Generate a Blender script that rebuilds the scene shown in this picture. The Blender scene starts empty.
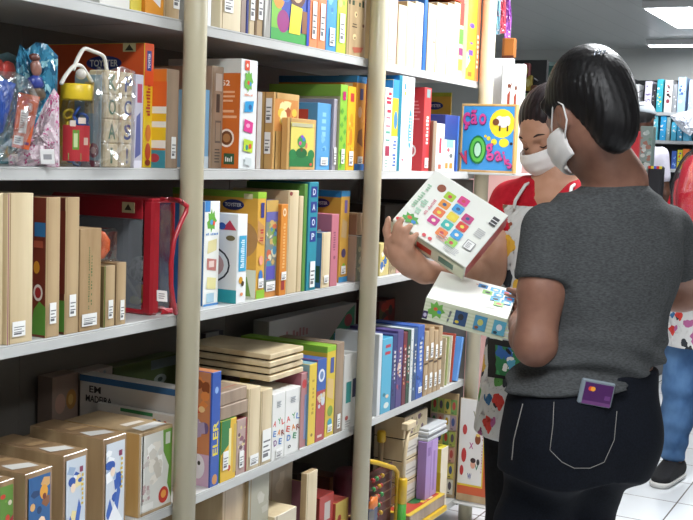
import bpy, bmesh, math, random
import numpy as np
from mathutils import Vector, Matrix
from mathutils.bvhtree import BVHTree

SC = bpy.context.scene
COL = SC.collection
random.seed(7)

# ------------------------------------------------------------------ camera
F_PX, CX, CY = 1100.0, 346.5, 260.0
CAM = np.array([0.0, -1.5076, 1.365])
RC = np.array([[0.47069138, 0.06638468, -0.87979697],      # rows: world axes seen in camera space
               [-0.88150895, 0.07754424, -0.46575622],
               [0.03730411, 0.99477634, 0.0950181]])
def ray(u, v): return RC @ np.array([(u-CX)/F_PX, -(v-CY)/F_PX, -1.0])
def at(u, v, Z): return CAM + Z*ray(u, v)
def ony(u, v, y): r = ray(u, v); return CAM + r*(y-CAM[1])/r[1]
def onx(u, v, x): r = ray(u, v); return CAM + r*(x-CAM[0])/r[0]
def onz(u, v, z): r = ray(u, v); return CAM + r*(z-CAM[2])/r[2]
def camvec(x, y, z): return RC @ np.array([x, y, -z])      # right, up, away

cd = bpy.data.cameras.new('camera'); cam = bpy.data.objects.new('camera', cd); COL.objects.link(cam)
cd.sensor_fit = 'HORIZONTAL'; cd.sensor_width = 36.0; cd.lens = 36.0*F_PX/693.0; cd.clip_start = 0.05
U_, S_, V_ = np.linalg.svd(RC)
RO = U_ @ V_
m4 = Matrix.Identity(4)
for i in range(3):
    for j in range(3): m4[i][j] = RO[i, j]
    m4[i][3] = CAM[i]
cam.matrix_world = m4
SC.camera = cam
SC.view_settings.view_transform = 'Standard'; SC.view_settings.look = 'None'
SC.view_settings.exposure = 0.1; SC.view_settings.gamma = 1.0

# ------------------------------------------------------------------ materials
def lin(c):
    if isinstance(c, str):
        c = c.lstrip('#'); c = [int(c[i:i+2], 16)/255 for i in (0, 2, 4)]
    return tuple((x/12.92 if x <= .04045 else ((x+.055)/1.055)**2.4) for x in c) + (1.0,)
MATS = {}
def _new(name):
    m = bpy.data.materials.new(name); m.use_nodes = True
    return m, m.node_tree.nodes, m.node_tree.links, m.node_tree.nodes['Principled BSDF']
def mat(c, rough=.42, metal=0.0, coat=0.0, key=None, spec=.5):
    k = (c, rough, metal, coat)
    if k in MATS: return MATS[k]
    m, n, l, b = _new('print_' + str(c).lstrip('#'))
    b.inputs['Base Color'].default_value = lin(c); b.inputs['Roughness'].default_value = rough
    b.inputs['Metallic'].default_value = metal; b.inputs['Coat Weight'].default_value = coat
    b.inputs['Specular IOR Level'].default_value = spec
    MATS[k] = m; return m
def emit(name, c, s):
    m, n, l, b = _new(name)
    b.inputs['Base Color'].default_value = lin(c); b.inputs['Emission Color'].default_value = lin(c); b.inputs['Emission Strength'].default_value = s
    return m
def noisy(name, c1, c2, scale=(20, 20, 20), rough=.6, bump=.0, detail=4, coat=0.0, lo=.35, hi=.65, bscale=1.0, coord='Object', spec=.5, sheen=0):
    k = ('noisy', name)
    if k in MATS: return MATS[k]
    m, n, l, b = _new(name)
    tc = n.new('ShaderNodeTexCoord'); mp = n.new('ShaderNodeMapping'); mp.inputs['Scale'].default_value = scale
    nz = n.new('ShaderNodeTexNoise'); nz.inputs['Scale'].default_value = 1.0; nz.inputs['Detail'].default_value = detail
    rp = n.new('ShaderNodeValToRGB'); rp.color_ramp.elements[0].color = lin(c1); rp.color_ramp.elements[1].color = lin(c2)
    rp.color_ramp.elements[0].position = lo; rp.color_ramp.elements[1].position = hi
    l.new(tc.outputs[coord], mp.inputs[0]); l.new(mp.outputs[0], nz.inputs['Vector']); l.new(nz.outputs['Fac'], rp.inputs[0]); l.new(rp.outputs[0], b.inputs['Base Color'])
    b.inputs['Roughness'].default_value = rough; b.inputs['Coat Weight'].default_value = coat; b.inputs['Coat Roughness'].default_value = .12
    b.inputs['Specular IOR Level'].default_value = spec
    if sheen: b.inputs['Sheen Weight'].default_value = sheen
    if bump:
        bp = n.new('ShaderNodeBump'); bp.inputs['Strength'].default_value = bump; bp.inputs['Distance'].default_value = .002*bscale
        l.new(nz.outputs['Fac'], bp.inputs['Height']); l.new(bp.outputs[0], b.inputs['Normal'])
    MATS[k] = m; return m
def clear(name, tint='#ffffff', fac=.82, rough=.12):
    k = ('clear', name)
    if k in MATS: return MATS[k]
    m, n, l, b = _new(name)
    tr = n.new('ShaderNodeBsdfTransparent'); tr.inputs[0].default_value = lin(tint)
    n.remove(b); b = n.new('ShaderNodeBsdfGlossy'); b.inputs['Color'].default_value = lin('#e6e9ec'); b.inputs['Roughness'].default_value = rough
    lw = n.new('ShaderNodeLayerWeight'); lw.inputs[0].default_value = .35
    tc = n.new('ShaderNodeTexCoord'); nz = n.new('ShaderNodeTexNoise'); nz.inputs['Scale'].default_value = 28; nz.inputs['Detail'].default_value = 3
    bp = n.new('ShaderNodeBump'); bp.inputs['Strength'].default_value = .3; bp.inputs['Distance'].default_value = .004
    l.new(tc.outputs['Object'], nz.inputs['Vector']); l.new(nz.outputs['Fac'], bp.inputs['Height']); l.new(bp.outputs[0], b.inputs['Normal']); l.new(bp.outputs[0], lw.inputs['Normal'])
    mr = n.new('ShaderNodeMapRange'); mr.inputs['From Min'].default_value = 0; mr.inputs['From Max'].default_value = 1
    mr.inputs['To Min'].default_value = fac; mr.inputs['To Max'].default_value = .4
    l.new(lw.outputs['Facing'], mr.inputs['Value'])
    mx = n.new('ShaderNodeMixShader'); l.new(mr.outputs[0], mx.inputs[0]); l.new(b.outputs[0], mx.inputs[1]); l.new(tr.outputs[0], mx.inputs[2])
    l.new(mx.outputs[0], n['Material Output'].inputs['Surface'])
    MATS[k] = m; return m
def cells(name, base, cols, scale=22, thr=.34, rough=.6, rnd=1.0, coord='Object', thr2=None):
    """printed motif: blobs of several colours scattered on a plain base"""
    k = ('cells', name)
    if k in MATS: return MATS[k]
    m, n, l, b = _new(name)
    tc = n.new('ShaderNodeTexCoord'); nz = n.new('ShaderNodeTexNoise'); nz.inputs['Scale'].default_value = scale*1.3
    ad = n.new('ShaderNodeVectorMath'); ad.operation = 'MULTIPLY_ADD'; ad.inputs[1].default_value = (.05, .05, .05)
    l.new(tc.outputs[coord], nz.inputs['Vector']); l.new(nz.outputs['Color'], ad.inputs[0]); l.new(tc.outputs[coord], ad.inputs[2])
    vo = n.new('ShaderNodeTexVoronoi'); vo.inputs['Scale'].default_value = scale; vo.inputs['Randomness'].default_value = rnd
    l.new(ad.outputs[0], vo.inputs['Vector'])
    rp = n.new('ShaderNodeValToRGB'); rp.color_ramp.interpolation = 'CONSTANT'
    e = rp.color_ramp.elements
    while len(e) < len(cols): e.new(.5)
    for i, c in enumerate(cols): e[i].position = i/len(cols); e[i].color = lin(c)
    sp = n.new('ShaderNodeSeparateColor'); l.new(vo.outputs['Color'], sp.inputs[0]); l.new(sp.outputs[0], rp.inputs[0])
    lt = n.new('ShaderNodeMath'); lt.operation = 'LESS_THAN'; lt.inputs[1].default_value = thr
    l.new(vo.outputs['Distance'], lt.inputs[0])
    mx = n.new('ShaderNodeMix'); mx.data_type = 'RGBA'; mx.inputs['A'].default_value = lin(base)
    l.new(lt.outputs[0], mx.inputs['Factor']); l.new(rp.outputs[0], mx.inputs['B']); l.new(mx.outputs['Result'], b.inputs['Base Color'])
    b.inputs['Roughness'].default_value = rough
    MATS[k] = m; return m

WOODS = {
 'pale': noisy('pale pine wood', '#c9b48e', '#e0cfab', (14, 14, 1.6), .45, .1, coat=.35),
 'pale2': noisy('creamy plywood', '#d8c8a6', '#ece0c4', (12, 12, 1.4), .45, .1, coat=.25),
 'tan': noisy('wrapped tan wood', '#a78c68', '#c6ac85', (16, 16, 1.8), .35, .15, coat=.6),
 'brown': noisy('brown pressed wood', '#8a6d4f', '#a58763', (16, 16, 2), .4, .12, coat=.5),
 'honey': noisy('honey coloured wood', '#bd9253', '#d9b478', (12, 12, 1.5), .4, .1, coat=.3),
 'mdf': noisy('grey brown fibreboard', '#8f7b69', '#a8927c', (30, 30, 4), .5, .1, coat=.3),
}
KRAFT = noisy('kraft cardboard', '#9c7f59', '#ad9069', (40, 40, 8), .7, .05)
def M(c):
    if not isinstance(c, str): return c
    if c in WOODS: return WOODS[c]
    if c == 'kraft': return KRAFT
    return mat(c, .4, 0, .15)

# ------------------------------------------------------------------ mesh builder
TXT = {}
def text_geo(s):
    if s in TXT: return TXT[s]
    cu = bpy.data.curves.new('t', 'FONT'); cu.body = s; cu.resolution_u = 3; cu.offset = .022
    ob = bpy.data.objects.new('t', cu); COL.objects.link(ob)
    dg = bpy.context.evaluated_depsgraph_get(); me = bpy.data.meshes.new_from_object(ob.evaluated_get(dg))
    vs = np.array([v.co[:2] for v in me.vertices]); fs = [tuple(p.vertices) for p in me.polygons]
    mn, mx = vs.min(0), vs.max(0); vs = (vs-mn)/np.maximum(mx-mn, 1e-6)
    bpy.data.objects.remove(ob); bpy.data.curves.remove(cu); bpy.data.meshes.remove(me)
    TXT[s] = (vs, fs); return TXT[s]

class MB:
    def __init__(s): s.v = []; s.f = []; s.mi = []; s.ms = []; s.sm = []
    def m(s, mt):
        mt = M(mt)
        if mt not in s.ms: s.ms.append(mt)
        return s.ms.index(mt)
    def add(s, vs, fs, mt, smooth=False):
        o = len(s.v); k = s.m(mt); s.v += [tuple(map(float, p)) for p in vs]
        for f in fs: s.f.append([i+o for i in f]); s.mi.append(k); s.sm.append(smooth)
        return s
    def box(s, lo, hi, mt, bev=.0015, faces=None, fr=None):
        """bevelled box lo..hi; faces maps '-X' etc to a material; fr = 4x4 frame"""
        bm = bmesh.new(); bmesh.ops.create_cube(bm, size=1)
        lo = np.array(lo, float); hi = np.array(hi, float); c = (lo+hi)/2; d = hi-lo
        for v in bm.verts: v.co = Vector((c[0]+v.co.x*d[0], c[1]+v.co.y*d[1], c[2]+v.co.z*d[2]))
        if bev: bmesh.ops.bevel(bm, geom=bm.edges[:], offset=min(bev, d.min()*.3), segments=1, affect='EDGES', profile=.5)
        bm.normal_update(); o = len(s.v)
        for v in bm.verts: s.v.append(tuple((fr @ v.co) if fr is not None else v.co))
        for f in bm.faces:
            key = None; n = f.normal
            for i, a in enumerate('XYZ'):
                if abs(n[i]) > .9: key = ('+' if n[i] > 0 else '-')+a
            mm = faces.get(key, mt) if faces else mt
            s.f.append([v.index+o for v in f.verts]); s.mi.append(s.m(mm)); s.sm.append(False)
        bm.free(); return s
    def tube(s, pts, r, mt, seg=10, closed=False, caps=True):
        pts = [Vector(p) for p in pts]; n = len(pts); rr = r if isinstance(r, (list, tuple)) else [r]*n
        vs = []; prev = None
        for i, p in enumerate(pts):
            a = pts[(i-1) % n] if (i > 0 or closed) else p; b = pts[(i+1) % n] if (i < n-1 or closed) else p
            t = (b-a).normalized() if (b-a).length > 1e-9 else Vector((0, 0, 1))
            if prev is None:
                up = Vector((0, 0, 1)) if abs(t.z) < .9 else Vector((1, 0, 0)); x = t.cross(up).normalized()
            else: x = (prev - t*prev.dot(t)).normalized()
            prev = x; y = t.cross(x)
            for k in range(seg):
                th = 2*math.pi*k/seg; vs.append(p + (x*math.cos(th)+y*math.sin(th))*rr[i])
        fs = []
        for i in range(n if closed else n-1):
            j = (i+1) % n
            for k in range(seg): fs.append([i*seg+k, i*seg+(k+1) % seg, j*seg+(k+1) % seg, j*seg+k])
        if caps and not closed: fs.append(list(range(seg))[::-1]); fs.append([(n-1)*seg+k for k in range(seg)])
        return s.add(vs, fs, mt, True)
    def lathe(s, c, prof, mt, seg=28, fr=None):
        vs = []; n = len(prof)
        for r, z in prof:
            for k in range(seg):
                th = 2*math.pi*k/seg; p = Vector((c[0]+r*math.cos(th), c[1]+r*math.sin(th), c[2]+z)); vs.append(fr @ p if fr is not None else p)
        fs = [[i*seg+k, i*seg+(k+1) % seg, (i+1)*seg+(k+1) % seg, (i+1)*seg+k] for i in range(n-1) for k in range(seg)]
        fs.append(list(range(seg))[::-1]); fs.append([(n-1)*seg+k for k in range(seg)])
        return s.add(vs, fs, mt, True)
    def blob(s, c, r, mt, seg=14, rings=8, R=None, wob=0, seed=0):
        rnd = random.Random(seed); vs = []; ph = [rnd.random()*6 for _ in range(4)]
        for i in range(rings+1):
            a = math.pi*i/rings
            for k in range(seg):
                th = 2*math.pi*k/seg; w = 1+wob*(math.sin(3*th+ph[0]+2*a)*.6+math.sin(5*th+ph[1]-3*a)*.4+.5*math.sin(7*a+ph[2]+th))*math.sin(a)
                p = Vector((r[0]*math.sin(a)*math.cos(th)*w, r[1]*math.sin(a)*math.sin(th)*w, r[2]*math.cos(a)*w))
                vs.append(Vector(c)+(R @ p if R is not None else p))
        fs = [[i*seg+k, (i+1)*seg+k, (i+1)*seg+(k+1) % seg, i*seg+(k+1) % seg] for i in range(rings) for k in range(seg)]
        return s.add(vs, fs, mt, True)
    # flat prints on a face frame (o, ux, uy, n, W, H)
    def poly(s, fr, pts, mt, lift):
        o, ux, uy, n, W, H = fr
        vs = [o+ux*(p[0]*W)+uy*(p[1]*H)+n*lift for p in pts]
        return s.add(vs, [list(range(len(pts)))], mt)
    def text(s, fr, u, v, w, h, mt, txt, rot, lift):
        o, ux, uy, n, W, H = fr; vs, fs = text_geo(txt)
        c = o+ux*(u*W)+uy*(v*H)+n*lift; a = math.radians(rot); e1 = ux*math.cos(a)+uy*math.sin(a); e2 = uy*math.cos(a)-ux*math.sin(a)
        if abs(math.cos(a)) > .7: tw, th = w*W, h*H
        else: tw, th = w*H, h*W
        return s.add([c+e1*((p[0]-.5)*tw)+e2*((p[1]-.5)*th) for p in vs], fs, mt)
    def greek(s, fr, u, v, w, h, mt, n, rot, lift):
        """lettering too small to read in the photo: a row of uneven strokes"""
        o, ux, uy, nn, W, H = fr; rr = random.Random(n*13+int(u*97)+int(v*71))
        c = o+ux*(u*W)+uy*(v*H)+nn*lift; a = math.radians(rot); e1 = ux*math.cos(a)+uy*math.sin(a); e2 = uy*math.cos(a)-ux*math.sin(a)
        tw, th = (w*W, h*H) if abs(math.cos(a)) > .7 else (w*H, h*W); x = -tw/2; st = tw/n
        for i in range(n):
            if rr.random() < .12 and i: x += st; continue
            y0 = -th/2; y1 = th*(.05+.45*rr.random()); ww = st*(.5+.25*rr.random())
            s.add([c+e1*x+e2*y0, c+e1*(x+ww)+e2*y0, c+e1*(x+ww)+e2*y1, c+e1*x+e2*y1], [[0, 1, 2, 3]], mt); x += st
    def deco(s, frames, items):
        for i, it in enumerate(items):
            k, f = it[0], frames[it[1]]; lift = .00013*(i+1)
            if k == 'r':
                _, _, u, v, w, h, c = it; s.poly(f, [(u, v), (u+w, v), (u+w, v+h), (u, v+h)], c, lift)
            elif k == 'e':
                _, _, u, v, w, h, c = it; s.poly(f, [(u+w/2*math.cos(t*math.pi/9), v+h/2*math.sin(t*math.pi/9)) for t in range(18)], c, lift)
            elif k == 'o':
                _, _, u, v, w, h, c, c2 = it
                s.poly(f, [(u+w/2*math.cos(t*math.pi/10), v+h/2*math.sin(t*math.pi/10)) for t in range(20)], c, lift)
                s.poly(f, [(u+w*.35*math.cos(t*math.pi/10), v+h*.35*math.sin(t*math.pi/10)) for t in range(20)], c2, lift+.00006)
            elif k == 'p': s.poly(f, it[2], it[3], lift)
            elif k == 't':
                _, _, u, v, w, h, c, tx, rot = it
                if tx[0] == '~': s.greek(f, u, v, w, h, c, int(tx[1:]), rot, lift)
                else: s.text(f, u, v, w, h, c, tx, rot, lift)
            elif k == 'l':
                _, _, u, v, w, h, n, c = it
                for j in range(n):
                    rr = random.Random(j*7+n); ww = w*(.6+.4*rr.random()); y = v+h*(j+.25)/n
                    s.poly(f, [(u, y), (u+ww, y), (u+ww, y+h*.45/n), (u, y+h*.45/n)], c, lift)
            elif k == 'b':
                _, _, u, v, w, h, n, cs, sd = it; rr = random.Random(sd); asp = f[4]/f[5]
                for j in range(n):
                    x = u+w*(.12+.76*rr.random()); y = v+h*(.08+.84*rr.random()); a = min(w*f[4], h*f[5])*(.10+.17*rr.random()); b = a*(.6+.6*rr.random()); t0 = rr.random()*3
                    q = rr.choice((5, 8, 10, 4)); c = rr.choice(cs)
                    ax, by = min(a/f[4], w*.5), min(b/f[5], h*.5)
                    s.poly(f, [(min(max(x+ax*math.cos(t0+t*2*math.pi/q), u), u+w), min(max(y+by*math.sin(t0+t*2*math.pi/q), v), v+h)) for t in range(q)], c, lift+.000005*j)
        return s
    def build(s, name, parent=None, loc=None):
        me = bpy.data.meshes.new(name); vs = s.v
        if loc is not None: vs = [(p[0]-loc[0], p[1]-loc[1], p[2]-loc[2]) for p in vs]
        me.from_pydata(vs, [], s.f)
        for m_ in s.ms: me.materials.append(m_)
        me.polygons.foreach_set('material_index', s.mi); me.polygons.foreach_set('use_smooth', s.sm); me.update()
        ob = bpy.data.objects.new(name, me); COL.objects.link(ob)
        if parent is not None:
            ob.parent = parent
            if loc is not None and parent.type == 'EMPTY': pass
        elif loc is not None: ob.location = loc
        return ob
def tag(o, label=None, cat=None, group=None, kind=None):
    if label: o['label'] = label
    if cat: o['category'] = cat
    if group: o['group'] = group
    if kind: o['kind'] = kind
    return o
def empty(name, loc, label=None, cat=None, group=None):
    o = bpy.data.objects.new(name, None); COL.objects.link(o); o.location = loc; o.empty_display_size = .05
    return tag(o, label, cat, group)
def vv(p): return Vector([float(x) for x in p])
def part(mb, name, root, label=None):
    """child whose coordinates were written in world space"""
    loc = root.location
    me_ob = mb.build(name, root, loc=tuple(loc)); 
    if label: me_ob['label'] = label
    return me_ob
# ------------------------------------------------------------------ room
STEEL = noisy('shelf enamel', '#b9bab8', '#c6c7c5', (3, 3, 3), .38, .0)
BACKP = noisy('shelf back enamel', '#6c6862', '#76726b', (3, 3, 3), .55, .0)
POSTM = noisy('beige post enamel', '#bdb498', '#c6bda2', (5, 5, 2), .33, 0, coat=.2)

def structure(mb, name):
    return tag(mb.build(name), kind='structure')
# floor tiles
fm, n, l, b = _new('white floor tiles')
tc = n.new('ShaderNodeTexCoord'); mp = n.new('ShaderNodeMapping'); br = n.new('ShaderNodeTexBrick')
mp.inputs['Location'].default_value = (-4.22+.155*0, .68, 0)
br.offset = 0; br.inputs['Scale'].default_value = 1; br.inputs['Brick Width'].default_value = .31; br.inputs['Row Height'].default_value = .31
br.inputs['Mortar Size'].default_value = .0032; br.inputs['Mortar Smooth'].default_value = .1
br.inputs['Color1'].default_value = lin('#dfe3e6'); br.inputs['Color2'].default_value = lin('#e6e9eb'); br.inputs['Mortar'].default_value = lin('#77706c')
l.new(tc.outputs['Object'], mp.inputs[0]); l.new(mp.outputs[0], br.inputs['Vector']); l.new(br.outputs['Color'], b.inputs['Base Color'])
b.inputs['Roughness'].default_value = .22
X0, X1, Y0, Y1, ZC = -2.0, 10.6, -3.4, 3.6, 2.47
structure(MB().box((X0, Y0, -.1), (X1, Y1, 0), fm, 0), 'floor')
# ceiling of narrow PVC boards
cm, n, l, b = _new('pvc ceiling boards')
tc = n.new('ShaderNodeTexCoord'); wv = n.new('ShaderNodeTexWave'); wv.bands_direction = 'Y'; wv.wave_profile = 'SAW'; wv.inputs['Scale'].default_value = 1/.2*.31416
rp = n.new('ShaderNodeValToRGB'); e = rp.color_ramp.elements; e[0].position = 0; e[0].color = lin('#8a8d8c'); e[1].position = .06; e[1].color = lin('#a9acab')
q = e.new(.95); q.color = lin('#a9acab')
l.new(tc.outputs['Object'], wv.inputs['Vector']); l.new(wv.outputs['Fac'], rp.inputs[0]); l.new(rp.outputs[0], b.inputs['Base Color']); b.inputs['Roughness'].default_value = .3
structure(MB().box((X0, Y0, ZC), (X1, Y1, ZC+.08), cm, 0), 'ceiling')
WALLM = noisy('painted wall', '#b3b5b2', '#bbbdba', (2, 2, 2), .7)
WALLD = noisy('darkened unseen wall', '#5f5a55', '#6f6a64', (2, 2, 2), .7)  # unseen right and front walls, darkened to cut bounced light
structure(MB().box((X1, Y0, 0), (X1+.1, Y1, ZC), WALLM, 0), 'wall_back')
structure(MB().box((X0, Y1, 0), (X1, Y1+.1, ZC), WALLM, 0), 'wall_left')
structure(MB().box((X0, Y0-.1, 0), (X1, Y0, ZC), WALLD, 0), 'wall_right')
structure(MB().box((X0-.1, Y0, 0), (X0, Y1, ZC), WALLD, 0), 'wall_front')

# ------------------------------------------------------------------ the long shelf unit
PX = [1.13, 2.034, 2.942, 3.838]
LV = {'A': 1.651, 'B': 1.320, 'C': .986, 'D': .540, 'E': .085}
DEP = .47
DARKP = mat('#4a4540', .6)
shelf = empty('shelf_unit', (2.5, .2, 0), 'long grey steel shelf unit with round beige posts, packed with toys and games', 'shelf unit')
for i, x in enumerate(PX):
    part(MB().lathe((x, -.028, 0), [(.0265, 0), (.0265, 2.12), (.02, 2.13)], POSTM, 28), 'post', shelf, 'round beige front post')
    part(MB().box((x-.02, DEP, 0), (x+.02, DEP+.03, 2.12), BACKP, .002), 'back_upright', shelf)
for i in range(3):
    a, c = PX[i]+.004, PX[i+1]-.004
    if i == 0: a -= .9
    if i == 0: a = PX[0]+.004
    for k, z in LV.items():
        mb = MB().box((a, 0, z-.004), (c, DEP, z), STEEL, .0008)
        mb.box((a, 0, z-.025), (c, .004, z-.0045), STEEL, .0008)          # folded front lip
        mb.box((a, .02, z-.02), (c, .024, z-.0045), STEEL, 0)
        part(mb, 'shelf_board', shelf)
    part(MB().box((a, DEP+.002, .05), (c, DEP+.008, 2.1), BACKP, 0), 'back_panel', shelf)

part(MB().box((PX[3]-.004, .004, .05), (PX[3]+.004, DEP, LV['B']-.03), BACKP, .001), 'side_panel', shelf)
# ------------------------------------------------------------------ boxes on the shelves
SPEC = []
def I(row, ua, ub, vt, s, d, sp, cv, name, cat, label, deco=(), st=(), zb=None, h=None, top=None, group=None, front=None):
    z0 = LV[row] if zb is None else zb
    vb = 168
    y = s
    # vertical reference half way up
    if h is None:
        p = ony(ub, vt, y); z1 = p[2]
    else: z1 = z0+h
    # image row of the middle height at this place
    xa = ony(ua, 200, y)[0]; zm = (z0+z1)/2
    def u_x(u):
        v = 200.0
        for _ in range(6):
            p = ony(u, v, y); v += (p[2]-zm)*F_PX/max(.5, (p-CAM) @ (-RC[:, 2]))
        return ony(u, v, y)[0]
    SPEC.append(dict(row=row, x0=u_x(ua), x1=u_x(ub), y0=y, y1=min(y+d, DEP-.004), z0=z0+.0004, z1=z1, sp=sp, cv=cv, name=name, cat=cat, label=label, deco=deco, st=st, top=top, group=group))
    return SPEC[-1]
STK = '#f1f1ee'
def build_specs():
    rows = {}
    for s in SPEC: rows.setdefault(s['row'], []).append(s)
    for r in rows.values():
        r.sort(key=lambda s: s['x0'])
        for i, s in enumerate(r):
            for t in r[:i]:
                if t['y0'] < s['y1']-1e-4 and s['y0'] < t['y1']-1e-4 and t['z0'] < s['z1']-1e-4 and s['z0'] < t['z1']-1e-4:
                    if s['x0'] < t['x1']+.0008:
                        if t['x0'] > s['x0']-.002 and t['x1']-s['x0'] > .7*(s['x1']-s['x0']): # same slot: one stands behind the other
                            print('STACK?', s['label'], '|', t['label'])
                        s['x0'] = t['x1']+.0008
            s['x1'] = min(s['x1'], PX[3]-.006) if s['row'] in 'CDE' or s['y0'] > .05 else s['x1']
            nx = {'E': 'D', 'D': 'C', 'C': 'B', 'B': 'A'}.get(s['row'])
            if nx: s['z1'] = min(s['z1'], LV[nx]-.03)
            if s['x1'] < s['x0']+.004: print('THIN', s['label'], s['x0'], s['x1']); s['x1'] = s['x0']+.004
    for s in SPEC: make_box(s)
def make_box(s):
    x0, x1, y0, y1, z0, z1 = (s[k] for k in ('x0', 'x1', 'y0', 'y1', 'z0', 'z1'))
    sp, cv = s['sp'], s['cv']; top = s['top'] or cv
    loc = ((x0+x1)/2, (y0+y1)/2, z0)
    mb = MB()
    mb.box((x0, y0, z0), (x1, y1, z1), M(sp), .0012, {'-Y': M(sp), '+Y': M(sp), '-X': M(cv), '+X': M(cv), '+Z': M(top), '-Z': M(top)})
    V3 = lambda *a: Vector(a)
    fr = {'S': (V3(x0, y0, z0), V3(1, 0, 0), V3(0, 0, 1), V3(0, -1, 0), x1-x0, z1-z0),
          'C': (V3(x0, y1, z0), V3(0, -1, 0), V3(0, 0, 1), V3(-1, 0, 0), y1-y0, z1-z0),
          'T': (V3(x0, y0, z1), V3(1, 0, 0), V3(0, 1, 0), V3(0, 0, 1), x1-x0, y1-y0)}
    if s['name'].startswith('wooden'):
        # lid groove and end grain line of a slide-lid wooden box
        mb.deco(fr, [('r', 'S', .08, 0, .04, 1, '#8f7650')])
    mb.deco(fr, [tuple(x) for x in s['deco']])
    ob = mb.build(s['name'], None, loc)
    tag(ob, s['label'], s['cat'], s['group'] or {'A': 'boxes on the top shelf', 'B': 'boxes on the eye-level shelf', 'C': 'boxes on the middle shelf', 'D': 'boxes on the lower shelf', 'E': 'toys on the bottom shelf'}[s['row']])
    for f, u, v, w, h in s['st']:
        k = MB(); o, ux, uy, n, W, H = fr[f]
        c0 = o+ux*(u*W)+uy*(v*H)+n*.002; a, c = ux*(w*W), uy*(h*H)
        e = n*.0008
        vs = [c0, c0+a, c0+a+c, c0+c]; vs = vs+[p+e for p in vs]
        k.add(vs, [[3, 2, 1, 0], [4, 5, 6, 7], [0, 1, 5, 4], [1, 2, 6, 5], [2, 3, 7, 6], [3, 0, 4, 7]], STK)
        f2 = (c0+e, ux, uy, n, w*W, h*H)
        k.deco({'Q': f2}, [('r', 'Q', .1, .12+.16*j, .6+.2*(j % 2), .05 if j else .12, '#6d6d70') for j in range(4)])
        kk = k.build('price_sticker', ob, loc); kk['label'] = 'white price sticker'
    s['ob'] = ob; return ob

ART = ['#e2433b', '#f4c531', '#3b8fd0', '#5ab14a', '#e88a2e', '#c94b94', '#f3efe6']
PALEG = ['#d9cfae', '#cdbd8e', '#e7dfc6']
# ---- row A, top shelf
H = .29
I('A', 101, 131, None, .02, .22, '#dcdad4', '#cfcdc6', 'puzzle_box', 'box', 'plastic-wrapped white box at the near end of the top shelf', [('l', 'S', .1, .1, .7, .3, 6, '#b9b7b2')], h=H)
I('A', 132, 143, None, .02, .22, '#d8c74c', '#d8c74c', 'game_box', 'box', 'thin yellow box beside the wrapped white box on the top shelf', h=H)
I('A', 143.5, 165, None, .01, .22, '#e0952f', '#c77b22', 'game_box', 'box', 'orange-yellow box with a white sheet on its spine, left of the near post', [('p', 'S', [(.25, .12), (.8, .06), (.9, .3), (.3, .36)], '#ece9ef'), ('l', 'S', .35, .14, .4, .12, 3, '#9a8fb0')], h=H)
I('A', 165.5, 180.5, None, .012, .22, 'tan', 'tan', 'wooden_puzzle', 'puzzle', 'pale wood puzzle with a white label, just left of the near post', st=[('S', .55, .08, .4, .2)], h=H)
I('A', 207, 212.5, None, .01, .2, '#e9edf0', '#cfd6da', 'game_box', 'box', 'narrow white box just right of the near post, top shelf', h=H)
I('A', 213, 221, None, .03, .2, '#7c1f35', '#4b5a35', 'picture_book', 'book', 'dark red book with a green picture above, set back on the top shelf', [('r', 'S', .1, .42, .9, .3, '#3f6a45'), ('r', 'S', .1, 0, .9, .05, '#d8a877')], h=.28)
I('A', 221.6, 242, None, .005, .23, 'pale2', 'pale2', 'wooden_puzzle', 'puzzle', 'thick pale wooden puzzle with a white sticker, top shelf right of the near post', st=[('S', .16, .14, .42, .16)], h=H)
I('A', 242.5, 247.3, None, .008, .2, '#9c8a7d', '#8d7d70', 'puzzle_book', 'book', 'grey-brown thin box between pale wood and a navy spine', h=H)
I('A', 247.7, 250, None, .006, .2, '#2b377e', '#2b377e', 'puzzle_book', 'book', 'very thin navy spine on the top shelf', h=H)
I('A', 250.4, 256, None, .006, .2, 'pale', 'pale', 'wooden_puzzle', 'puzzle', 'slim wooden puzzle with a tall sticker, right of the navy spine', st=[('S', .1, .12, .75, .3)], h=H)
I('A', 256.5, 264, None, .004, .2, 'tan', '#7b6045', 'wooden_puzzle', 'puzzle', 'tan wooden puzzle with a tall sticker, left of the grey plastic pack', [('r', 'S', 0, 0, .2, 1, '#7b6045')], st=[('S', .3, .14, .6, .3)], h=H)
I('A', 264.5, 272, None, .0, .2, '#a5a39c', '#8f8d88', 'plastic_pack', 'pack', 'crumpled grey clear plastic pack left of the cartoon box', [('p', 'S', [(.1, 0), (.5, .3), (.3, 1), (.05, .6)], '#d3d2cd'), ('p', 'S', [(.6, .1), (.9, .4), (.8, .9), (.6, .5)], '#6f6d69')], h=H)
s = I('A', 272.5, 310, None, .0, .08, '#2747a8', '#3a9a4a', 'cartoon_game_box', 'box', 'wide box with a bright cartoon of children, top shelf', [
    ('r', 'S', 0, 0, 1, .1, '#46a850'), ('r', 'S', .0, .1, .25, .35, '#7fc244'), ('e', 'S', .3, .17, .32, .2, '#9b2f7d'), ('e', 'S', .18, .38, .3, .22, '#e8952f'),
    ('e', 'S', .2, .6, .4, .2, '#f0c62f'), ('e', 'S', .35, .42, .3, .16, '#3a6fc4'), ('e', 'S', .66, .5, .5, .38, '#5b2f20'), ('e', 'S', .66, .5, .36, .28, '#e6b58d'), ('e', 'S', .58, .52, .04, .04, '#222222'), ('e', 'S', .74, .52, .04, .04, '#222222'),
    ('p', 'S', [(.45, .08), (.75, .08), (.8, .32), (.5, .34)], '#f1de35'), ('r', 'S', .8, .1, .16, .2, '#8f5a35'), ('e', 'S', .3, .85, .4, .2, '#53a84a'), ('e', 'S', .8, .85, .3, .2, '#e88a2e'), ('r', 'S', .93, 0, .07, 1, '#2344b4')], h=H)
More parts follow.
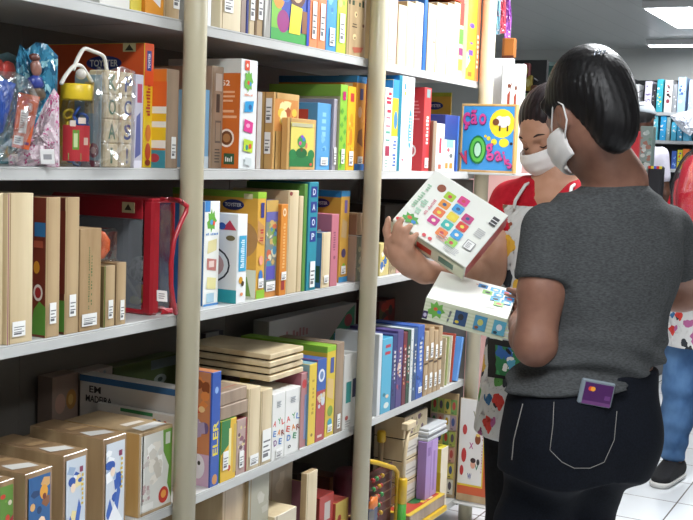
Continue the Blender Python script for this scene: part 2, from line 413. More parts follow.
for k, (a, c, lab) in enumerate(((311, 318.7, 'left of two orange spines with white lettering, top shelf'), (319, 327, 'right of two orange spines with white lettering, beside a blue one'))):
    I('A', a, c, None, .004, .22, '#ef8a58', '#e2753f', 'game_box', 'box', lab, [('b', 'S', .1, .45, .8, .55, 14, ['#f8e3d6', '#f9d3bd'], 3+k)], st=[('S', .25, .08, .5, .34)], h=H)
I('A', 327.5, 337.4, None, .004, .22, '#3c93d2', '#2b77b4', 'game_box', 'box', 'blue spine with pale speckles between orange and lime boxes, top shelf', [('b', 'S', .1, .3, .8, .7, 16, ['#6fb7e6', '#a9d4ee', '#2b77b4'], 9)], st=[('S', .3, .05, .5, .17)], h=H)
I('A', 338, 347.2, None, .004, .22, '#b7d93a', '#8bb52c', 'game_box', 'box', 'lime green patterned spine with a white sticker, top shelf', [('b', 'S', .1, .4, .8, .6, 16, ['#8fc02f', '#d7ea70'], 5)], st=[('S', .25, .1, .5, .28)], h=H)
I('A', 347.8, 366, None, .01, .1, 'tan', 'tan', 'wooden_puzzle', 'puzzle', 'engraved wooden board with dark lettering beside the second post', [
    ('t', 'S', .5, .62, .9, .08, '#27402a', '~5', 0), ('e', 'S', .45, .48, .16, .07, '#e0c795'), ('e', 'S', .47, .48, .06, .03, '#3a2c20'), ('r', 'S', .28, .36, .22, .012, '#3a2c20'), ('r', 'S', .26, .33, .26, .012, '#3a2c20'), ('e', 'S', .86, .37, .1, .04, '#6b3f22'),
    ('e', 'S', .4, .22, .2, .07, '#e0c795'), ('e', 'S', .42, .21, .06, .03, '#3a2c20'), ('p', 'S', [(.3, .1), (.9, .12), (.8, .06), (.4, .04)], '#b8654f')], h=.25)
wh = ['pale2', '#f2ede1']
for k, (a, c, vt, s_, lab) in enumerate(((388, 397.5, None, .006, 'first pale wooden puzzle right of the second post, top shelf'), (398, 406, 6, .006, 'second pale wooden puzzle right of the second post, top shelf'), (406.5, 414.4, 3, .006, 'third pale wooden puzzle right of the second post, top shelf'),
        (414.8, 422.5, 3, .01, 'pale wooden puzzle touching the thin bright blue spine'), (427.8, 435.6, 5, .006, 'pale wooden puzzle with a dark knot, right of the thin blue spine'), (436.4, 446.5, 5, .004, 'broad pale wooden puzzle under the red box, top shelf'), (447, 453, 4, .004, 'pale wooden puzzle, second from the green striped edge'), (453.4, 459, 3, .004, 'pale wooden puzzle touching the green striped edge'))):
    I('A', a, c, vt, s_, .22, 'pale2', '#b39a74', 'wooden_puzzle', 'puzzle', lab, ([('e', 'S', .8, .45, .25, .03, '#4a3526')] if k == 4 else []) + [('l', 'S', .2, .03, .5, .05, 2, '#8f8f96')] + ([('r', 'S', .92, 0, .08, 1, '#c9a7a0')] if k == 0 else []), h=(.30 if vt is None else None), group='pale wooden puzzles on the top shelf')
I('A', 423, 427.2, None, .006, .22, '#1e5fae', '#1e5fae', 'puzzle_book', 'book', 'thin bright blue spine among pale wooden puzzles, top shelf', h=.3)
I('A', 459.4, 463, 3, .006, .22, '#d9d2a8', '#8fae4a', 'puzzle_book', 'book', 'thin edge striped red, yellow and green, top shelf', [('r', 'S', 0, .7, 1, .3, '#cf3a2e'), ('r', 'S', 0, .45, 1, .2, '#5f9d3c'), ('r', 'S', 0, .3, 1, .1, '#8a2f6a'), ('r', 'S', 0, .1, 1, .15, '#e0c23a')])
I('A', 467.5, 479.5, None, .0, .22, '#f5a52b', '#f7efe0', 'game_box', 'box', 'orange box with purple marks and a white flap beside the far post', [('e', 'S', .35, .62, .4, .06, '#5a3f9e'), ('e', 'S', .35, .42, .25, .025, '#5a3f9e'), ('r', 'S', .15, .28, .35, .06, '#5a3f9e'), ('p', 'S', [(0, .12), (.3, .22), (.1, .3), (0, .32)], '#f4f0ea'), ('e', 'S', .15, .25, .15, .04, '#3a9ab8'), ('r', 'S', .15, .04, .3, .05, '#a2661c'), ('r', 'S', .72, 0, .28, 1, '#ee7d4a'), ('t', 'S', .86, .35, .4, .14, '#f7d9c8', '~7', 90)], h=.31)

# ---- row B, eye-level shelf
s = I('B', 143.5, 152.5, 44, .042, .3, '#e3c22a', '#d4572a', 'toy_box', 'box', 'big orange box with yellow lower half and blue logo, behind the letter blocks', [
    ('r', 'C', 0, 0, 1, .55, '#e3b52c'), ('r', 'C', 0, .55, 1, .025, '#ef7f35'), ('e', 'C', .62, .84, .34, .12, '#27367e'), ('t', 'C', .62, .84, .27, .055, '#f2f2f2', 'TOYSTER', 0), ('r', 'C', .8, .93, .12, .07, '#d8cf9a'), ('p', 'C', [(.82, .94), (.9, .94), (.86, .99)], '#3a3a2a'), ('l', 'C', .45, .73, .4, .05, 1, '#f2c9a5'), ('t', 'C', .8, .68, .3, .05, '#f3e4c8', '~8', 0),
    ('r', 'S', 0, .66, 1, .34, '#d8542b'), ('r', 'S', .25, .78, .5, .16, '#27367e'), ('t', 'S', .5, .86, .12, .22, '#f2f2f2', 'TOYSTER', 90), ('t', 'S', .42, .55, .26, .5, '#b8452c', '~10', 90), ('e', 'S', .5, .28, .6, .14, '#cf7a3a'), ('e', 'S', .5, .13, .6, .14, '#c2502c'), ('e', 'S', .5, .04, .6, .05, '#8f3a22')])
I('B', 133.5, 143, 75, .006, .034, '#b9b6c2', '#cbc8d2', 'activity_book', 'book', 'white and lilac activity book in plastic beside the letter blocks', [('r', 'S', .35, .7, .5, .2, '#a84a62'), ('p', 'S', [(.2, .1), (.8, .15), (.7, .6), (.3, .55)], '#5a5f92'), ('r', 'S', .1, 0, .8, .08, '#d8d6e0')])
I('B', 166.2, 178.5, 70, .004, .2, 'mdf', '#e07a2a', 'wooden_game_box', 'box', 'brown wood box with orange and yellow striped cover by the near post', [
    ('r', 'C', .2, .62, .8, .25, '#e0642a'), ('r', 'C', .2, .55, .8, .07, '#e8e4dc'), ('r', 'C', .2, .47, .8, .08, '#e7b62c'), ('r', 'C', .2, .41, .8, .06, '#e8e4dc'), ('r', 'C', .2, .28, .8, .13, '#ebc32d'), ('r', 'C', .2, .2, .8, .08, '#efe9df'), ('r', 'C', .2, 0, .8, .18, '#3b8c9c'), ('r', 'C', .62, .2, .12, .65, '#35508e'), ('e', 'C', .85, .1, .14, .09, '#b03a4a')], st=[('S', .4, .1, .35, .22)])
I('B', 205, 209, 90, .055, .2, '#7fb2d6', '#8abfe0', 'game_box', 'box', 'light blue spine peeking out right of the near post', [('r', 'S', 0, 0, 1, .15, '#cfdde6')])
I('B', 209.6, 222.8, 67, .05, .22, 'mdf', 'mdf', 'wooden_puzzle', 'puzzle', 'tall brown wooden puzzle with printed black marks left of the orange 52 box', [('r', 'S', .4, .55, .3, .18, '#4b443f'), ('r', 'S', .35, .25, .5, .22, '#6e6259'), ('r', 'S', .4, .27, .4, .18, '#a8947f'), ('l', 'S', .35, .05, .5, .15, 5, '#5d534b'), ('r', 'S', .3, .76, .55, .17, '#c9bfb2')])
I('B', 239.7, 256.5, 61, .0, .22, '#e4e8e8', '#c96a27', 'puzzle_box', 'box', 'orange puzzle box with number 52 and white spine with green tree piece', [
    ('r', 'C', 0, .87, 1, .13, '#cfd2cc'), ('t', 'C', .8, .78, .11, .05, '#f4e6da', '52', 0), ('l', 'C', .76, .6, .2, .12, 3, '#e8b48c'), ('l', 'C', .76, .45, .2, .1, 2, '#e8b48c'), ('e', 'C', .83, .28, .2, .17, '#f1e6d8'), ('e', 'C', .83, .28, .155, .13, '#6b4024'), ('e', 'C', .83, .28, .1, .08, '#a8794a'), ('r', 'C', .8, .04, .14, .1, '#2f5b41'), ('t', 'C', .87, .09, .1, .05, '#e8ede8', '~4', 0), ('r', 'C', .0, .2, .12, .5, '#e8a06a'),
    ('r', 'S', .2, .9, .28, .09, '#e04f2c'), ('e', 'S', .34, .945, .12, .035, '#f4e6da'),
    ('p', 'S', [(.2, .74), (.35, .74), (.4, .7), (.5, .74), (.62, .73), (.62, .78), (.72, .8), (.62, .84), (.6, .89), (.5, .87), (.44, .91), (.36, .87), (.22, .88), (.25, .82), (.18, .8)], '#6cb043'), ('e', 'S', .42, .79, .14, .04, '#e04f2c'), ('e', 'S', .54, .78, .12, .04, '#3b8fd0'),
    ('t', 'S', .45, .68, .5, .02, '#dd7d4c', '~11', 0), ('p', 'S', [(.2, .52), (.72, .53), (.78, .63), (.25, .62)], '#2f9ad0'), ('e', 'S', .55, .57, .2, .05, '#26609a'), ('p', 'S', [(.2, .35), (.72, .33), (.76, .43), (.24, .46)], '#d83a8a'), ('e', 'S', .45, .4, .24, .04, '#f3a8c8'), ('p', 'S', [(.2, .17), (.75, .15), (.78, .26), (.22, .28)], '#b5cf3a'), ('e', 'S', .6, .21, .18, .05, '#cf5a2c'), ('e', 'S', .4, .2, .14, .05, '#2f8a8a'), ('p', 'S', [(.3, .04), (.7, .03), (.7, .1), (.32, .11)], '#cdd6d6')])
I('B', 257, 261.5, 92, .03, .1, '#b7b4b0', '#9d9a96', 'activity_book', 'book', 'thin grey plastic-wrapped book between the 52 box and pale wood box')
I('B', 273, 298, 95, .02, .2, '#c48a4a', 'honey', 'wooden_game_box', 'box', 'pale wooden box with orange cartoon panel, behind the green forest box', [
    ('r', 'S', 0, 0, 1, 1, 'honey'), ('r', 'S', .04, .5, .92, .42, '#cc8a48'), ('b', 'S', .06, .5, .88, .4, 14, ['#e3c04a', '#a8562c', '#e89a4a', '#f0dca0', '#b8783a'], 12), ('e', 'S', .7, .55, .5, .08, '#e9e0cf'), ('r', 'C', .86, 0, .02, 1, '#9a7440')], st=[('C', .88, .2, .09, .28), ('C', .89, .6, .09, .32)], top='honey')
I('B', 287, 315.5, 120, .0, .018, 'honey', 'honey', 'wooden_game_box', 'box', 'wooden frame box showing a green forest scene, front of the eye-level shelf', [
    ('r', 'S', .09, .06, .84, .86, '#dccf6a'), ('r', 'S', .09, .06, .84, .22, '#2f7a45'), ('e', 'S', .2, .3, .26, .2, '#2f8048'), ('e', 'S', .84, .3, .24, .2, '#2f8048'), ('e', 'S', .5, .33, .4, .2, '#276a3c'), ('r', 'S', .47, .36, .06, .2, '#6a4a2a'), ('e', 'S', .5, .55, .3, .24, '#4a9a52'), ('e', 'S', .44, .52, .1, .08, '#c84a8a'), ('e', 'S', .56, .6, .1, .08, '#4a7ac8'), ('e', 'S', .5, .65, .1, .06, '#8a4ac8'), ('e', 'S', .66, .48, .07, .12, '#d87a6a'), ('r', 'S', .13, .84, .74, .07, '#b9b695'), ('e', 'S', .83, .11, .1, .06, '#c85a4a')], top='honey')
I('B', 316.8, 330.5, 104, .02, .2, '#5b9ed0', '#4a90c4', 'game_box', 'box', 'light blue game box right of the green forest frame box', [('t', 'S', .45, .7, .4, .35, '#8fc4e4', '~4', 90), ('b', 'S', .2, .28, .6, .25, 6, ['#7fb8dc', '#3f86bc'], 8), ('r', 'C', .1, .7, .75, .2, '#b8423a'), ('r', 'C', .2, .62, .5, .08, '#6a9a3a')], st=[('S', .3, .07, .5, .12)])
I('B', 331.2, 336.7, 99, .012, .2, '#a8a2ac', '#98929c', 'game_box', 'box', 'slim grey box between the light blue and the green patterned box', st=[('S', .25, .08, .6, .24)])
I('B', 337.2, 346.7, 85, .004, .24, '#8cbf3f', '#a8a884', 'game_box', 'box', 'green patterned box with a small magenta square on its spine', [('p', 'S', [(.05+.45*(k % 2), .05+.08*k), (.3+.45*(k % 2), .09+.08*k), (.5+.4*(k % 2), .05+.08*k), (.3+.4*(k % 2), .01+.08*k)], '#5fa03a') for k in range(9)] + [('r', 'S', .3, .82, .4, .1, '#b8286a'), ('r', 'C', 0, .86, 1, .14, '#7ea63f'), ('t', 'C', .75, .8, .45, .06, '#c9d0a8', '~7', 0)], st=[('S', .3, .08, .4, .17)])
I('B', 347.2, 355, 87, .004, .24, '#f2b92c', '#e2a624', 'game_box', 'box', 'yellow box with a small red square on its spine, eye-level shelf', [('r', 'S', .3, .82, .45, .1, '#c23a3a'), ('e', 'S', .5, .4, .4, .2, '#e08a2a'), ('e', 'S', .5, .62, .4, .12, '#e8a02a'), ('b', 'S', .1, .1, .8, .6, 7, ['#e89a2a', '#f6d05a'], 21)], st=[('S', .3, .06, .5, .17)])
I('B', 355.6, 365, 77, .012, .27, '#d08e35', '#cf8b33', 'game_box', 'box', 'tall orange box with blue top edge left of the second post', [('r', 'S', 0, .93, 1, .07, '#2f7fb8'), ('r', 'C', 0, .93, 1, .07, '#2f6fa0'), ('r', 'S', .35, .75, .35, .12, '#4a4a80'), ('e', 'S', .4, .62, .4, .12, '#e0b892'), ('p', 'S', [(.2, .3), (.8, .25), (.7, .45), (.3, .42)], '#8a5a32'), ('r', 'S', 0, 0, 1, .07, '#2f6fb0'), ('r', 'C', .85, .86, .1, .06, '#d8cf9a')], st=[('S', .3, .07, .5, .08)], top='#2f7fb8')
I('B', 365.4, 370, 80, .01, .2, '#7a2038', '#7a2038', 'puzzle_book', 'book', 'dark crimson spine half hidden by the second post')
I('B', 384.4, 391.4, 88, .0, .22, '#eef0ee', '#e4e6e4', 'game_box', 'box', 'white spine with red letters and picture tiles right of the second post', [('t', 'S', .5, .83, .26, .7, '#d03048', '~5', 90), ('r', 'S', .2, .53, .6, .12, '#d86a7a'), ('r', 'S', .25, .55, .5, .08, '#f4e4e4'), ('r', 'S', .2, .36, .6, .12, '#57a08a'), ('r', 'S', .25, .38, .5, .07, '#e4f0ea'), ('r', 'S', .2, .18, .6, .12, '#a03a52'), ('l', 'S', .2, .04, .5, .1, 3, '#8fb0a0')])
I('B', 391.8, 397.8, 80, .0, .22, '#e6ca35', '#2f86cc', 'game_box', 'box', 'yellow and blue spine with a white lettered base beside the teal spine', [('r', 'S', 0, .8, 1, .2, '#3b93d6'), ('e', 'S', .6, .56, .6, .2, '#4a8ab8'), ('r', 'S', 0, 0, 1, .38, '#e9eaee'), ('t', 'S', .5, .2, .3, .6, '#3f5fae', '~8', 90)])
I('B', 398.1, 401, 75, .0, .22, '#1f7f96', '#2f8fc8', 'game_box', 'box', 'thin dark teal spine beside two white spines')
I('B', 401.3, 407.2, 75, .0, .22, '#f0f2f2', '#dfe3e4', 'game_box', 'box', 'white spine with a small blue and yellow mark at its top', [('r', 'S', .3, .86, .3, .06, '#3f8fd0'), ('r', 'S', .3, .8, .3, .04, '#e0b83a'), ('e', 'S', .4, .12, .3, .03, '#c06a7a')])
I('B', 407.6, 413.4, 75, .0, .22, '#eef1f3', '#dfe3e4', 'game_box', 'box', 'white spine with a long teal band beside the red box', [('e', 'S', .45, .45, .6, .42, '#2f94ae'), ('t', 'S', .45, .45, .3, .3, '#e8f2f4', '~9', 90)])
I('B', 423.4, 430.2, 88, .012, .2, '#b8383a', '#c02f36', 'puzzle_box', 'box', 'tall red box with a white ring and pale lettering', [('e', 'C', .8, .24, .16, .15, '#e8e4e0'), ('e', 'C', .8, .24, .11, .1, '#c0686a'), ('l', 'C', .72, .6, .22, .25, 6, '#d87a7c'), ('r', 'S', .3, .88, .5, .1, '#7a9a9a'), ('t', 'S', .5, .5, .35, .4, '#e8dcd8', '~8', 90)], st=[('S', .3, .04, .5, .12)])
I('B', 430.6, 436, 121, .0, .1, 'mdf', '#7d5340', 'wooden_puzzle', 'puzzle', 'small brown wooden puzzle right of the tall red box')
I('B', 436.4, 444, 124, .0, .1, '#efefee', '#e6e6e4', 'card_box', 'box', 'small white box with a red stripe beside the brown puzzle', [('r', 'S', .35, .38, .3, .32, '#c0344a'), ('r', 'S', .3, .05, .4, .1, '#d8583a')])
I('B', 444.4, 458.2, 116, .012, .1, '#2a3f86', '#2a3a78', 'puzzle_box', 'box', 'navy box with a white picture panel in front of the yellow box', [('r', 'S', 0, 0, .75, .56, '#eef0f0'), ('r', 'S', .15, .42, .5, .14, '#8fc0b0'), ('e', 'S', .3, .38, .2, .07, '#d0505a'), ('e', 'S', .5, .28, .25, .08, '#6a6a6a'), ('r', 'S', .1, .05, .2, .1, '#c08a2a'), ('r', 'S', .4, .05, .22, .1, '#c08a2a'), ('r', 'S', .88, 0, .12, 1, '#3a62b0')], top='#22306a')
I('B', 450, 460, 94, .118, .25, '#e2bc4f', '#dfb54a', 'toy_box', 'box', 'yellow box with a navy oval logo standing behind the navy box', [('e', 'C', .72, .83, .3, .1, '#2c3d7a'), ('t', 'C', .72, .83, .22, .04, '#eeeeee', 'TOYSTER', 0), ('r', 'C', 0, .95, 1, .05, '#a5b83a'), ('e', 'C', .7, .66, .4, .08, '#d8bfa0')], top='#a5b83a')

# ---- row C, middle shelf
I('C', -22, 3, 193, .01, .2, 'pale', '#7c2a5a', 'wooden_puzzle', 'puzzle', 'pale wooden puzzle cut by the left edge of the photo')
I('C', 4.5, 33, 193, .0, .2, 'pale', 'pale', 'wooden_puzzle', 'puzzle', 'widest pale wooden puzzle in plastic wrap at the left, middle shelf', [('r', 'S', .02, 0, .03, 1, '#8a3a62')], st=[('S', .18, .05, .5, .1)])
CARS = [('e', 'C', .9, .32, .12, .12, '#d8d0c8'), ('e', 'C', .9, .32, .08, .08, '#9a2a2a'), ('p', 'C', [(.8, .02), (1, .02), (1, .22), (.92, .26), (.85, .2)], '#5a8f3a'), ('e', 'C', .88, .5, .08, .09, '#c88a2a'), ('r', 'C', .85, .72, .14, .1, '#2f6a9a'), ('r', 'C', .84, .64, .12, .05, '#a0503a')]
I('C', 46, 60, 197, .0, .2, 'tan', '#6e2f22', 'wooden_puzzle', 'puzzle', 'tan wooden puzzle with dark red cover and green car print', CARS, st=[('S', .25, .1, .45, .15)])
I('C', 65, 79, 197, .0, .2, 'tan', '#5e2a20', 'wooden_puzzle', 'puzzle', 'tan wooden puzzle left of the kraft cardboard box', [('p', 'C', [(.9, .02), (1, .02), (1, .25), (.93, .25)], '#5a8f3a'), ('r', 'C', .9, .3, .1, .6, '#6e2f22')], st=[('S', .3, .13, .45, .16)])
I('C', 80, 101, 228, .0, .2, 'kraft', 'kraft', 'cardboard_box', 'box', 'plain kraft cardboard box with green lettering up its spine', [('t', 'S', .42, .52, .62, .06, '#4d6a36', '~26', 90), ('t', 'S', .54, .5, .5, .06, '#4d6a36', '~16', 90)], st=[('S', .08, .05, .7, .12)])
I('C', 104, 115, 265, .0, .12, 'tan', '#6a5a3a', 'wooden_puzzle', 'puzzle', 'left of two small wooden puzzles under the orange toy pack', [('r', 'S', 0, 0, .12, 1, '#6a7a3a')], st=[('S', .35, .14, .4, .3)])
I('C', 116.5, 126, 262, .0, .12, 'tan', '#8a7050', 'wooden_puzzle', 'puzzle', 'right of two small wooden puzzles, beside the red vinyl bag', st=[('S', .35, .08, .4, .32)])
I('C', 204, 219, 201, .03, .18, '#eef0ea', '#3a78b8', 'puzzle_box', 'box', 'white spine with green tree piece right of the near post, middle shelf', [
    ('r', 'S', 0, .9, .35, .1, '#3f86c8'), ('p', 'S', [(.2, .74), (.38, .74), (.42, .7), (.52, .74), (.66, .73), (.66, .79), (.8, .81), (.66, .85), (.62, .91), (.5, .88), (.44, .93), (.36, .88), (.22, .89), (.25, .82), (.14, .8)], '#6cb043'), ('e', 'S', .45, .8, .2, .05, '#4a9ad0'), ('e', 'S', .6, .79, .14, .05, '#e04f2c'), ('t', 'S', .5, .69, .8, .025, '#4a8ad0', '~8', 0),
    ('p', 'S', [(.2, .5), (.8, .53), (.82, .64), (.25, .62)], '#e2d9a2'), ('p', 'S', [(.2, .35), (.8, .33), (.82, .44), (.2, .46)], '#c07a72'), ('r', 'S', .32, .37, .34, .06, '#e8d0c8'), ('p', 'S', [(.2, .17), (.8, .15), (.82, .26), (.22, .28)], '#e6dfa0'), ('r', 'S', .2, .03, .5, .09, '#a8c8d8'), ('r', 'S', 0, 0, 1, .02, '#3f86c8')])
I('C', 237, 246.7, 214, .0, .17, '#eceeee', '#e6e6e2', 'puzzle_box', 'box', 'white box with teal base band and black ring, middle shelf', [
    ('r', 'C', 0, 0, 1, .15, '#35a0a8'), ('e', 'C', .5, .42, .76, .42, '#22262a'), ('e', 'C', .5, .42, .7, .38, '#eaeae6'), ('e', 'C', .5, .42, .55, .3, '#c8a09a'), ('t', 'C', .5, .42, .45, .07, '#a03a3a', '~6', 0), ('p', 'C', [(.72, .82), (.98, .82), (.86, .93)], '#c83a4a'), ('e', 'C', .72, .86, .14, .08, '#3a5a9a'), ('e', 'C', .88, .73, .16, .06, '#7d6f48'), ('r', 'S', .15, .36, .75, .4, '#3fa4cc'), ('t', 'S', .5, .56, .32, .4, '#dff0f6', '~15', 90), ('e', 'S', .4, .26, .4, .08, '#d8a02a'), ('e', 'S', .6, .22, .3, .06, '#4a3a2a'), ('e', 'S', .5, .1, .3, .04, '#d88a5a')])
s = I('C', 256.8, 265, 192, .012, .27, '#deaa48', '#d8a341', 'toy_box', 'box', 'yellow box with navy oval logo and lime top edge, middle shelf', [
    ('r', 'C', 0, .94, 1, .06, '#86ad3a'), ('r', 'S', 0, .94, 1, .06, '#9cc83f'), ('e', 'C', .72, .87, .25, .1, '#252f6a'), ('t', 'C', .72, .87, .19, .035, '#e8e8e8', 'TOYSTER', 0), ('r', 'C', .84, .93, .1, .05, '#cfc79a'), ('e', 'C', .84, .55, .34, .34, '#b08450'), ('e', 'C', .8, .48, .12, .16, '#e8e2d4'), ('e', 'C', .8, .48, .08, .12, '#5a7a4a'), ('r', 'C', .7, 0, .3, .27, '#d8dcc8'), ('p', 'C', [(.75, .02), (.95, .02), (.9, .2), (.8, .22)], '#7aa04a'),
    ('r', 'S', .35, .76, .4, .14, '#3a3f86'), ('p', 'S', [(.0, .55), (.8, .5), (.8, .68), (0, .74)], '#c8945a'), ('t', 'S', .45, .6, .12, .5, '#b83a3a', '~5', 90), ('e', 'S', .5, .36, .5, .09, '#e8a08a'), ('e', 'S', .5, .2, .5, .14, '#3f7ac0'), ('r', 'S', 0, 0, 1, .08, '#8fc03a')], st=[('S', .25, .1, .6, .09)], top='#8fbf3a')
I('C', 265.4, 277, 200, .012, .18, '#7f8a86', '#5a5f90', 'puzzle_box', 'box', 'spine with a crowded purple and green picture, left of the orange spine', [('r', 'S', 0, .88, 1, .12, '#c9a45a'), ('r', 'S', 0, .78, 1, .1, '#6a6aa8'), ('b', 'S', .05, .3, .9, .5, 30, ['#7aa04a', '#c8a86a', '#4a8aa8', '#c86a4a', '#8a9a6a', '#d8d0b0', '#4a4a7a'], 17), ('r', 'S', .1, .18, .75, .14, '#5a58b0'), ('r', 'S', 0, 0, 1, .06, '#c98a4a')], st=[('S', .1, .06, .75, .1)])
I('C', 278, 286.8, 204, .002, .18, '#d98a34', '#c47a2c', 'game_box', 'box', 'orange spine with a white disc at its top, middle shelf', [('e', 'S', .5, .91, .5, .09, '#ecd9bb'), ('e', 'S', .5, .91, .3, .05, '#c88a4a'), ('t', 'S', .5, .55, .5, .35, '#e8b878', '~15', 90), ('r', 'S', .25, .06, .5, .1, '#a03a3a')], st=[('S', .2, .17, .7, .09)])
I('C', 287.2, 297.5, 190.5, .006, .18, 'pale', 'pale', 'wooden_puzzle', 'puzzle', 'left of two tall wrapped pale wooden puzzles, middle shelf', [('e', 'S', .25, .97, .3, .04, '#8a3a3a')])
I('C', 298, 302.3, 196, .006, .18, 'pale', 'pale', 'wooden_puzzle', 'puzzle', 'right of two tall wrapped pale wooden puzzles, beside a green spine')
I('C', 302.7, 306.4, 184, .004, .19, '#5f9145', '#5f9145', 'puzzle_book', 'book', 'thin green spine beside the teal box, middle shelf')
I('C', 306.8, 317, 182, .0, .2, '#2f8c9f', '#27788a', 'game_box', 'box', 'tall teal spine with four dark blue lettered tiles', [('r', 'S', .2, y_, .65, .1, '#2b3a86') for y_ in (.45, .58, .72, .86)] + [('t', 'S', .52, y_+.05, .3, .06, '#d8e0ee', ch, 0) for y_, ch in ((.45, 'P'), (.58, 'O'), (.72, 'A'), (.86, 'D'))], st=[('S', .3, .03, .5, .24)])
I('C', 321.6, 330, 232, .0, .1, 'pale', '#3f6f9a', 'wooden_game_box', 'box', 'small wooden box with a blue landscape cover, middle shelf', [('r', 'C', .55, .1, .4, .8, '#5a8fb8'), ('r', 'C', .55, .1, .4, .3, '#3a5a3a'), ('e', 'C', .7, .68, .15, .1, '#8fb0c0')], st=[('S', .3, .09, .5, .14)])
I('C', 331, 338, 214, .0, .16, '#bd7380', '#b96a7a', 'game_box', 'box', 'pink box behind the small wooden landscape box', [('t', 'S', .4, .65, .3, .35, '#8a4a60', '~9', 90), ('e', 'S', .5, .4, .3, .05, '#8a4a60'), ('e', 'C', .65, .7, .14, .1, '#4a4a4a'), ('e', 'C', .75, .76, .08, .05, '#e0e0e0')])
I('C', 340, 348.6, 191, .03, .25, '#d6a648', '#cf9d40', 'toy_box', 'box', 'yellow box with blue top and bottom edges, middle shelf', [('r', 'C', 0, .93, 1, .07, '#2f7fb4'), ('r', 'S', 0, .94, 1, .06, '#3a8fc4'), ('r', 'S', 0, 0, 1, .06, '#3a8fc4'), ('e', 'C', .72, .86, .25, .1, '#3a2f6a'), ('t', 'C', .72, .86, .19, .035, '#e8e8e8', 'TOYSTER', 0), ('r', 'S', .4, .76, .3, .14, '#7a6ab0'), ('p', 'S', [(.1, .5), (.7, .48), (.75, .66), (.2, .7)], '#c8a878'), ('e', 'S', .45, .32, .5, .1, '#4a3f6a'), ('e', 'S', .5, .17, .35, .08, '#8fc03a')], st=[('S', .2, .09, .5, .09)], top='#3a8fc4')
I('C', 350, 356.5, 236, .004, .12, '#9b8674', '#8d7867', 'cardboard_box', 'box', 'small taupe box under the little brown boxes, left of second post', [('r', 'S', .3, .3, .5, .3, '#c4b4a4')], top='#b8b0a8')
I('C', 357, 362.5, 236, .004, .12, '#7a7a66', '#6a6a58', 'cardboard_box', 'box', 'small mossy grey box against the second post, middle shelf', [('b', 'S', 0, .1, 1, .7, 8, ['#a09a60', '#5a6a7a', '#b8a888'], 2)], top='#b8b0a8')
zt = ony(355, 236, .004)[2]
for k, (a, c, vt, y_, lab) in enumerate(((412, 436, 200, .2, 'added dark brown carton shading the back of the middle shelf behind the raised box'), (437, 462, 195, .17, 'added darker carton by the far post shading the back of the middle shelf'), (384, 411, 204, .22, 'added dull brown carton behind the hand shading the back of the middle shelf'))):
    I('C', a, c, vt, y_, .2, '#2f2823', '#2a2420', 'cardboard_box', 'box', lab, [('r', 'S', .1, .6, .3, .2, '#4a3f36')], group='added dark cartons shading the back of the middle shelf')  # dark cartons added to keep the bay interior in shade
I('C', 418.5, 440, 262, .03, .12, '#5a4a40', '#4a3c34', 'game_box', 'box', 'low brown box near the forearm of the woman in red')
I('C', 349.2, 356, 215, .006, .1, '#7d5a45', '#6d4c3a', 'cardboard_box', 'box', 'left of two tiny brown boxes stacked on the taupe boxes', zb=zt+.001, top='#8a6a52')
I('C', 356.2, 362.5, 213, .006, .1, '#a58868', '#8d7256', 'cardboard_box', 'box', 'right of two tiny brown boxes stacked on the mossy box', zb=zt+.001)
for k, (a, c, vt, col, lab) in enumerate(((380, 389, 243, '#c9b878', 'yellow and blue package right of the second post, middle shelf'), (389.5, 396, 248, '#a99878', 'beige thin box behind the holding hand, middle shelf'), (396.5, 406, 256, '#c49a94', 'pinkish printed box behind the wrist, middle shelf'), (407, 418, 250, '#8a7a68', 'dull brown box hidden behind the raised puzzle box'))):
    I('C', a, c, vt, .02, .15, col, col, 'game_box', 'box', lab, [('b', 'S', .05, .05, .9, .85, 14, [['#3a6aa8', '#e0c83a', '#e8e0d0'], ['#b0a080', '#8a7a60'], ['#d8c8c0', '#a04a4a', '#8a9a5a'], ['#6a5a4a', '#9a8a78']][k], 30+k)])
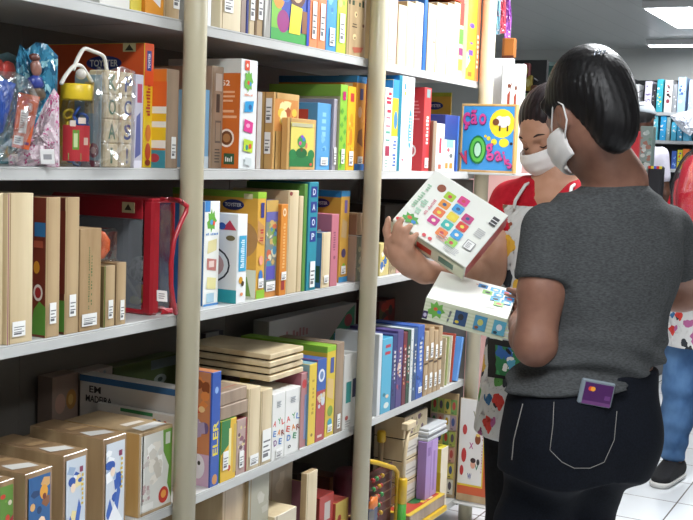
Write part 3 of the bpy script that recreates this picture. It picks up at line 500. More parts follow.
# ---- row D, lower shelf: front row of wooden picture packs
PK = [(-2, 14, 478, '#6c9a45', ['#d84a3a', '#7fb04a', '#e8e0c8', '#a03a4a'], 'green and red wooden picture pack at the left edge of the photo'),
      (25, 52, 466, '#2f5f94', ['#d8a86a', '#f0d0b0', '#3f7ab0', '#22406a', '#8a5a3a'], 'wooden picture pack with a dark blue scene, second from the left'),
      (63, 87, 449, '#c9d2dc', ['#2f56a8', '#f0f2f4', '#e8d8a0', '#9ab0cc'], 'wooden picture pack with a white and blue scene, left of its twin'),
      (103, 126, 433, '#cfd6de', ['#2f56a8', '#f2f4f6', '#e0c8b0', '#9ab0cc'], 'wooden picture pack with a white and blue scene, right of its twin')]
for k, (a, c, vt, col, cs, lab) in enumerate(PK):
    d = [('r', 'S', .08, .04, .84, .9, col), ('b', 'S', .1, .05, .8, .88, 12, cs, 40+k)]
    if k in (2, 3): d += [('p', 'S', [(.15, .2), (.3, .35), (.45, .2), (.65, .5), (.75, .4), (.6, .12), (.3, .06)], '#3a62b4'), ('p', 'S', [(.2, .1), (.5, .28), (.85, .08), (.8, .04), (.3, .04)], '#eef0f3'), ('e', 'S', .35, .7, .3, .1, '#2f56a8'), ('e', 'S', .4, .63, .2, .1, '#efd9c2'), ('t', 'S', .78, .6, .35, .1, '#d0b23a', '~7', 90), ('r', 'S', .66, .78, .14, .06, '#8a3a5a')]
    if k == 1: d += [('e', 'S', .6, .28, .4, .16, '#d8b090'), ('e', 'S', .68, .75, .3, .16, '#e0a03a'), ('e', 'S', .7, .7, .14, .07, '#7a3a2a'), ('p', 'S', [(.1, .04), (.4, .05), (.3, .2), (.12, .25)], '#8a6a4a')]
    if k == 0: d += [('e', 'S', .3, .4, .5, .3, '#5aa04a'), ('p', 'S', [(.6, .3), (.92, .2), (.92, .6), (.7, .55)], '#b83a4a')]
    d += [('p', 'T', [(.1, .2), (.8, .1), (.85, .25), (.2, .38)], '#d8d6d0'), ('p', 'T', [(.2, .5), (.85, .45), (.85, .55), (.25, .6)], '#b09068')]
    I('D', a, c, vt, .0 if k else .02, .21, 'brown', 'tan', 'wooden_picture_pack', 'puzzle', lab, d, top='brown', group='wooden picture packs on the lower shelf')
I('D', 139, 172, 424, .0, .22, 'tan', 'honey', 'wooden_picture_pack', 'puzzle', 'wooden pack with white picture, green corner and flower by the near post', [
    ('r', 'S', .05, .04, .93, .92, '#d9d8d0'), ('p', 'S', [(.98, .96), (.7, .96), (.72, .7), (.9, .5), (.85, .3), (.98, .1)], '#6c9a3f'), ('r', 'S', .78, .78, .14, .14, '#cfd2c4'), ('b', 'S', .2, .3, .5, .55, 26, ['#f4f2ec', '#c9c2b4', '#e8e2d6', '#d8d2c6'], 51), ('b', 'S', .08, .1, .25, .8, 12, ['#b89a98', '#c9c0b8'], 52), ('e', 'S', .74, .17, .3, .2, '#c8382e'), ('e', 'S', .74, .18, .16, .1, '#e8a04a'), ('r', 'S', .08, .06, .35, .08, '#e8e6e0'),
    ('p', 'T', [(.2, .05), (.9, .05), (.9, .2), (.25, .22)], '#e4e4e0'), ('p', 'T', [(.3, .3), (.8, .28), (.8, .36), (.3, .4)], '#e8ded0')], top='tan', group='wooden picture packs on the lower shelf')
# second row of packs behind them
for k, (a, c, vt, y_, lab) in enumerate(((2, 40, 449, .235, 'brown wooden pack lying behind the dark blue scene pack'), (40.5, 78, 437, .235, 'brown wooden pack lying behind the white and blue twins'), (78.5, 112, 427, .235, 'brown wooden pack with red strip behind the right twin'))):
    I('D', a, c, vt, y_, .11, 'brown', 'brown', 'wooden_picture_pack', 'puzzle', lab, [('p', 'T', [(.3, .2), (.7, .25), (.7, .4), (.3, .38)], '#cfcac0'), ('r', 'T', .1, .6, .3, .12, '#a83a32' if k == 2 else '#6a503a')], top='brown', group='wooden picture packs on the lower shelf')
# boxes at the back of the left bay
I('D', 52, 78, 372, .41, .05, '#8f7a6e', '#8a766a', 'puzzle_box', 'box', 'box with two animal faces on it, back corner of the lower shelf', [('e', 'S', .3, .7, .4, .22, '#b08a78'), ('e', 'S', .72, .72, .4, .22, '#a8763a'), ('e', 'S', .7, .72, .2, .12, '#c8a058'), ('r', 'S', 0, 0, 1, .45, '#a8a39c')])
I('D', 80, 112, 366, .41, .05, '#b5aaa6', '#a59a96', 'puzzle_box', 'box', 'pale pinkish box beside the animal face box, back of lower shelf', [('e', 'S', .75, .88, .3, .1, '#c88a98'), ('b', 'S', .4, .8, .6, .18, 6, ['#8a9aa0', '#d8c8c0'], 3)])
I('D', 113, 178, 353, .41, .05, '#5f6f47', '#566541', 'toy_box', 'box', 'olive green box with robot faces at the back by the near post', [('e', 'S', .12, .78, .1, .1, '#9aa08a'), ('e', 'S', .42, .72, .16, .12, '#8fa0a8'), ('e', 'S', .42, .72, .08, .06, '#3a4a5a'), ('e', 'S', .7, .72, .2, .13, '#a8b4b0'), ('e', 'S', .7, .72, .08, .06, '#4a5a52'), ('r', 'S', .55, .86, .45, .12, '#7a8a90')])
# second bay of row D
I('D', 211.4, 220, 371, .0, .085, '#2f55a8', '#c9845a', 'cartoon_game_box', 'box', 'blue spine with yellow letters and orange cartoon cover, by the near post', [('t', 'S', .5, .42, .30, .6, '#e6d23a', 'ELER', 90), ('e', 'S', .5, .06, .6, .09, '#c88a4a'), ('e', 'S', .5, .84, .4, .06, '#8fb0e0'), ('b', 'C', .05, .62, .85, .33, 14, ['#e08a4a', '#c8502c', '#f0c890', '#8a4a2a'], 60), ('b', 'C', .05, .3, .85, .3, 12, ['#e8e4e8', '#b0a0c0', '#6a5a8a'], 61), ('r', 'C', 0, 0, 1, .28, '#c9a8c0'), ('e', 'C', .55, .17, .5, .22, '#e6e4ea'), ('e', 'C', .6, .2, .1, .04, '#333333'), ('r', 'C', .95, 0, .05, 1, '#2f55a8')])
I('D', 221, 236, 417, .0, .1, '#e0b52f', '#4f9a3a', 'toy_pack', 'pack', 'green and yellow toy pack under the stacked brown boxes', [('p', 'S', [(0, .45), (.55, .6), (.6, 1), (0, 1)], '#2f7a3c'), ('r', 'S', .5, .15, .16, .7, '#e8dfa0'), ('e', 'S', .55, .2, .2, .1, '#c84a2c'), ('r', 'S', .8, .1, .2, .8, '#c8a850')], st=[('S', .1, .2, .35, .3)])
I('D', 236.5, 246.6, 417, .006, .1, '#b59a92', '#a04a4a', 'toy_pack', 'pack', 'pinkish plastic toy pack between the green pack and pale wood', [('b', 'S', .05, .3, .9, .65, 14, ['#c8b8b8', '#8a5a6a', '#d8c890', '#6a4a52'], 62), ('r', 'S', .85, 0, .15, 1, '#8a2f34')], st=[('S', .25, .12, .4, .3)])
I('D', 247.3, 259.7, 386, .004, .12, 'pale', 'pale', 'wooden_puzzle', 'puzzle', 'taller wooden puzzle with a low white sticker, left of its narrow neighbour', st=[('S', .2, .05, .7, .13)])
I('D', 260.3, 271.6, 388, .002, .12, 'pale', 'pale', 'wooden_puzzle', 'puzzle', 'wooden puzzle with a large white label beside the letter boxes', st=[('S', .15, .05, .75, .42)])
LET = [('A', '#d8403a', .25, .55), ('Y', '#3a9a4a', .62, .57), ('L', '#d8403a', .9, .55), ('E', '#c8402c', .25, .4), ('A', '#e08a2a', .6, .4), ('R', '#8a3a2a', .9, .38), ('D', '#7a3f8a', .3, .26), ('E', '#3a8a5a', .7, .26)]
for k, (a, c, lab) in enumerate(((272, 284.7, 'left of two white boxes printed with coloured letters'), (285.2, 300, 'right of two white boxes printed with coloured letters'))):
    dd = [('t', 'S', u_-.05, v_, .24, .09, ([q, '#3a7ac0'][(i_+k) % 4 == 3]), ch, (-14, 8, 12, -8)[(i_+k) % 4]) for i_, (ch, q, u_, v_) in enumerate(LET)] + [('l', 'S', .3, .78, .45, .1, 4, '#9aa0a6'), ('e', 'S', .5, .86, .3, .02, '#b0b4b8')]
    if k: dd += [('e', 'S', .3, .12, .2, .05, '#222222'), ('e', 'S', .3, .12, .1, .025, '#e6e6e2'), ('r', 'S', .93, 0, .07, 1, '#8a6a5a')]
    I('D', a, c, (391, 386)[k], .0, .14, '#e6e6e2', '#dcdcd8', 'alphabet_box', 'box', lab, dd, st=[('S', .3, .03, .5, .13)] if not k else [], group='white letter boxes on the lower shelf')
I('D', 300.4, 306.6, 372, .006, .14, '#b07a7c', '#a0606a', 'game_box', 'box', 'thin pinkish spine right of the white letter boxes', [('e', 'S', .5, .85, .7, .12, '#c23a3a'), ('r', 'S', .6, .1, .4, .6, '#7a8ab0')])
I('D', 308, 316, 363, .0, .2, '#dfc244', '#7fa6b0', 'game_box', 'box', 'yellow spine with a pale blue cover, lower shelf', [('t', 'S', .5, .6, .45, .35, '#b8962a', '~9', 90), ('b', 'C', .6, .05, .4, .9, 14, ['#e0c84a', '#5a8aa0', '#c85a4a', '#c8d8d0'], 63), ('e', 'S', .5, .12, .3, .04, '#8a6a2a')])
I('D', 316.4, 325.3, 358, .0, .2, '#b0484a', '#34559a', 'game_box', 'box', 'blue and red spine with a white oval between two yellow boxes', [('r', 'S', 0, .62, 1, .38, '#3a5fa8'), ('e', 'S', .5, .8, .7, .16, '#e0e4ea'), ('e', 'S', .5, .8, .4, .1, '#6a86b0'), ('b', 'S', .05, .4, .9, .24, 8, ['#d8c8a0', '#8a6a4a', '#c8d0d8'], 64), ('r', 'S', .2, .05, .5, .03, '#e0c8c0')])
I('D', 326, 334.7, 345, .006, .3, '#d9bd3c', '#d5b638', 'toy_box', 'box', 'large yellow box with lime top and navy logo, lower shelf', [('r', 'C', 0, .93, 1, .07, '#7fae36'), ('r', 'S', 0, .94, 1, .06, '#8fbf3a'), ('e', 'C', .72, .82, .2, .1, '#2a3a7a'), ('t', 'C', .72, .82, .15, .04, '#e8e8e8', 'TOYSTER', 0), ('p', 'C', [(.3, .6), (.9, .75), (.9, .7), (.3, .5)], '#c88a3a'), ('r', 'S', .4, .7, .4, .17, '#4a5a9a'), ('p', 'S', [(.1, .45), (.8, .4), (.8, .62), (.1, .66)], '#d8b878'), ('e', 'S', .5, .28, .6, .12, '#7a9a3a'), ('e', 'S', .5, .15, .5, .1, '#3a9ab0')], st=[('S', .25, .05, .5, .08)], top='#86b838')
I('D', 335.2, 343, 342, .004, .2, 'mdf', 'mdf', 'wooden_puzzle', 'puzzle', 'brown wooden puzzle right of the large yellow box, lower shelf', st=[('S', .3, .05, .4, .16)])
I('D', 343.5, 356, 352, .002, .14, '#d6d6d2', '#cfcfca', 'game_box', 'box', 'tall white box with a dark teal patch left of the second post', [('r', 'S', .2, .35, .4, .28, '#2f8a86'), ('r', 'S', .7, .4, .3, .25, '#3a3a5a'), ('e', 'S', .3, .15, .25, .06, '#b0504a'), ('l', 'S', .2, .02, .5, .1, 3, '#a8a8a4')])
I('D', 268, 355, 303, .33, .06, '#b9b8b4', '#a9a8a4', 'toy_box', 'box', 'big grey carton with a green triangle standing at the back of the shelf', [('p', 'S', [(.55, .45), (.98, .4), (.98, .98), (.88, .9)], '#3f9a74'), ('e', 'S', .9, .8, .1, .16, '#b05058'), ('t', 'S', .3, .8, .25, .1, '#b07a7c', '~7', 0)])
I('D', 205, 222, 330, .43, .02, '#8a8a88', '#3a3a44', 'poster_board', 'board', 'dark framed picture board standing at the back of the shelf', [('r', 'S', .08, .2, .6, .7, '#a9a9a6'), ('e', 'S', .4, .4, .4, .3, '#c88a7a'), ('e', 'S', .4, .5, .3, .2, '#5a8a90'), ('r', 'S', .75, 0, .25, 1, '#2f3038')])
I('D', 223, 262, 346, .42, .03, '#4a3434', '#3a2a2a', 'game_box', 'box', 'dark maroon box lettered in red at the back behind the plaques', [('t', 'S', .5, .8, .7, .1, '#8a3a3a', '~9', 0)])
# third bay of row D
I('D', 378, 381.3, 334, .0, .16, '#d2d6d8', '#c4c8ca', 'game_box', 'box', 'thin white spine right of the second post, lower shelf')
I('D', 381.6, 391.6, 337, .0, .18, '#59a9c6', '#3f8fb0', 'picture_book', 'book', 'light blue book with red title right of the second post', [('r', 'S', .3, .87, .5, .04, '#b83a4a'), ('r', 'S', .25, .78, .55, .04, '#b83a4a'), ('e', 'S', .3, .25, .25, .05, '#3a7a8a'), ('e', 'S', .55, .1, .5, .08, '#d8e0d8'), ('e', 'S', .6, .22, .3, .05, '#e8c8a8')])
BK = [(392, 396.4, 322, '#3a3f6e', ['#6a6aa8', '#2a2a4a'], 'dark indigo spine right of the light blue book'), (396.7, 402.4, 318, '#55497c', ['#c8926a', '#a04a5a', '#3a3a6a', '#d8b8a0'], 'purple spine with tiny pictures, lower shelf'), (402.8, 406.4, 320, '#6e3038', ['#b8503a', '#3a2a2a', '#c89a6a'], 'dark red spine between purple and green books'), (406.7, 410, 318, '#2f4a3a', ['#b83a3a', '#4a6a4a'], 'dark green spine with red specks'), (410.3, 412.8, 317, '#cfd4d4', ['#8aa0a8'], 'thin white spine beside the slate blue book'), (413, 416.6, 316, '#3f5678', ['#8aa0b8', '#2a3a52'], 'slate blue spine, lower shelf'), (417, 423.4, 313, '#3f5fa8', ['#6a8ac8', '#2a427a'], 'broad royal blue spine left of the wooden spines')]
for k, (a, c, vt, col, cs, lab) in enumerate(BK):
    I('D', a, c, vt+12, .0, .18, col, col, 'picture_book', 'book', lab, [('b', 'S', .08, .08, .84, .84, 14, cs, 70+k), ('t', 'S', .5, .6, .4, .4, '#d8d4c8', '~%d' % (7+k % 3), 90)], st=[('S', .3, .08, .5, .08)] if k == 6 else [], group='picture books on the lower shelf')
for k, (a, c, vt, lab) in enumerate(((424, 428, 331, 'first wooden spine right of the royal blue book'), (428.4, 433.2, 327, 'second wooden spine right of the royal blue book'), (433.6, 437.4, 330, 'third wooden spine right of the royal blue book'), (437.8, 441.6, 326, 'fourth wooden spine, touching the slanted magazines'))):
    I('D', a, c, vt, .0, .14, 'tan', 'brown', 'wooden_puzzle', 'puzzle', lab, [('r', 'S', .05, .48, .9, .03, '#4a3826')], st=[('S', .3, .55, .5, .22), ('S', .3, .1, .5, .22)], group='wooden spines by the slanted magazines')
I('D', 378, 424, 292, .3, .1, '#6a2a2a', '#5a2a2a', 'game_box', 'box', 'dark red patterned box at the back behind the picture books', [('b', 'S', 0, .3, 1, .7, 22, ['#8a4a2a', '#a83a2a', '#3a3a3a', '#5a5a3a', '#a07a4a'], 80)])

# ---- row E, bottom shelf
zE = ony(250, 519, .0)[2]
I('E', 262, 295, 507, .0, .1, '#cfc3aa', 'pale', 'wooden_crate_box', 'box', 'pale wooden box at the bottom with boards standing behind', top='pale')
I('E', 221, 243.5, 478, .03, .2, 'tan', 'tan', 'wooden_puzzle', 'puzzle', 'thick tan wooden slab on the bottom shelf right of the near post')
I('E', 244, 267.5, 463, .02, .014, '#a39f8c', '#a8926c', 'wooden_puzzle', 'puzzle', 'wooden board with a faded grey and green picture, bottom shelf', [('b', 'S', .05, .05, .9, .9, 16, ['#b4b0a0', '#8f8f7c', '#a8ac98', '#bcb8aa'], 90), ('p', 'S', [(.7, .05), (.95, .05), (.95, .3), (.8, .22)], '#6a9a4a')])
I('E', 268, 291, 452, .105, .012, '#a08f74', '#a8926c', 'wooden_puzzle', 'puzzle', 'wooden board with a faded brown and yellow picture, bottom shelf', [('b', 'S', .05, .05, .9, .9, 16, ['#a88a72', '#b4a084', '#a49a60', '#8f7f6a'], 91)])
I('E', 305, 315.6, 470, .002, .02, 'pale', 'tan', 'wooden_puzzle', 'puzzle', 'narrow upright pale wood plank box on the bottom shelf')
I('E', 295, 303.5, 483, .06, .2, '#b39a3a', '#8a5a6a', 'game_box', 'box', 'yellow and plum box left of the upright plank, bottom shelf', [('r', 'S', 0, 0, 1, .5, '#7a4a5a'), ('r', 'S', .4, .55, .15, .3, '#3a3a2a')])
I('E', 316, 332.5, 492, .012, .16, '#a8332c', '#7a2a24', 'game_box', 'box', 'red box with a small white label right of the upright plank', [('r', 'S', .35, .72, .4, .2, '#b8b0aa'), ('r', 'S', 0, 0, 1, .65, 'tan')])
I('E', 333.5, 347, 498, .004, .1, '#c9ae5c', '#a8463a', 'picture_book', 'book', 'yellow book with red marks near the second post, bottom shelf', [('e', 'S', .3, .78, .3, .1, '#a83a2c'), ('e', 'S', .5, .6, .3, .12, '#a83a2c'), ('e', 'S', .3, .4, .3, .12, '#a83a2c'), ('r', 'S', .88, 0, .12, 1, '#a8803a')])
I('E', 317, 338, 474, .2, .12, '#7a4a26', '#5a2f22', 'toy_box', 'box', 'dim orange and maroon toy box at the back of the bottom shelf', [('r', 'S', .4, .7, .6, .25, '#b8662a'), ('r', 'S', 0, 0, 1, .55, '#3a2422')])
I('E', 296, 316, 466, .25, .1, '#33241f', '#2a1e1a', 'toy_box', 'box', 'dark box at the back of the bottom shelf behind the upright plank', [('e', 'S', .5, .8, .3, .08, '#6a6a66'), ('e', 'S', .7, .6, .3, .08, '#5a5a58')])
build_specs()
# ------------------------------------------------------------------ bags, jars and loose toys on the shelves
def find(lab): return [s for s in SPEC if lab in s['label']][0]
def onplane(u, v, P0, nrm):
    r = ray(u, v); nrm = np.array(nrm, float); return CAM + r*(np.dot(np.array(P0)-CAM, nrm)/np.dot(r, nrm))
def pillow(px, P0, hdir, th, mt, wob=.3, seed=1, rings=7, dens=4, zmin=None):
    """closed bag-like body over an outline given in the photo, standing on the vertical plane through P0"""
    h = np.array(hdir, float); h /= np.linalg.norm(h); n = np.array([h[1], -h[0], 0.0])
    pts = [onplane(u, v, P0, n) for u, v in px]; out = []
    for i, p in enumerate(pts):
        q = pts[(i+1) % len(pts)]
        for k in range(dens): out.append(p+(q-p)*k/dens)
    out = np.array(out); c = out.mean(0); rr = np.random.RandomState(seed); N = len(out); vs = []; fs = []
    for side in (1, -1):
        for j in range(rings):
            t = j/rings; ring = c+(out-c)*(1-t); bul = th*(1-(1-t)**2.2)
            nz = (rr.rand(N)-.5)*th*wob*(1 if 0 < t else 0)
            for i in range(N): vs.append(ring[i]+n*(side*(bul*.9+nz[i])))
        vs.append(c+n*side*th)
    def base(s): return 0 if s == 1 else rings*N+1
    for s in (1, -1):
        b = base(s)
        for j in range(rings-1):
            for i in range(N):
                q = [b+j*N+i, b+j*N+(i+1) % N, b+(j+1)*N+(i+1) % N, b+(j+1)*N+i]; fs.append(q if s == 1 else q[::-1])
        for i in range(N):
            q = [b+(rings-1)*N+i, b+(rings-1)*N+(i+1) % N, b+rings*N]; fs.append(q if s == 1 else q[::-1])
    if zmin is not None: vs = [np.array((p[0], p[1], max(p[2], zmin+.001+.0004*(i % 3)))) for i, p in enumerate(vs)]
    mb = MB(); mb.add(vs, fs, mt, False); return mb, n, pts
def card(px4, P0, hdir, th, mt, decos=(), tilt=None):
    """thin rigid card whose four corners (bl, br, tr, tl) are given"""
    h = np.array(hdir, float); h /= np.linalg.norm(h); n = np.array([h[1], -h[0], 0.0])
    p = [Vector(onplane(u, v, P0, n)) for u, v in px4]; N = Vector(n)
    mb = MB(); q = [a-N*th for a in p]
    mb.add(p+q, [[0, 1, 2, 3], [7, 6, 5, 4], [0, 4, 5, 1], [1, 5, 6, 2], [2, 6, 7, 3], [3, 7, 4, 0]], mt)
    ux = p[1]-p[0]; uy = p[3]-p[0]
    mb.deco({'S': (p[0], ux.normalized(), uy.normalized(), N, ux.length, uy.length)}, decos)
    return mb
CLEAR = clear('clear plastic film', fac=.86)
CLEAR2 = clear('clear rigid plastic', fac=.9, rough=.06)
HD = (.83, -.56)
zB = LV['B']
# red box lying across the tops of the pale puzzles
rb = [q for q in SPEC if q['row'] == 'A' and q['label'].split(',')[0] in ('pale wooden puzzle with a dark knot', 'broad pale wooden puzzle under the red box', 'pale wooden puzzle', 'pale wooden puzzle touching the green striped edge', 'thin edge striped red')]
zr = max(q['z1'] for q in rb)+.001; rx0, rx1 = min(q['x0'] for q in rb)+.03, max(q['x1'] for q in rb)
make_box(dict(row='A', x0=rx0, x1=rx1, y0=.008, y1=.21, z0=zr, z1=zr+.05, sp='#d63a2a', cv='#d2642a', name='game_box', cat='box', label='red and orange box lying across the tops of the pale wooden puzzles', deco=[('b', 'S', 0, .1, 1, .8, 14, ['#f0b52f', '#7a2018', '#e0742a'], 4)], st=[], top=None, group=None))
# letter blocks
G0 = ony(104.6, 130, .012)[0]; G1 = ony(117.4, 130, .012)[0]
bs = .0495
for ci, (x, letters, col) in enumerate(((G0, 'IAOK', '#2f6a4a'), (G0+bs*.93, '!SCP', '#2f3f86'))):
    for k, ch in enumerate(letters):
        x_ = x+ci*.004; z = zB+.0006+k*(bs+.0008); y = .012
        mb = MB().box((x_, y, z), (x_+bs*.92, y+bs*.92, z+bs), 'pale', .003)
        mb.deco({'S': (Vector((x_, y, z)), Vector((1, 0, 0)), Vector((0, 0, 1)), Vector((0, -1, 0)), bs*.92, bs)}, [('t', 'S', .5, .5, .5 if ch not in 'I!' else .14, .66, mat(col, .5), ch, 0)])
        o = mb.build('letter_block', None, (x_+bs*.46, y+bs*.46, z))
        tag(o, 'pale wooden letter block with a %s %s' % ('dark green' if ci == 0 else 'navy blue', {'!': 'exclamation mark', 'I': 'letter I'}.get(ch, 'letter '+ch)), 'letter block', 'wooden letter blocks in a plastic pack')
xL = G0-.007
mb = MB().box((xL-.004, .014, zB+.0006), (xL, .085, zB+.19), '#8fa6ae', .001, {'-X': M('#8ea5ad')})
mb.deco({'C': (Vector((xL-.004, .085, zB+.0006)), Vector((0, -1, 0)), Vector((0, 0, 1)), Vector((-1, 0, 0)), .071, .19)}, [('r', 'C', .4, .58, .35, .34, '#c8b48a'), ('b', 'C', .4, .58, .35, .34, 6, ['#a08a5a', '#e0d0a8'], 4), ('e', 'C', .75, .18, .4, .16, '#8a4a5a'), ('e', 'C', .75, .18, .2, .08, '#c8a8a8'), ('r', 'C', 0, 0, 1, .07, '#8a4a5a'), ('e', 'C', .35, .42, .3, .1, '#a85a4a')])
tag(mb.build('printed_card', None, (xL, .05, zB)), 'blue-grey printed card standing against the letter blocks', 'card')
mb, n_, _ = pillow([(94, 168), (134, 168), (135, 120), (136, 72), (122, 66), (108, 70), (97, 66), (92, 100)], (G0, -.016, zB), (1, .0), .012, CLEAR, .8, 5, zmin=zB)
tag(mb.build('clear_bag', None, tuple(ony(115, 168, -.016))), 'clear plastic bag wrapped over the wooden letter blocks', 'bag')
rp = MB()
for pp in ([(61, 84), (66, 75), (74, 66), (81, 66), (87, 74), (92, 82)], [(73, 70), (78, 58), (84, 49), (92, 51), (103, 56), (106, 66), (108, 78)]):
    c_ = [Vector(ony(u, v, .035)) for u, v in pp]; f_ = []
    for i in range(len(c_)-1):
        for k in range(5):
            t = k/5; p0 = c_[max(i-1, 0)]; p1, p2 = c_[i], c_[i+1]; p3 = c_[min(i+2, len(c_)-1)]
            f_.append(.5*((2*p1)+(p2-p0)*t+(2*p0-5*p1+4*p2-p3)*t*t+(3*p1-p0-3*p2+p3)*t**3))
    rp.tube(f_+[c_[-1]], .0042, '#d8d5cb', 8)
rp.blob(ony(81, 74, .03), (.011, .011, .011), '#c9c4ba')
ro = rp.build('cord_handle', None, tuple(ony(85, 80, .035))); tag(ro, 'white cord handle looping above the letter blocks pack', 'cord')
# jar
jc = ony(76, 150, .055); jr = .033; jx, jy = jc[0], .055
jar = empty('plastic_jar', (jx, jy, zB), 'clear plastic jar with yellow lid full of blue and yellow rings', 'jar')
hh = ony(76, 100, .055)[2]-zB; ht = ony(76, 84, .055)[2]-zB
part(MB().lathe((jx, jy, zB+.0005), [(jr*.9, 0), (jr, .006), (jr, hh*.8), (jr*.86, hh*.97), (jr*.86, hh)], CLEAR2), 'jar_body', jar)
part(MB().lathe((jx, jy, zB+hh), [(jr*.95, 0), (jr*.98, .003), (jr*.98, ht-hh-.004), (jr*.9, ht-hh)], mat('#e2c22c', .35)), 'lid', jar, 'yellow screw lid')
lb = MB(); vs = []; NS = 14
for k in range(NS+1):
    th = math.radians(-190+105*k/NS)
    for z in (.012, hh*.62): vs.append((jx+(jr+.0006)*math.cos(th), jy+(jr+.0006)*math.sin(th), zB+z))
for k in range(NS): lb.add([vs[2*k], vs[2*k+2], vs[2*k+3], vs[2*k+1]], [[0, 1, 2, 3]], mat('#b8343a', .4), True)
for (a0, a1, z0_, z1_, c_) in ((-150, -128, .035, .075, '#6a9a3a'), (-146, -133, .04, .068, '#c8d8a0'), (-165, -120, .014, .028, '#7a9a5a'), (-160, -140, .082, .094, '#e8d8c8'), (-132, -105, .088, .1, '#e8d8c8'), (-112, -95, .045, .06, '#d8b8a8')):
    v4 = [(jx+(jr+.0012)*math.cos(math.radians(a)), jy+(jr+.0012)*math.sin(math.radians(a)), zB+z) for a, z in ((a0, z0_), (a1, z0_), (a1, z1_), (a0, z1_))]
    lb.add(v4, [[0, 1, 2, 3]], c_)
part(lb, 'label', jar, 'red paper label with green print')
for k in range(16):
    th = k*2.4; rr_ = jr*.5 if k % 3 else .0; z = zB+.012+k*.0068; c0 = Vector((jx+rr_*math.cos(th), jy+rr_*math.sin(th), z)); ax = k*1.1
    pts = []
    for q in range(10):
        a = q*2*math.pi/10; e1 = Vector((math.cos(ax), math.sin(ax), 0)); e2 = Vector((-math.sin(ax)*.5, math.cos(ax)*.5, .85))
        pts.append(c0+(e1*math.cos(a)+e2*math.sin(a))*.0105)
    part(MB().tube(pts, .0032, mat(('#3a62b8', '#3a62b8', '#e0c22c')[k % 3], .35), 6, closed=True), 'ring', jar)
# toy bags at the near end
pk = cells('pink crinkled print', '#c9b7bf', ['#b0527e', '#d9cfd2', '#a8a4a8', '#c46a94'], 75, .42, .25)
mb, _, pts = pillow([(9, 168), (34, 168), (59.5, 168), (59.5, 140), (59, 96), (54, 88), (44, 105), (34, 128), (20, 148), (8, 156)], ony(40, 167, .012), HD, .014, pk, .9, 3, zmin=zB)
b0 = ony(36, 167, .012); o = mb.build('toy_bag', None, (b0[0], b0[1], zB)); tag(o, 'crinkled pink and white plastic toy bag left of the yellow-lidded jar', 'bag')
k = card([(41, 164), (55, 164), (54, 149), (40, 149)], ony(48, 164, -.014), HD, .0006, '#dcdcda', [('r', 'S', .2, .3, .6, .35, '#8f8f92')]); kk = k.build('price_sticker', o, (b0[0], b0[1], zB)); kk['label'] = 'white price sticker'
bl = cells('blue foil print', '#3d7f9c', ['#6fb0c4', '#2a5a78', '#9ac8d0', '#386a8a'], 45, .5, .15)
mb, _, pts = pillow([(20, 166), (40, 166), (57, 120), (58, 56), (47, 44), (36, 42), (26, 50), (20, 44), (16, 60)], ony(36, 100, .082), HD, .014, bl, .8, 8, zmin=zB)
b0 = ony(36, 167, .1); o = mb.build('toy_bag', None, (b0[0], b0[1], zB)); tag(o, 'shiny blue foil toy bag with a small cartoon figure, behind the pink bag', 'bag')
k = MB(); c_ = Vector(ony(36, 68, .06)); k.blob(c_, (.014, .007, .017), '#8a5f52', wob=.1); k.blob(c_+Vector((0, 0, -.028)), (.02, .008, .014), '#2b3a86', wob=.2); k.blob(c_+Vector((-.004, 0, .02)), (.014, .007, .008), '#5a3028', wob=.1); k.blob(c_+Vector((.004, 0, -.05)), (.022, .007, .014), '#5a4a3a', wob=.2)
kk = k.build('printed_figure', o, (b0[0], b0[1], zB))
mb, _, pts = pillow([(-14, 166), (8, 166), (24, 130), (28, 62), (8, 52), (-12, 58)], ony(6, 100, .16), HD, .012, mat('#5a7f86', .35), .6, 9, zmin=zB)
k = mb; c_ = Vector(ony(8, 70, .137)); k.blob(c_, (.02, .006, .018), '#c0453c', wob=.1); k.blob(c_+Vector((-.03, .0, .004)), (.018, .006, .018), '#b83f3a', wob=.1)
tag(k.build('toy_bag', None, tuple(ony(6, 167, .13))), 'dull teal toy bag with two red spots at the left end of the shelf', 'bag')
P0 = ony(20, 150, -.02)
mb = card([(12, 147), (29, 150), (40, 97), (19, 92)], P0, HD, .006, '#c75a2c', [('r', 'S', .25, .28, .45, .42, '#cfcac4'), ('l', 'S', .3, .36, .36, .3, 7, '#7a6f6a'), ('r', 'S', .05, .06, .55, .16, '#dcdad6'), ('l', 'S', .1, .08, .45, .12, 3, '#77777a'), ('e', 'S', .76, .76, .26, .16, '#ece6e0'), ('o', 'S', .76, .76, .22, .13, '#c04a3a', '#ece6e0'), ('r', 'S', .64, .08, .3, .05, '#6a3f6a')])
root = empty('toy_bag', (P0[0], P0[1], zB), 'clear toy bag with orange header card and blue toy, leaning at the left end', 'bag')
part(mb, 'header_card', root, 'orange printed card')
mb, _, _ = pillow([(-12, 140), (3, 132), (12, 100), (16, 84), (2, 78), (-14, 80)], ony(4, 110, -.022), HD, .016, mat('#2f4f9c', .3), .1, 4, zmin=zB)
part(mb, 'toy', root, 'dark blue plastic toy')
mb, _, _ = pillow([(-14, 160), (18, 162), (42, 104), (30, 80), (16, 72), (-10, 70)], ony(10, 130, -.024), HD, .03, CLEAR, .5, 6, zmin=zB)
part(mb, 'plastic_film', root)
mb = MB(); c_ = ony(2, 160, -.03); mb.box((c_[0]-.03, -.012, zB+.0005), (c_[0]+.012, .006, zB+.034), '#d8a82c', .002)
mb.deco({'S': (Vector((c_[0]-.03, -.012, zB)), Vector((1, 0, 0)), Vector((0, 0, 1)), Vector((0, -1, 0)), .042, .034)}, [('l', 'S', .4, .2, .5, .6, 3, '#8a5a2a')])
tag(mb.build('toy_box', None, (c_[0]-.01, 0, zB)), 'tiny yellow box at the very left of the eye-level shelf', 'box')

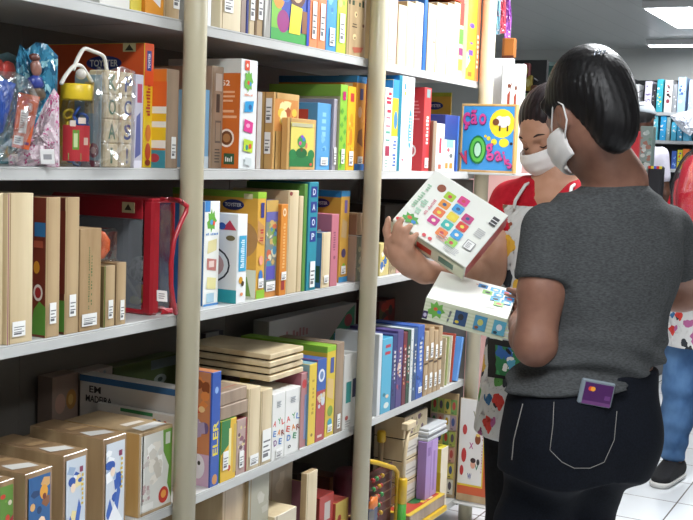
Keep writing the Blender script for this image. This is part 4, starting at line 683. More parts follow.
# orange toy pack on the two small puzzles
t0, t1 = find('left of two small wooden puzzles'), find('right of two small wooden puzzles')
zt = max(t0['z1'], t1['z1'])+.001; cx_ = (t0['x0']+t1['x0'])/2+.008
root = empty('toy_pack', (cx_, .05, zt), 'clear pack holding an orange ring toy, on top of two small wooden puzzles', 'pack')
c_ = Vector((cx_, .05, zt+.034)); e1 = Vector((.8, -.6, 0)); pts = [c_+e1*(.022*math.cos(a))+Vector((0, 0, .024*math.sin(a))) for a in [i*2*math.pi/20 for i in range(20)]]
part(MB().tube(pts, [.0095+.002*(i % 2) for i in range(20)], mat('#e8642a', .3), 10, closed=True), 'ring', root, 'orange ring')
part(MB().blob(c_, (.012, .012, .013), mat('#4a3a3a', .3)), 'hub', root, 'dark hub')
part(MB().box((cx_-.032, .018, zt), (cx_+.038, .082, zt+.07), CLEAR2, .006), 'case', root)

# red vinyl bag
RED = mat('#a8202c', .3, 0, .3)
xa, xb = ony(152, 260, .03)[0], ony(174, 260, .03)[0]; ya, yb = .03, .33; z0 = LV['C']+.0005; z1 = ony(160, 200, .03)[2]
root = empty('vinyl_bag', ((xa+xb)/2, (ya+yb)/2, z0), 'red and clear vinyl zip bag with strap, holding toys, by the near post', 'bag')
def bar(a, c, nm, lab=None, r=.0): return part(MB().box(a, c, RED, .004), nm, root, lab)
e = .012
part(MB().box((xa-.002, ya-.002, z0), (xa+.028, ya+.028, z1), RED, .006), 'corner_strip', root, 'wide red front strip')
part(MB().box((xa-.002, ya+.028, z1-.045), (xa+.004, yb, z1), RED, .002), 'top_band', root)
part(MB().box((xa, ya, z1-.008), (xb, yb, z1+.004), RED, .004), 'top_panel', root)
part(MB().box((xa-.001, ya+.02, z0), (xb, yb, z0+.012), RED, .004), 'base_panel', root)
part(MB().box((xb-.006, ya, z0), (xb+.002, ya+.01, z1), RED, .003), 'edge_piping', root)
mb, _, _ = pillow([(160, 326), (179, 324), (180, 308), (162, 308)], (xa, ya-.004, z0), (1, 0), .012, RED, .4, 2, zmin=z0); part(mb, 'bottom_fold', root)
GREYV = mat('#8b9095', .25)
GREYV.node_tree.nodes['Principled BSDF'].inputs['Alpha'].default_value = .55
part(MB().box((xa+.0005, ya+.03, z0+.012), (xa+.0025, yb-.01, z1-.046), GREYV, 0), 'side_window', root, 'smoky clear vinyl window')
part(MB().box((xa+.03, ya+.001, z0+.014), (xb-.008, ya+.003, z1-.01), CLEAR, 0), 'front_window', root)
st = [Vector(ony(u, v, (ya-.01 if u < 171 else -.068))) for u, v in ((162, 199), (170, 199), (180, 201), (187, 206), (186, 212), (181, 222), (174, 240), (171, 262), (171, 285), (173, 300), (176, 314))]
part(MB().tube(st, .0055, RED, 8), 'strap', root, 'red strap')
k = card([(157, 301), (167.5, 302), (167, 291), (157, 290)], (xa, ya-.004, z0), (1, 0), .001, '#e2ddda', [('l', 'S', .15, .2, .7, .6, 3, '#8a8080')]); part(k, 'price_sticker', root, 'white price sticker')
k = MB().box((xa-.004, ya+.05, z1-.032), (xa-.002, ya+.085, z1-.008), '#c9b98a', 0); k.deco({'C': (Vector((xa-.004, ya+.085, z1-.032)), Vector((0, -1, 0)), Vector((0, 0, 1)), Vector((-1, 0, 0)), .035, .024)}, [('p', 'C', [(.2, .25), (.8, .25), (.5, .85)], '#3a2f22')]); part(k, 'logo_tag', root, 'small beige logo tag')
CHK = cells('black and white check', '#d0d0cc', ['#222222', '#333333'], 60, .45)
for c0, r, m_, nm in (((xa+.03, ya+.09, z0+.05), (.022, .05, .035), mat('#2a2f5a', .5), 'toy'), ((xa+.035, ya+.07, z0+.04), (.02, .03, .028), mat('#5a2038', .5), 'toy'), ((xa+.028, ya+.055, z0+.10), (.02, .03, .03), CHK, 'toy'), ((xa+.02, ya+.06, z0+.03), (.012, .016, .012), mat('#d8d83a', .4), 'toy'), ((xa+.04, ya+.18, z0+.06), (.03, .07, .045), mat('#54323c', .5), 'toy'), ((xa+.02, ya+.045, z0+.05), (.01, .02, .016), mat('#a8803a', .5), 'toy')):
    part(MB().blob(c0, r, m_, wob=.15, seed=int(r[1]*1000)), nm, root)
part(MB().tube([(xa+.012, ya+.14, z0+.15), (xa+.012, ya+.05, z0+.04)], .004, '#b9b4ac', 8), 'toy', root)
part(MB().box((xa+.03, ya+.1, z0+.02), (xa+.06, yb-.03, z1-.03), '#8d9297', .01), 'toy', root, 'grey packed toy')

# long carton and flat white box standing across the shelf behind the near post
def cross_box(uL, vT, YL, uR, th, z0, col, dec, name, label):
    r = ray(uL, vT); p = CAM+r*(YL-CAM[1])/r[1]; x = p[0]; yR = onx(uR, vT+10, x)[1]
    mb = MB().box((x, yR, z0+.0005), (x+th, YL, p[2]), col, .002); mb.deco({'C': (Vector((x, YL, z0)), Vector((0, -1, 0)), Vector((0, 0, 1)), Vector((-1, 0, 0)), YL-yR, p[2]-z0)}, dec)
    return tag(mb.build(name, None, (x+th/2, (yR+YL)/2, z0)), label, 'box', 'cartons behind the picture packs')
cross_box(80, 374, .40, 180, .05, LV['D'], '#d3cfc9', [('r', 'C', 0, .93, 1, .07, '#3a6a9a'), ('t', 'C', .16, .855, .12, .075, '#2f2a2e', 'EM', 0), ('t', 'C', .2, .75, .27, .075, '#2f2a2e', 'MADEIRA', 0), ('r', 'C', .5, .58, .28, .12, '#8a8478'), ('b', 'C', .5, .58, .28, .12, 8, ['#5a564e', '#b0a898'], 4)], 'long_carton', 'long white carton lettered EM MADEIRA at the back of the lower shelf')
cross_box(97, 402, .325, 178, .012, LV['D'], '#dddbd6', [('e', 'C', .72, .86, .06, .1, '#d8a83a'), ('e', 'C', .78, .84, .07, .12, '#3a6aa0'), ('e', 'C', .85, .85, .05, .1, '#c84a3a'), ('r', 'C', .3, .93, .4, .05, '#3f8a5a')], 'flat_box', 'flat white box with small cartoon figures in front of the long carton')
# brown blocks and plaques on the lower shelf
g0, g1 = find('green and yellow toy pack'), find('pinkish plastic toy pack'); zt = max(g0['z1'], g1['z1'])+.001
for k, lab in enumerate(('lower of two brown wooden boxes stacked on toy packs', 'upper of two brown wooden boxes stacked on toy packs')):
    x0 = g0['x0']; x1 = g1['x1']-.002; h = .034
    mb = MB().box((x0, .004+.004*k, zt+k*(h+.001)), (x1, .1, zt+k*(h+.001)+h), 'mdf', .002)
    if k: mb.deco({'T': (Vector((x0, .008, zt+h*2+.001)), Vector((1, 0, 0)), Vector((0, 1, 0)), Vector((0, 0, 1)), x1-x0, .09)}, [('r', 'T', .15, .3, .8, .05, '#a84a3a')])
    tag(mb.build('wooden_box', None, ((x0+x1)/2, .05, zt+k*(h+.001))), lab, 'box', 'brown boxes stacked on toy packs')
a0, a1 = find('left of two white boxes printed'), find('right of two white boxes printed')
zt = max(a0['z1'], a1['z1'])+.001; xa, xb = a0['x0']+.001, ony(301, 370, .02)[0]
zt = max(zt, find('thin pinkish spine right')['z1']+.001) if find('thin pinkish spine right')['x0'] < xb else zt
for k, nm in enumerate(('lowest', 'second lowest', 'second highest', 'topmost')):
    z = zt+k*.0195; dx = (.0, .003, -.002, .004)[k]
    mb = MB().box((xa+dx, .012+.004*(k % 2), z), (xb+dx, .3, z+.0145), 'pale', .002); k < 3 and mb.box((xa+.012, .03, z+.0145), (xb-.012, .28, z+.0194), '#3a2f26', 0)  # dark spacers paint the shade in the gaps between plaques
    tag(mb.build('wooden_plaque', None, ((xa+xb)/2, .15, z)), 'pale wooden plaque, %s of the stack of four on the lower shelf' % nm, 'plaque', 'stack of wooden plaques')

# slanted magazines and blue picture book by the far post
def leaning(u0, v0, u1, v1, y, th, d, m_, dec, nm, lab, cat='book', grp=None):
    p = Vector(ony(u0, v0, y)); p.z = LV['D']+.001; q = Vector(ony(u1, v1, y)); dr = q-p; L = dr.length; ez = dr.normalized(); ex = Vector((ez.z, 0, -ez.x))
    fr = Matrix.Identity(4)
    for i in range(3): fr[i][0] = ex[i]; fr[i][1] = (0, 1, 0)[i]; fr[i][2] = ez[i]; fr[i][3] = p[i]
    lift = max(0, th*ex.z*-1); fr[2][3] += lift
    mb = MB().box((0, 0, 0), (th, d, L), m_, .001, fr=fr)
    o0 = fr @ Vector((0, 0, 0)); mb.deco({'S': (o0, ex, ez, Vector((0, -1, 0)), th, L), 'C': (fr @ Vector((0, d, 0)), Vector((0, -1, 0)), ez, -ex, d, L)}, dec)
    return tag(mb.build(nm, None, tuple(p)), lab, cat, grp)
for k, (u0, u1, v1, th, m_, lab, dec) in enumerate(((443.5, 446.5, 338, .006, '#c7b89a', 'first slanted magazine after the wooden spines', ()), (446, 449.5, 337, .005, '#a9b27a', 'greenish slanted magazine second from the wooden spines', ()), (448.5, 452.5, 336, .006, '#d9d2c0', 'pale slanted magazine third from the wooden spines', ()), (451, 455.8, 334, .005, '#b0503f', 'reddish slanted magazine fourth from the wooden spines', ()))):
    leaning(u0, 388, u1, v1, .004+.003*k, th, .15, m_, [('b', 'S', 0, .5, 1, .5, 10, ['#e0d84a', '#c84a8a', '#f0ece0', '#5aa04a'], 100+k)], 'magazine', lab, 'magazine', 'slanted magazines on the lower shelf')
leaning(455.8, 388, 462.6, 338, .0, .018, .16, '#5a8fd0', [('r', 'S', .2, 0, .2, 1, '#8fb8e8')], 'picture_book', 'bright light blue book slanting against the far post')
xx = ony(456, 380, .02)[0]
mb = MB().box((find('fourth wooden spine')['x1']+.075, .21, LV['D']+.0005), (PX[3]-.03, .23, LV['D']+.15), '#3f6a8a', .001); mb.deco({'S': (Vector((find('fourth wooden spine')['x1']+.075, .21, LV['D'])), Vector((1, 0, 0)), Vector((0, 0, 1)), Vector((0, -1, 0)), .1, .15)}, [('b', 'S', 0, 0, 1, 1, 20, ['#e0c83a', '#3a62a8', '#8ab0d0', '#d8d8d0', '#6a8a4a'], 5)])
tag(mb.build('picture_book', None, (PX[3]-.08, .18, LV['D'])), 'picture book with a yellow digger behind the slanted magazines', 'book')

# ------------------------------------------------------------------ bottom shelf, bay by the far post
zE = LV['E']
def bxs(u0, u1, vt, y, d, col, cv, name, cat, label, deco=(), st=(), zb=None, top=None, vb=490, grp=None):
    """a box placed directly (image span u0..u1 on the plane y, top at row vt)"""
    s = dict(row='E', x0=ony(u0, (vt+vb)/2, y)[0], x1=ony(u1, (vt+vb)/2, y)[0], y0=y, y1=y+d, z0=(zE if zb is None else zb)+.0005, z1=ony(u1, vt, y)[2], sp=col, cv=cv, name=name, cat=cat, label=label, deco=deco, st=st, top=top, group=grp)
    make_box(s); return s
# bead frame
YEL = mat('#d8b02a', .35); GRN = mat('#4a9a3a', .35)
root = empty('bead_frame', tuple(ony(384, 520, .0)[:2]) + (zE,), 'yellow framed toy with coloured beads right of the second post', 'toy')
def wpt(u, v, y): return Vector(ony(u, v, y))
part(MB().tube([wpt(368, 461, .012), wpt(378, 463, .012), wpt(394, 468, .012), wpt(397, 472, .012), wpt(397, 490, .012), Vector((wpt(396, 520, .012).x, .012, zE+.008))], .008, YEL, 10), 'frame', root)
x_a, x_b = wpt(371, 500, .012).x, wpt(396, 500, .012).x
for k in range(5):
    z = wpt(384, 475+k*9, .012).z
    part(MB().tube([(x_a, .014, z), (x_b, .014, z)], .002, '#6a4a3a', 6), 'rod', root)
    for q in range(4): part(MB().blob((x_a+.012+.02*q+.008*((k*3+q) % 2), .014, z), (.0075, .0085, .0085), mat(('#a8302c', '#3a8a4a', '#8a2a2a', '#b8902a')[(k+q) % 4], .3), 10, 6), 'bead', root)
part(MB().box((x_a, .03, zE+.001), (x_b, .036, wpt(384, 466, .03).z), '#5a2a28', .001), 'back_board', root)
c0 = wpt(380, 500, -.03); 
c_x = c0.x-.01
mb = MB().box((c_x-.03, -.012, zE+.0005), (c_x+.035, .002, wpt(384, 492, -.01).z), '#3a3f5e', .003); zt_ = wpt(384, 492, -.01).z
mb.deco({'S': (Vector((c_x-.03, -.012, zE)), Vector((1, 0, 0)), Vector((0, 0, 1)), Vector((0, -1, 0)), .065, zt_-zE)}, [('r', 'S', .0, .0, .62, .8, '#5a544e'), ('e', 'S', .35, .55, .2, .1, '#c8b83a')])
o = mb.build('toy_pack', None, (c_x, -.005, zE)); tag(o, 'dark blue toy pack with an orange flower shape on it', 'pack')
k = MB().blob((c_x-.008, -.014, zt_-.012), (.026, .012, .02), mat('#e07a34', .4), wob=.25, seed=4).build('flower', o, (c_x, -.005, zE)); k['label'] = 'orange flower shape'
# sticks with yellow caps at the back
for k, (u, lab) in enumerate(((380, 'left of two wooden toy sticks with yellow caps, bottom shelf'), (389, 'right of two wooden toy sticks with yellow caps, bottom shelf'))):
    p = wpt(u, 470, .12); zt_ = wpt(u, 434, .12).z; root = empty('toy_stick', (p.x, .12, zE), lab, 'toy', 'wooden toy sticks with yellow caps')
    part(MB().lathe((p.x, .12, zE+.001), [(.009, 0), (.009, zt_-zE-.03)], 'tan', 12), 'shaft', root)
    part(MB().lathe((p.x, .12, zt_-.03), [(.014, 0), (.016, .004), (.016, .034), (.012, .04)], YEL, 14), 'cap', root, 'yellow cap')
c_ = wpt(348, 480, .14); zt_ = wpt(348, 470, .14).z
root = empty('toy_drum', (c_.x, .14, zE), 'maroon round wooden toy half hidden by the second post, bottom shelf', 'toy')
part(MB().lathe((c_.x, .14, zE+.001), [(.03, 0), (.045, .01), (.05, .1), (.05, zt_-zE-.02), (.04, zt_-zE)], mat('#5a2430', .4), 20), 'body', root)
part(MB().lathe((c_.x, .14, zE+.09), [(.0512, 0), (.0516, .004), (.0512, .008)], mat('#a8803a', .4), 20), 'band', root)
# hammer toy standing upright
pb = wpt(402, 510, -.02); pt = wpt(409, 425, -.02); xm = wpt(403, 480, -.02).x
root = empty('toy_mallet', (pb.x, -.02, zE), 'wooden toy mallet standing upright on a yellow and green handle', 'toy')
zm, zg = wpt(403, 478, -.02).z, wpt(402, 503, -.02).z
part(MB().lathe((xm, -.02, zE+.0005), [(.013, 0), (.015, .003), (.015, zg-zE)], GRN, 14), 'grip', root, 'green grip')
part(MB().lathe((xm, -.02, zg), [(.0155, 0), (.0155, zm-zg-.006), (.012, zm-zg)], YEL, 14), 'handle', root, 'yellow handle')
part(MB().tube([(xm, -.02, zm-.005), (xm+.004, -.02, wpt(408, 455, -.02).z), (pt.x-.002, -.02, pt.z-.004)], .0075, 'pale', 10), 'shaft', root)
part(MB().box((pt.x-.036, -.032, pt.z-.012), (pt.x+.036, -.008, pt.z+.012), 'pale', .003), 'head', root, 'pale wooden mallet head')
# game tray with wooden boxes above
tx0, tx1 = wpt(404, 505, .0).x, wpt(440, 495, .0).x
root = empty('game_tray', ((tx0+tx1)/2, .06, zE), 'yellow tray holding a board game with a red and yellow top', 'tray')
zt0 = wpt(440, 492, .0).z
part(MB().box((tx0, -.03, zE+.0005), (tx1, .17, zE+.022), YEL, .003), 'tray', root, 'yellow tray')
part(MB().box((tx0+.004, -.022, zE+.022), (tx1-.006, .165, zE+.062), 'mdf', .002), 'box', root)
mb = MB().box((tx0+.004, -.022, zE+.062), (tx1-.006, .165, zE+.066), '#d8b83a', .001)
mb.deco({'T': (Vector((tx0+.004, -.022, zE+.066)), Vector((1, 0, 0)), Vector((0, 1, 0)), Vector((0, 0, 1)), tx1-tx0-.01, .187)}, [('r', 'T', .05, .08, .9, .84, '#b8402f'), ('b', 'T', .1, .1, .8, .8, 12, ['#d8b83a', '#c85a3a', '#3a7a4a', '#e0d0a0'], 3), ('e', 'T', .5, .3, .2, .25, '#2f6a3c')])
part(mb, 'game_board', root, 'red and yellow printed board')
zs = zE+.067
wb0, wb1 = wpt(403, 460, .045).x, wpt(425.5, 460, .045).x; ztop = wpt(425, 408, .045).z; hb = (ztop-zs)/4
for k, nm in enumerate(('lowest', 'second lowest', 'second highest', 'topmost')):
    z = zs+.0005+k*hb
    mb = MB().box((wb0, .045, z), (wb1, .16, z+hb-.004), 'pale', .002); mb.box((wb0+.004, .049, z+hb-.004), (wb1-.004, .155, z+hb-.0006), '#2a221c', 0)
    mb.deco({'S': (Vector((wb0, .045, z)), Vector((1, 0, 0)), Vector((0, 0, 1)), Vector((0, -1, 0)), wb1-wb0, hb-.004)}, ([('r', 'S', .06, .15, .88, .7, '#d9d4c8'), ('l', 'S', .15, .3, .5, .3, 2, '#a8a298'), ('r', 'S', .66, .2, .1, .55, '#b09a6a')] if k < 3 else [('b', 'S', .05, .1, .9, .8, 14, ['#b8a878', '#8a7a4a', '#6a4a5a', '#d8cca0'], 8)]))
    tag(mb.build('wooden_box', None, ((wb0+wb1)/2, .1, z)), '%s of four pale wooden boxes stacked on the yellow tray' % nm, 'box', 'wooden boxes stacked on the yellow tray')
pu = bxs(426.3, 431, 441, .004+.0, .035, '#a98bc4', '#9376b0', 'game_box', 'box', 'left of two narrow purple boxes behind the tray', [('r', 'S', .2, .75, .6, .15, '#8a6aa8')], zb=zE+.067, grp='purple boxes on the bottom shelf')
pu2 = bxs(431.4, 437.2, 438, .004, .035, '#b294cc', '#9376b0', 'game_box', 'box', 'right of two narrow purple boxes behind the tray', [('r', 'S', .3, .1, .3, .7, '#9376b0')], zb=zE+.067, grp='purple boxes on the bottom shelf')
yb_ = bxs(441, 447.5, 446, .002, .1, '#e8e0c8', '#d8c83a', 'game_box', 'box', 'cream and yellow box at the right end of the bottom shelf', [('r', 'C', .6, .1, .4, .5, '#c8b02a')])
zz = max(pu['z1'], pu2['z1'], yb_['z1'])+.001; xg0, xg1 = pu['x0']+.006, yb_['x1']-.01
mb = MB()
for k in range(4):
    mb.box((xg0+.004*k, .004+.004*(k % 2), zz+.011*k), (xg1-.006*(k % 3), .1, zz+.0105+.011*k), ('#b9bcc0', '#8f9398', '#d4d6d8', '#c4c7ca')[k], .002)
tag(mb.build('plastic_pack', None, ((xg0+xg1)/2, .05, zz)), 'grey and white packet of flat sheets lying on the purple boxes', 'pack')
# alphabet boards facing along the aisle beside the far post
def board(x, y0, y1, z0, z1, th, col, dec, name, label):
    mb = MB().box((x, y0, z0), (x+th, y1, z1), col, .0015)
    mb.deco({'C': (Vector((x, y1, z0)), Vector((0, -1, 0)), Vector((0, 0, 1)), Vector((-1, 0, 0)), y1-y0, z1-z0)}, dec)
    return tag(mb.build(name, None, (x, (y0+y1)/2, z0)), label, 'board')
cols = ['#7aa05a', '#a8929a', '#a8b05a', '#c89a8a', '#d8c86a', '#d8d4c8']
dec = [('r', 'C', .03, .03, .94, .9, '#c9b78f')]
for r in range(6):
    for c in range(4):
        dec.append(('r', 'C', .04+.235*c, .80-.152*r, .22, .14, cols[(r+2*c) % 6]))
        dec.append(('e', 'C', .15+.235*c, .88-.152*r, .12, .08, ['#a83a34', '#5a5060', '#3a6a4a', '#b8504a', '#c8a02a', '#4a5a8a'][(r*2+c) % 6]))
        dec.append(('l', 'C', .07+.235*c, .805-.152*r, .12, .02, 1, '#5a4a4a'))
b1y0, b1y1 = onx(484, 450, 3.798)[1], onx(430, 420, 3.798)[1]
board(3.798, .005, b1y1, zE+.0005, onx(450, 393, 3.798)[2], .008, 'tan', dec, 'alphabet_board', 'tall wooden alphabet board with rows of coloured picture squares, by the far post')
dec = [('r', 'C', .03, .07, .92, .92, '#cf5f3a'), ('r', 'C', .03, .15, .8, .85, '#e0c23a'), ('r', 'C', .03, .17, .76, .83, '#e9e8e6')]
for i, (u_, v_, ch, c) in enumerate(((.5, .86, 'V', '#8a8a6a'), (.42, .55, 'X', '#b83a8a'), (.4, .25, 'W', '#3a4a9a'), (.62, .35, 'V', '#3a8a6a'), (.68, .9, 'o', '#a83a3a'))): dec.append(('t', 'C', u_, v_, .13, .06, c, ch, 0))
for u_, v_, w_, h_, c in ((.62, .62, .18, .1, '#8a4a2a'), (.62, .66, .14, .03, '#e8c86a'), (.5, .37, .16, .08, '#e0a890'), (.5, .41, .17, .05, '#3a2a2a'), (.66, .40, .1, .06, '#3a3a3a'), (.2, .45, .16, .14, '#c8383a'), (.2, .7, .14, .1, '#c84a4a'), (.15, .3, .12, .1, '#c8383a')): dec.append(('e', 'C', u_, v_, w_, h_, c))
for v_ in (.6, .4): dec.append(('t', 'C', .8-.03, v_, .2, .02, '#b84a6a', '~7', 90))
y0_, y1_ = onx(488.5, 470, 3.783)[1], onx(457, 470, 3.783)[1]
mb_top = onx(470, 399, 3.783)[2]
board(3.783, y0_, y1_, zE+.004, mb_top, .009, 'tan', dec, 'alphabet_board', 'orange framed alphabet board with letters and small pictures, leaning by the far post')

# ------------------------------------------------------------------ end of the shelf unit
part(MB().box((3.77, -.17, 1.312), (4.12, -.002, 1.3195), STEEL, .001), 'end_shelf', shelf)
part(MB().box((3.76, -.165, .079), (3.86, -.0045, .0845), STEEL, .001).box((3.76, -.16, 0), (3.78, -.14, .079), STEEL, .001), 'end_shelf', shelf)
part(MB().tube([(3.838, -.028, 2.06), (4.1, -.06, 2.06)], .006, STEEL, 8), 'hook', shelf)
xv = 3.772; yl, yr = onx(460.5, 140, xv)[1], onx(515, 140, xv)[1]; zv = onx(490, 104, xv)[2]
root = empty('wooden_game_box', (xv, (yl+yr)/2, 1.32), 'light blue wooden vowels game box with raised pink letters and a sheep', 'box')
mb = MB()
W_, H_ = yl-yr, zv-1.3205
part(MB().box((xv+.004, yr+.008, 1.328), (xv+.024, yl-.008, zv-.008), 'honey', 0), 'body', root)
fm_ = MB().box((xv, yr, 1.3205), (xv+.03, yl, 1.3285), 'honey', .001).box((xv, yr, zv-.008), (xv+.03, yl, zv), 'honey', .001).box((xv, yr, 1.3285), (xv+.03, yr+.007, zv-.008), 'honey', .001).box((xv, yl-.007, 1.3285), (xv+.03, yl, zv-.008), 'honey', .001)
part(fm_, 'wooden_frame', root)
lid = MB().box((xv+.001, yr+.007, 1.3287), (xv+.004, yl-.007, zv-.0082), '#3f9ade', 0)
PINK = '#d24a94'
lid.deco({'C': (Vector((xv+.001, yl, 1.3205)), Vector((0, -1, 0)), Vector((0, 0, 1)), Vector((-1, 0, 0)), W_, H_)}, [
    ('e', 'C', .75, .72, .46, .42, '#f2dc2c'), ('e', 'C', .8, .44, .18, .13, '#f2dc2c'), ('e', 'C', .62, .45, .11, .09, '#f2dc2c'), ('e', 'C', .52, .5, .07, .06, '#f2dc2c'), ('e', 'C', .46, .53, .05, .04, '#f2dc2c'),
    ('e', 'C', .78, .74, .24, .16, '#f0ede8'), ('e', 'C', .7, .78, .12, .1, '#f0ede8'), ('e', 'C', .84, .78, .12, .1, '#f0ede8'), ('e', 'C', .64, .74, .12, .1, '#7a4a2c'), ('r', 'C', .7, .61, .03, .08, '#5a3a26'), ('r', 'C', .84, .61, .03, .08, '#5a3a26'),
    ('t', 'C', .1, .74, .14, .26, '#5a1a4a', 'ç', 0), ('t', 'C', .24, .8, .13, .22, '#5a1a4a', 'ã', 0), ('t', 'C', .40, .77, .14, .17, '#5a1a4a', 'o', 0),
    ('t', 'C', .095, .75, .13, .25, PINK, 'ç', 0), ('t', 'C', .235, .81, .12, .21, PINK, 'ã', 0), ('t', 'C', .395, .78, .13, .16, PINK, 'o', 0),
    ('e', 'C', .33, .33, .32, .42, '#1f7a34'), ('e', 'C', .33, .33, .27, .36, '#63c24a'), ('e', 'C', .33, .33, .17, .26, '#1f7a34'), ('e', 'C', .33, .33, .12, .2, '#bfe6c8'),
    ('t', 'C', .1, .2, .16, .2, '#6a2a3a', 'v', 20), ('t', 'C', .095, .21, .14, .18, '#d04a6a', 'v', 20), ('t', 'C', .56, .29, .15, .26, '#5a1a4a', 'g', 8), ('t', 'C', .555, .3, .14, .25, PINK, 'g', 8), ('t', 'C', .72, .24, .13, .16, '#5a1a4a', 'a', 14), ('t', 'C', .715, .25, .12, .15, PINK, 'a', 14), ('t', 'C', .83, .22, .04, .2, PINK, 'i', 14), ('t', 'C', .91, .13, .1, .15, '#5a1a4a', 's', 30), ('t', 'C', .905, .14, .09, .14, PINK, 's', 30),
    ('e', 'C', .94, .43, .055, .045, '#23262e')])
part(lid, 'lid', root, 'light blue printed sliding lid')
# white reindeer cards, brown box and hanging purple packs beyond the far post
def px_box(x, u0, u1, vt, z0, th, col, dec, name, cat, label, grp=None):
    yl, yr = onx(u0, 90, x)[1], onx(u1, 90, x)[1]; z1 = onx((u0+u1)/2, vt, x)[2]
    mb = MB().box((x, yr, z0), (x+th, yl, z1), col, .003)
    mb.deco({'C': (Vector((x, yl, z0)), Vector((0, -1, 0)), Vector((0, 0, 1)), Vector((-1, 0, 0)), yl-yr, z1-z0)}, dec)
    tag(mb.build(name, None, (x+th/2, (yl+yr)/2, z0)), label, cat, grp); return z1
DEER = [('p', 'C', [(.3, .6), (.42, .6), (.42, .76), (.3, .72)], '#a8442f'), ('p', 'C', [(.42, .76), (.5, .84), (.4, .8)], '#7a3a26'), ('p', 'C', [(.62, .6), (.72, .6), (.7, .74), (.6, .7)], '#a8442f'), ('e', 'C', .36, .8, .12, .04, '#7a3a26'), ('r', 'C', .2, .55, .6, .03, '#c8c4c0'), ('e', 'C', .68, .78, .1, .04, '#7a3a26')]
z1 = px_box(4.0, 491, 511, 58, 1.3205, .03, '#eeeff0', [], 'card_pack', 'pack', 'taller blank white card pack right of the far post')
z2 = px_box(3.94, 501, 523, 64, 1.3205, .03, '#eceef0', DEER, 'card_pack', 'pack', 'white card pack with small reindeer behind the light blue vowels box')
px_box(4.0, 500, 512, 38, z1+.001, .028, '#a8662c', [('r', 'C', 0, 0, 1, .12, '#5a2a1c'), ('r', 'C', 0, .1, .2, .9, '#7a4a24')], 'small_box', 'box', 'small amber brown box on top of the white card pack')
for k, (pp, col, lab) in enumerate((([(493, 34), (500, 35), (501, -12), (494, -14)], '#7aa8b8', 'pale blue packet hanging nearest the far post'), ([(498, 34), (506, 33), (506, -12), (498, -14)], '#b84a5a', 'red speckled packet hanging between blue and purple ones'), ([(504, 40), (510.5, 38), (512, 16), (509, -12), (504, -14)], '#9a5ab0', 'purple packet hanging furthest out beyond the far post'))):
    mt = cells('packet%d' % k, col, [col, '#e8d8e0', '#8a4a9a', '#d87a8a'], 70, .35, .2)
    mb, _, pts = pillow(pp, (4.0+.03*k, -.06, 1.9), (.47, -.88), .012, mt, .8, 20+k); mb.tube([Vector(pts[-1])*.5+Vector(pts[-2])*.5, Vector((4.0+.03*k, -.045-.006*k, 2.055))], .002, '#c8c8c8', 6)
    tag(mb.build('hanging_packet', None, tuple(pts[0])), lab, 'packet', 'packets hanging by the far post')
# pink board and bow
yl, yr = onx(470, 150, 4.5)[1], onx(530, 150, 4.5)[1]
mb = MB().box((4.5, yr, 0), (4.53, yl, onx(518, 136, 4.5)[2]), mat('#e3b3ad', .6), .004); zt_ = onx(518, 136, 4.5)[2]
tag(mb.build('pink_panel', None, (4.51, (yl+yr)/2, 0)), 'plain pink panel standing on the floor beyond the shelf unit', 'panel')
c_ = Vector(onx(520, 130, 4.515)); c_.z = zt_+.022
mb = MB().blob(c_+Vector((0, .02, .0)), (.02, .035, .022), mat('#e04a94', .5), wob=.3, seed=1).blob(c_+Vector((0, -.03, .004)), (.02, .035, .024), mat('#e868a8', .5), wob=.3, seed=3).blob(c_+Vector((-.004, -.005, -.008)), (.022, .03, .014), mat('#ece4ea', .5), wob=.3, seed=5)
tag(mb.build('ribbon_bow', None, (4.515, c_.y, zt_)), 'bright pink and white bow on top of the pink panel', 'bow')
# ------------------------------------------------------------------ back of the shop
XB = 10.25
DARK = mat('#26282a', .6); FAB = mat('#2e3033', .5)
yl, yr = onx(628, 100, XB)[1], -1.6
rack = empty('wall_shelves', (XB+.15, (yl+yr)/2, 0), 'dark wall shelves with rows of toy boxes at the back of the shop', 'shelves')
zt = onx(650, 78, XB)[2]
part(MB().box((XB+.28, yr, .0), (XB+.3, yl, zt), DARK, 0), 'back_panel', rack)
zs = [onx(650, v, XB)[2] for v in (112, 140, 168)] + [1.0, .62, .2]
for z in zs: part(MB().box((XB, yr, z-.03), (XB+.28, yl, z), mat('#a9abad', .5), .002), 'shelf_board', rack)
for y in (yl-.02, (yl+yr)/2, yr): part(MB().box((XB, y, 0), (XB+.28, y+.02, zt), FAB, .002), 'side_panel', rack)
R1 = [(633, 638, 84, '#dfe0e0', 'white box'), (644, 651, 81, '#d8d4e4', 'white and purple box'), (651.6, 655, 84, '#35353a', 'black box'), (656, 662, 79, '#39a3b4', 'teal and yellow box'), (664, 671.5, 80, '#dcdad8', 'white box with black print'), (672, 676.4, 84, '#8f9296', 'grey box'), (677, 685, 77, '#9fb8d4', 'pale blue box'), (688, 694, 80, '#a8bcd8', 'blue-white box'), (695, 702, 80, '#d8d8dc', 'plain white box')]
R2 = [(643, 648, 120, '#8f9aa0', 'small grey box'), (653, 659, 114, '#5fb4c4', 'light teal box'), (661.6, 667.6, 115, '#2f9ad0', 'bright blue box'), (668, 671.6, 117, '#8aa0a0', 'thin grey-green box'), (673, 678, 122, '#4aa8c8', 'blue box with white foot'), (679, 684, 122, '#3f9cc4', 'deep sky blue box'), (685, 691, 120, '#58a8cc', 'mid blue box')]
R3 = [(675, 680, 151, '#3a5aa8', 'navy blue box'), (680.6, 685.6, 150, '#c8c02f', 'yellow and red box'), (686, 692, 149, '#d8722f', 'orange box')]
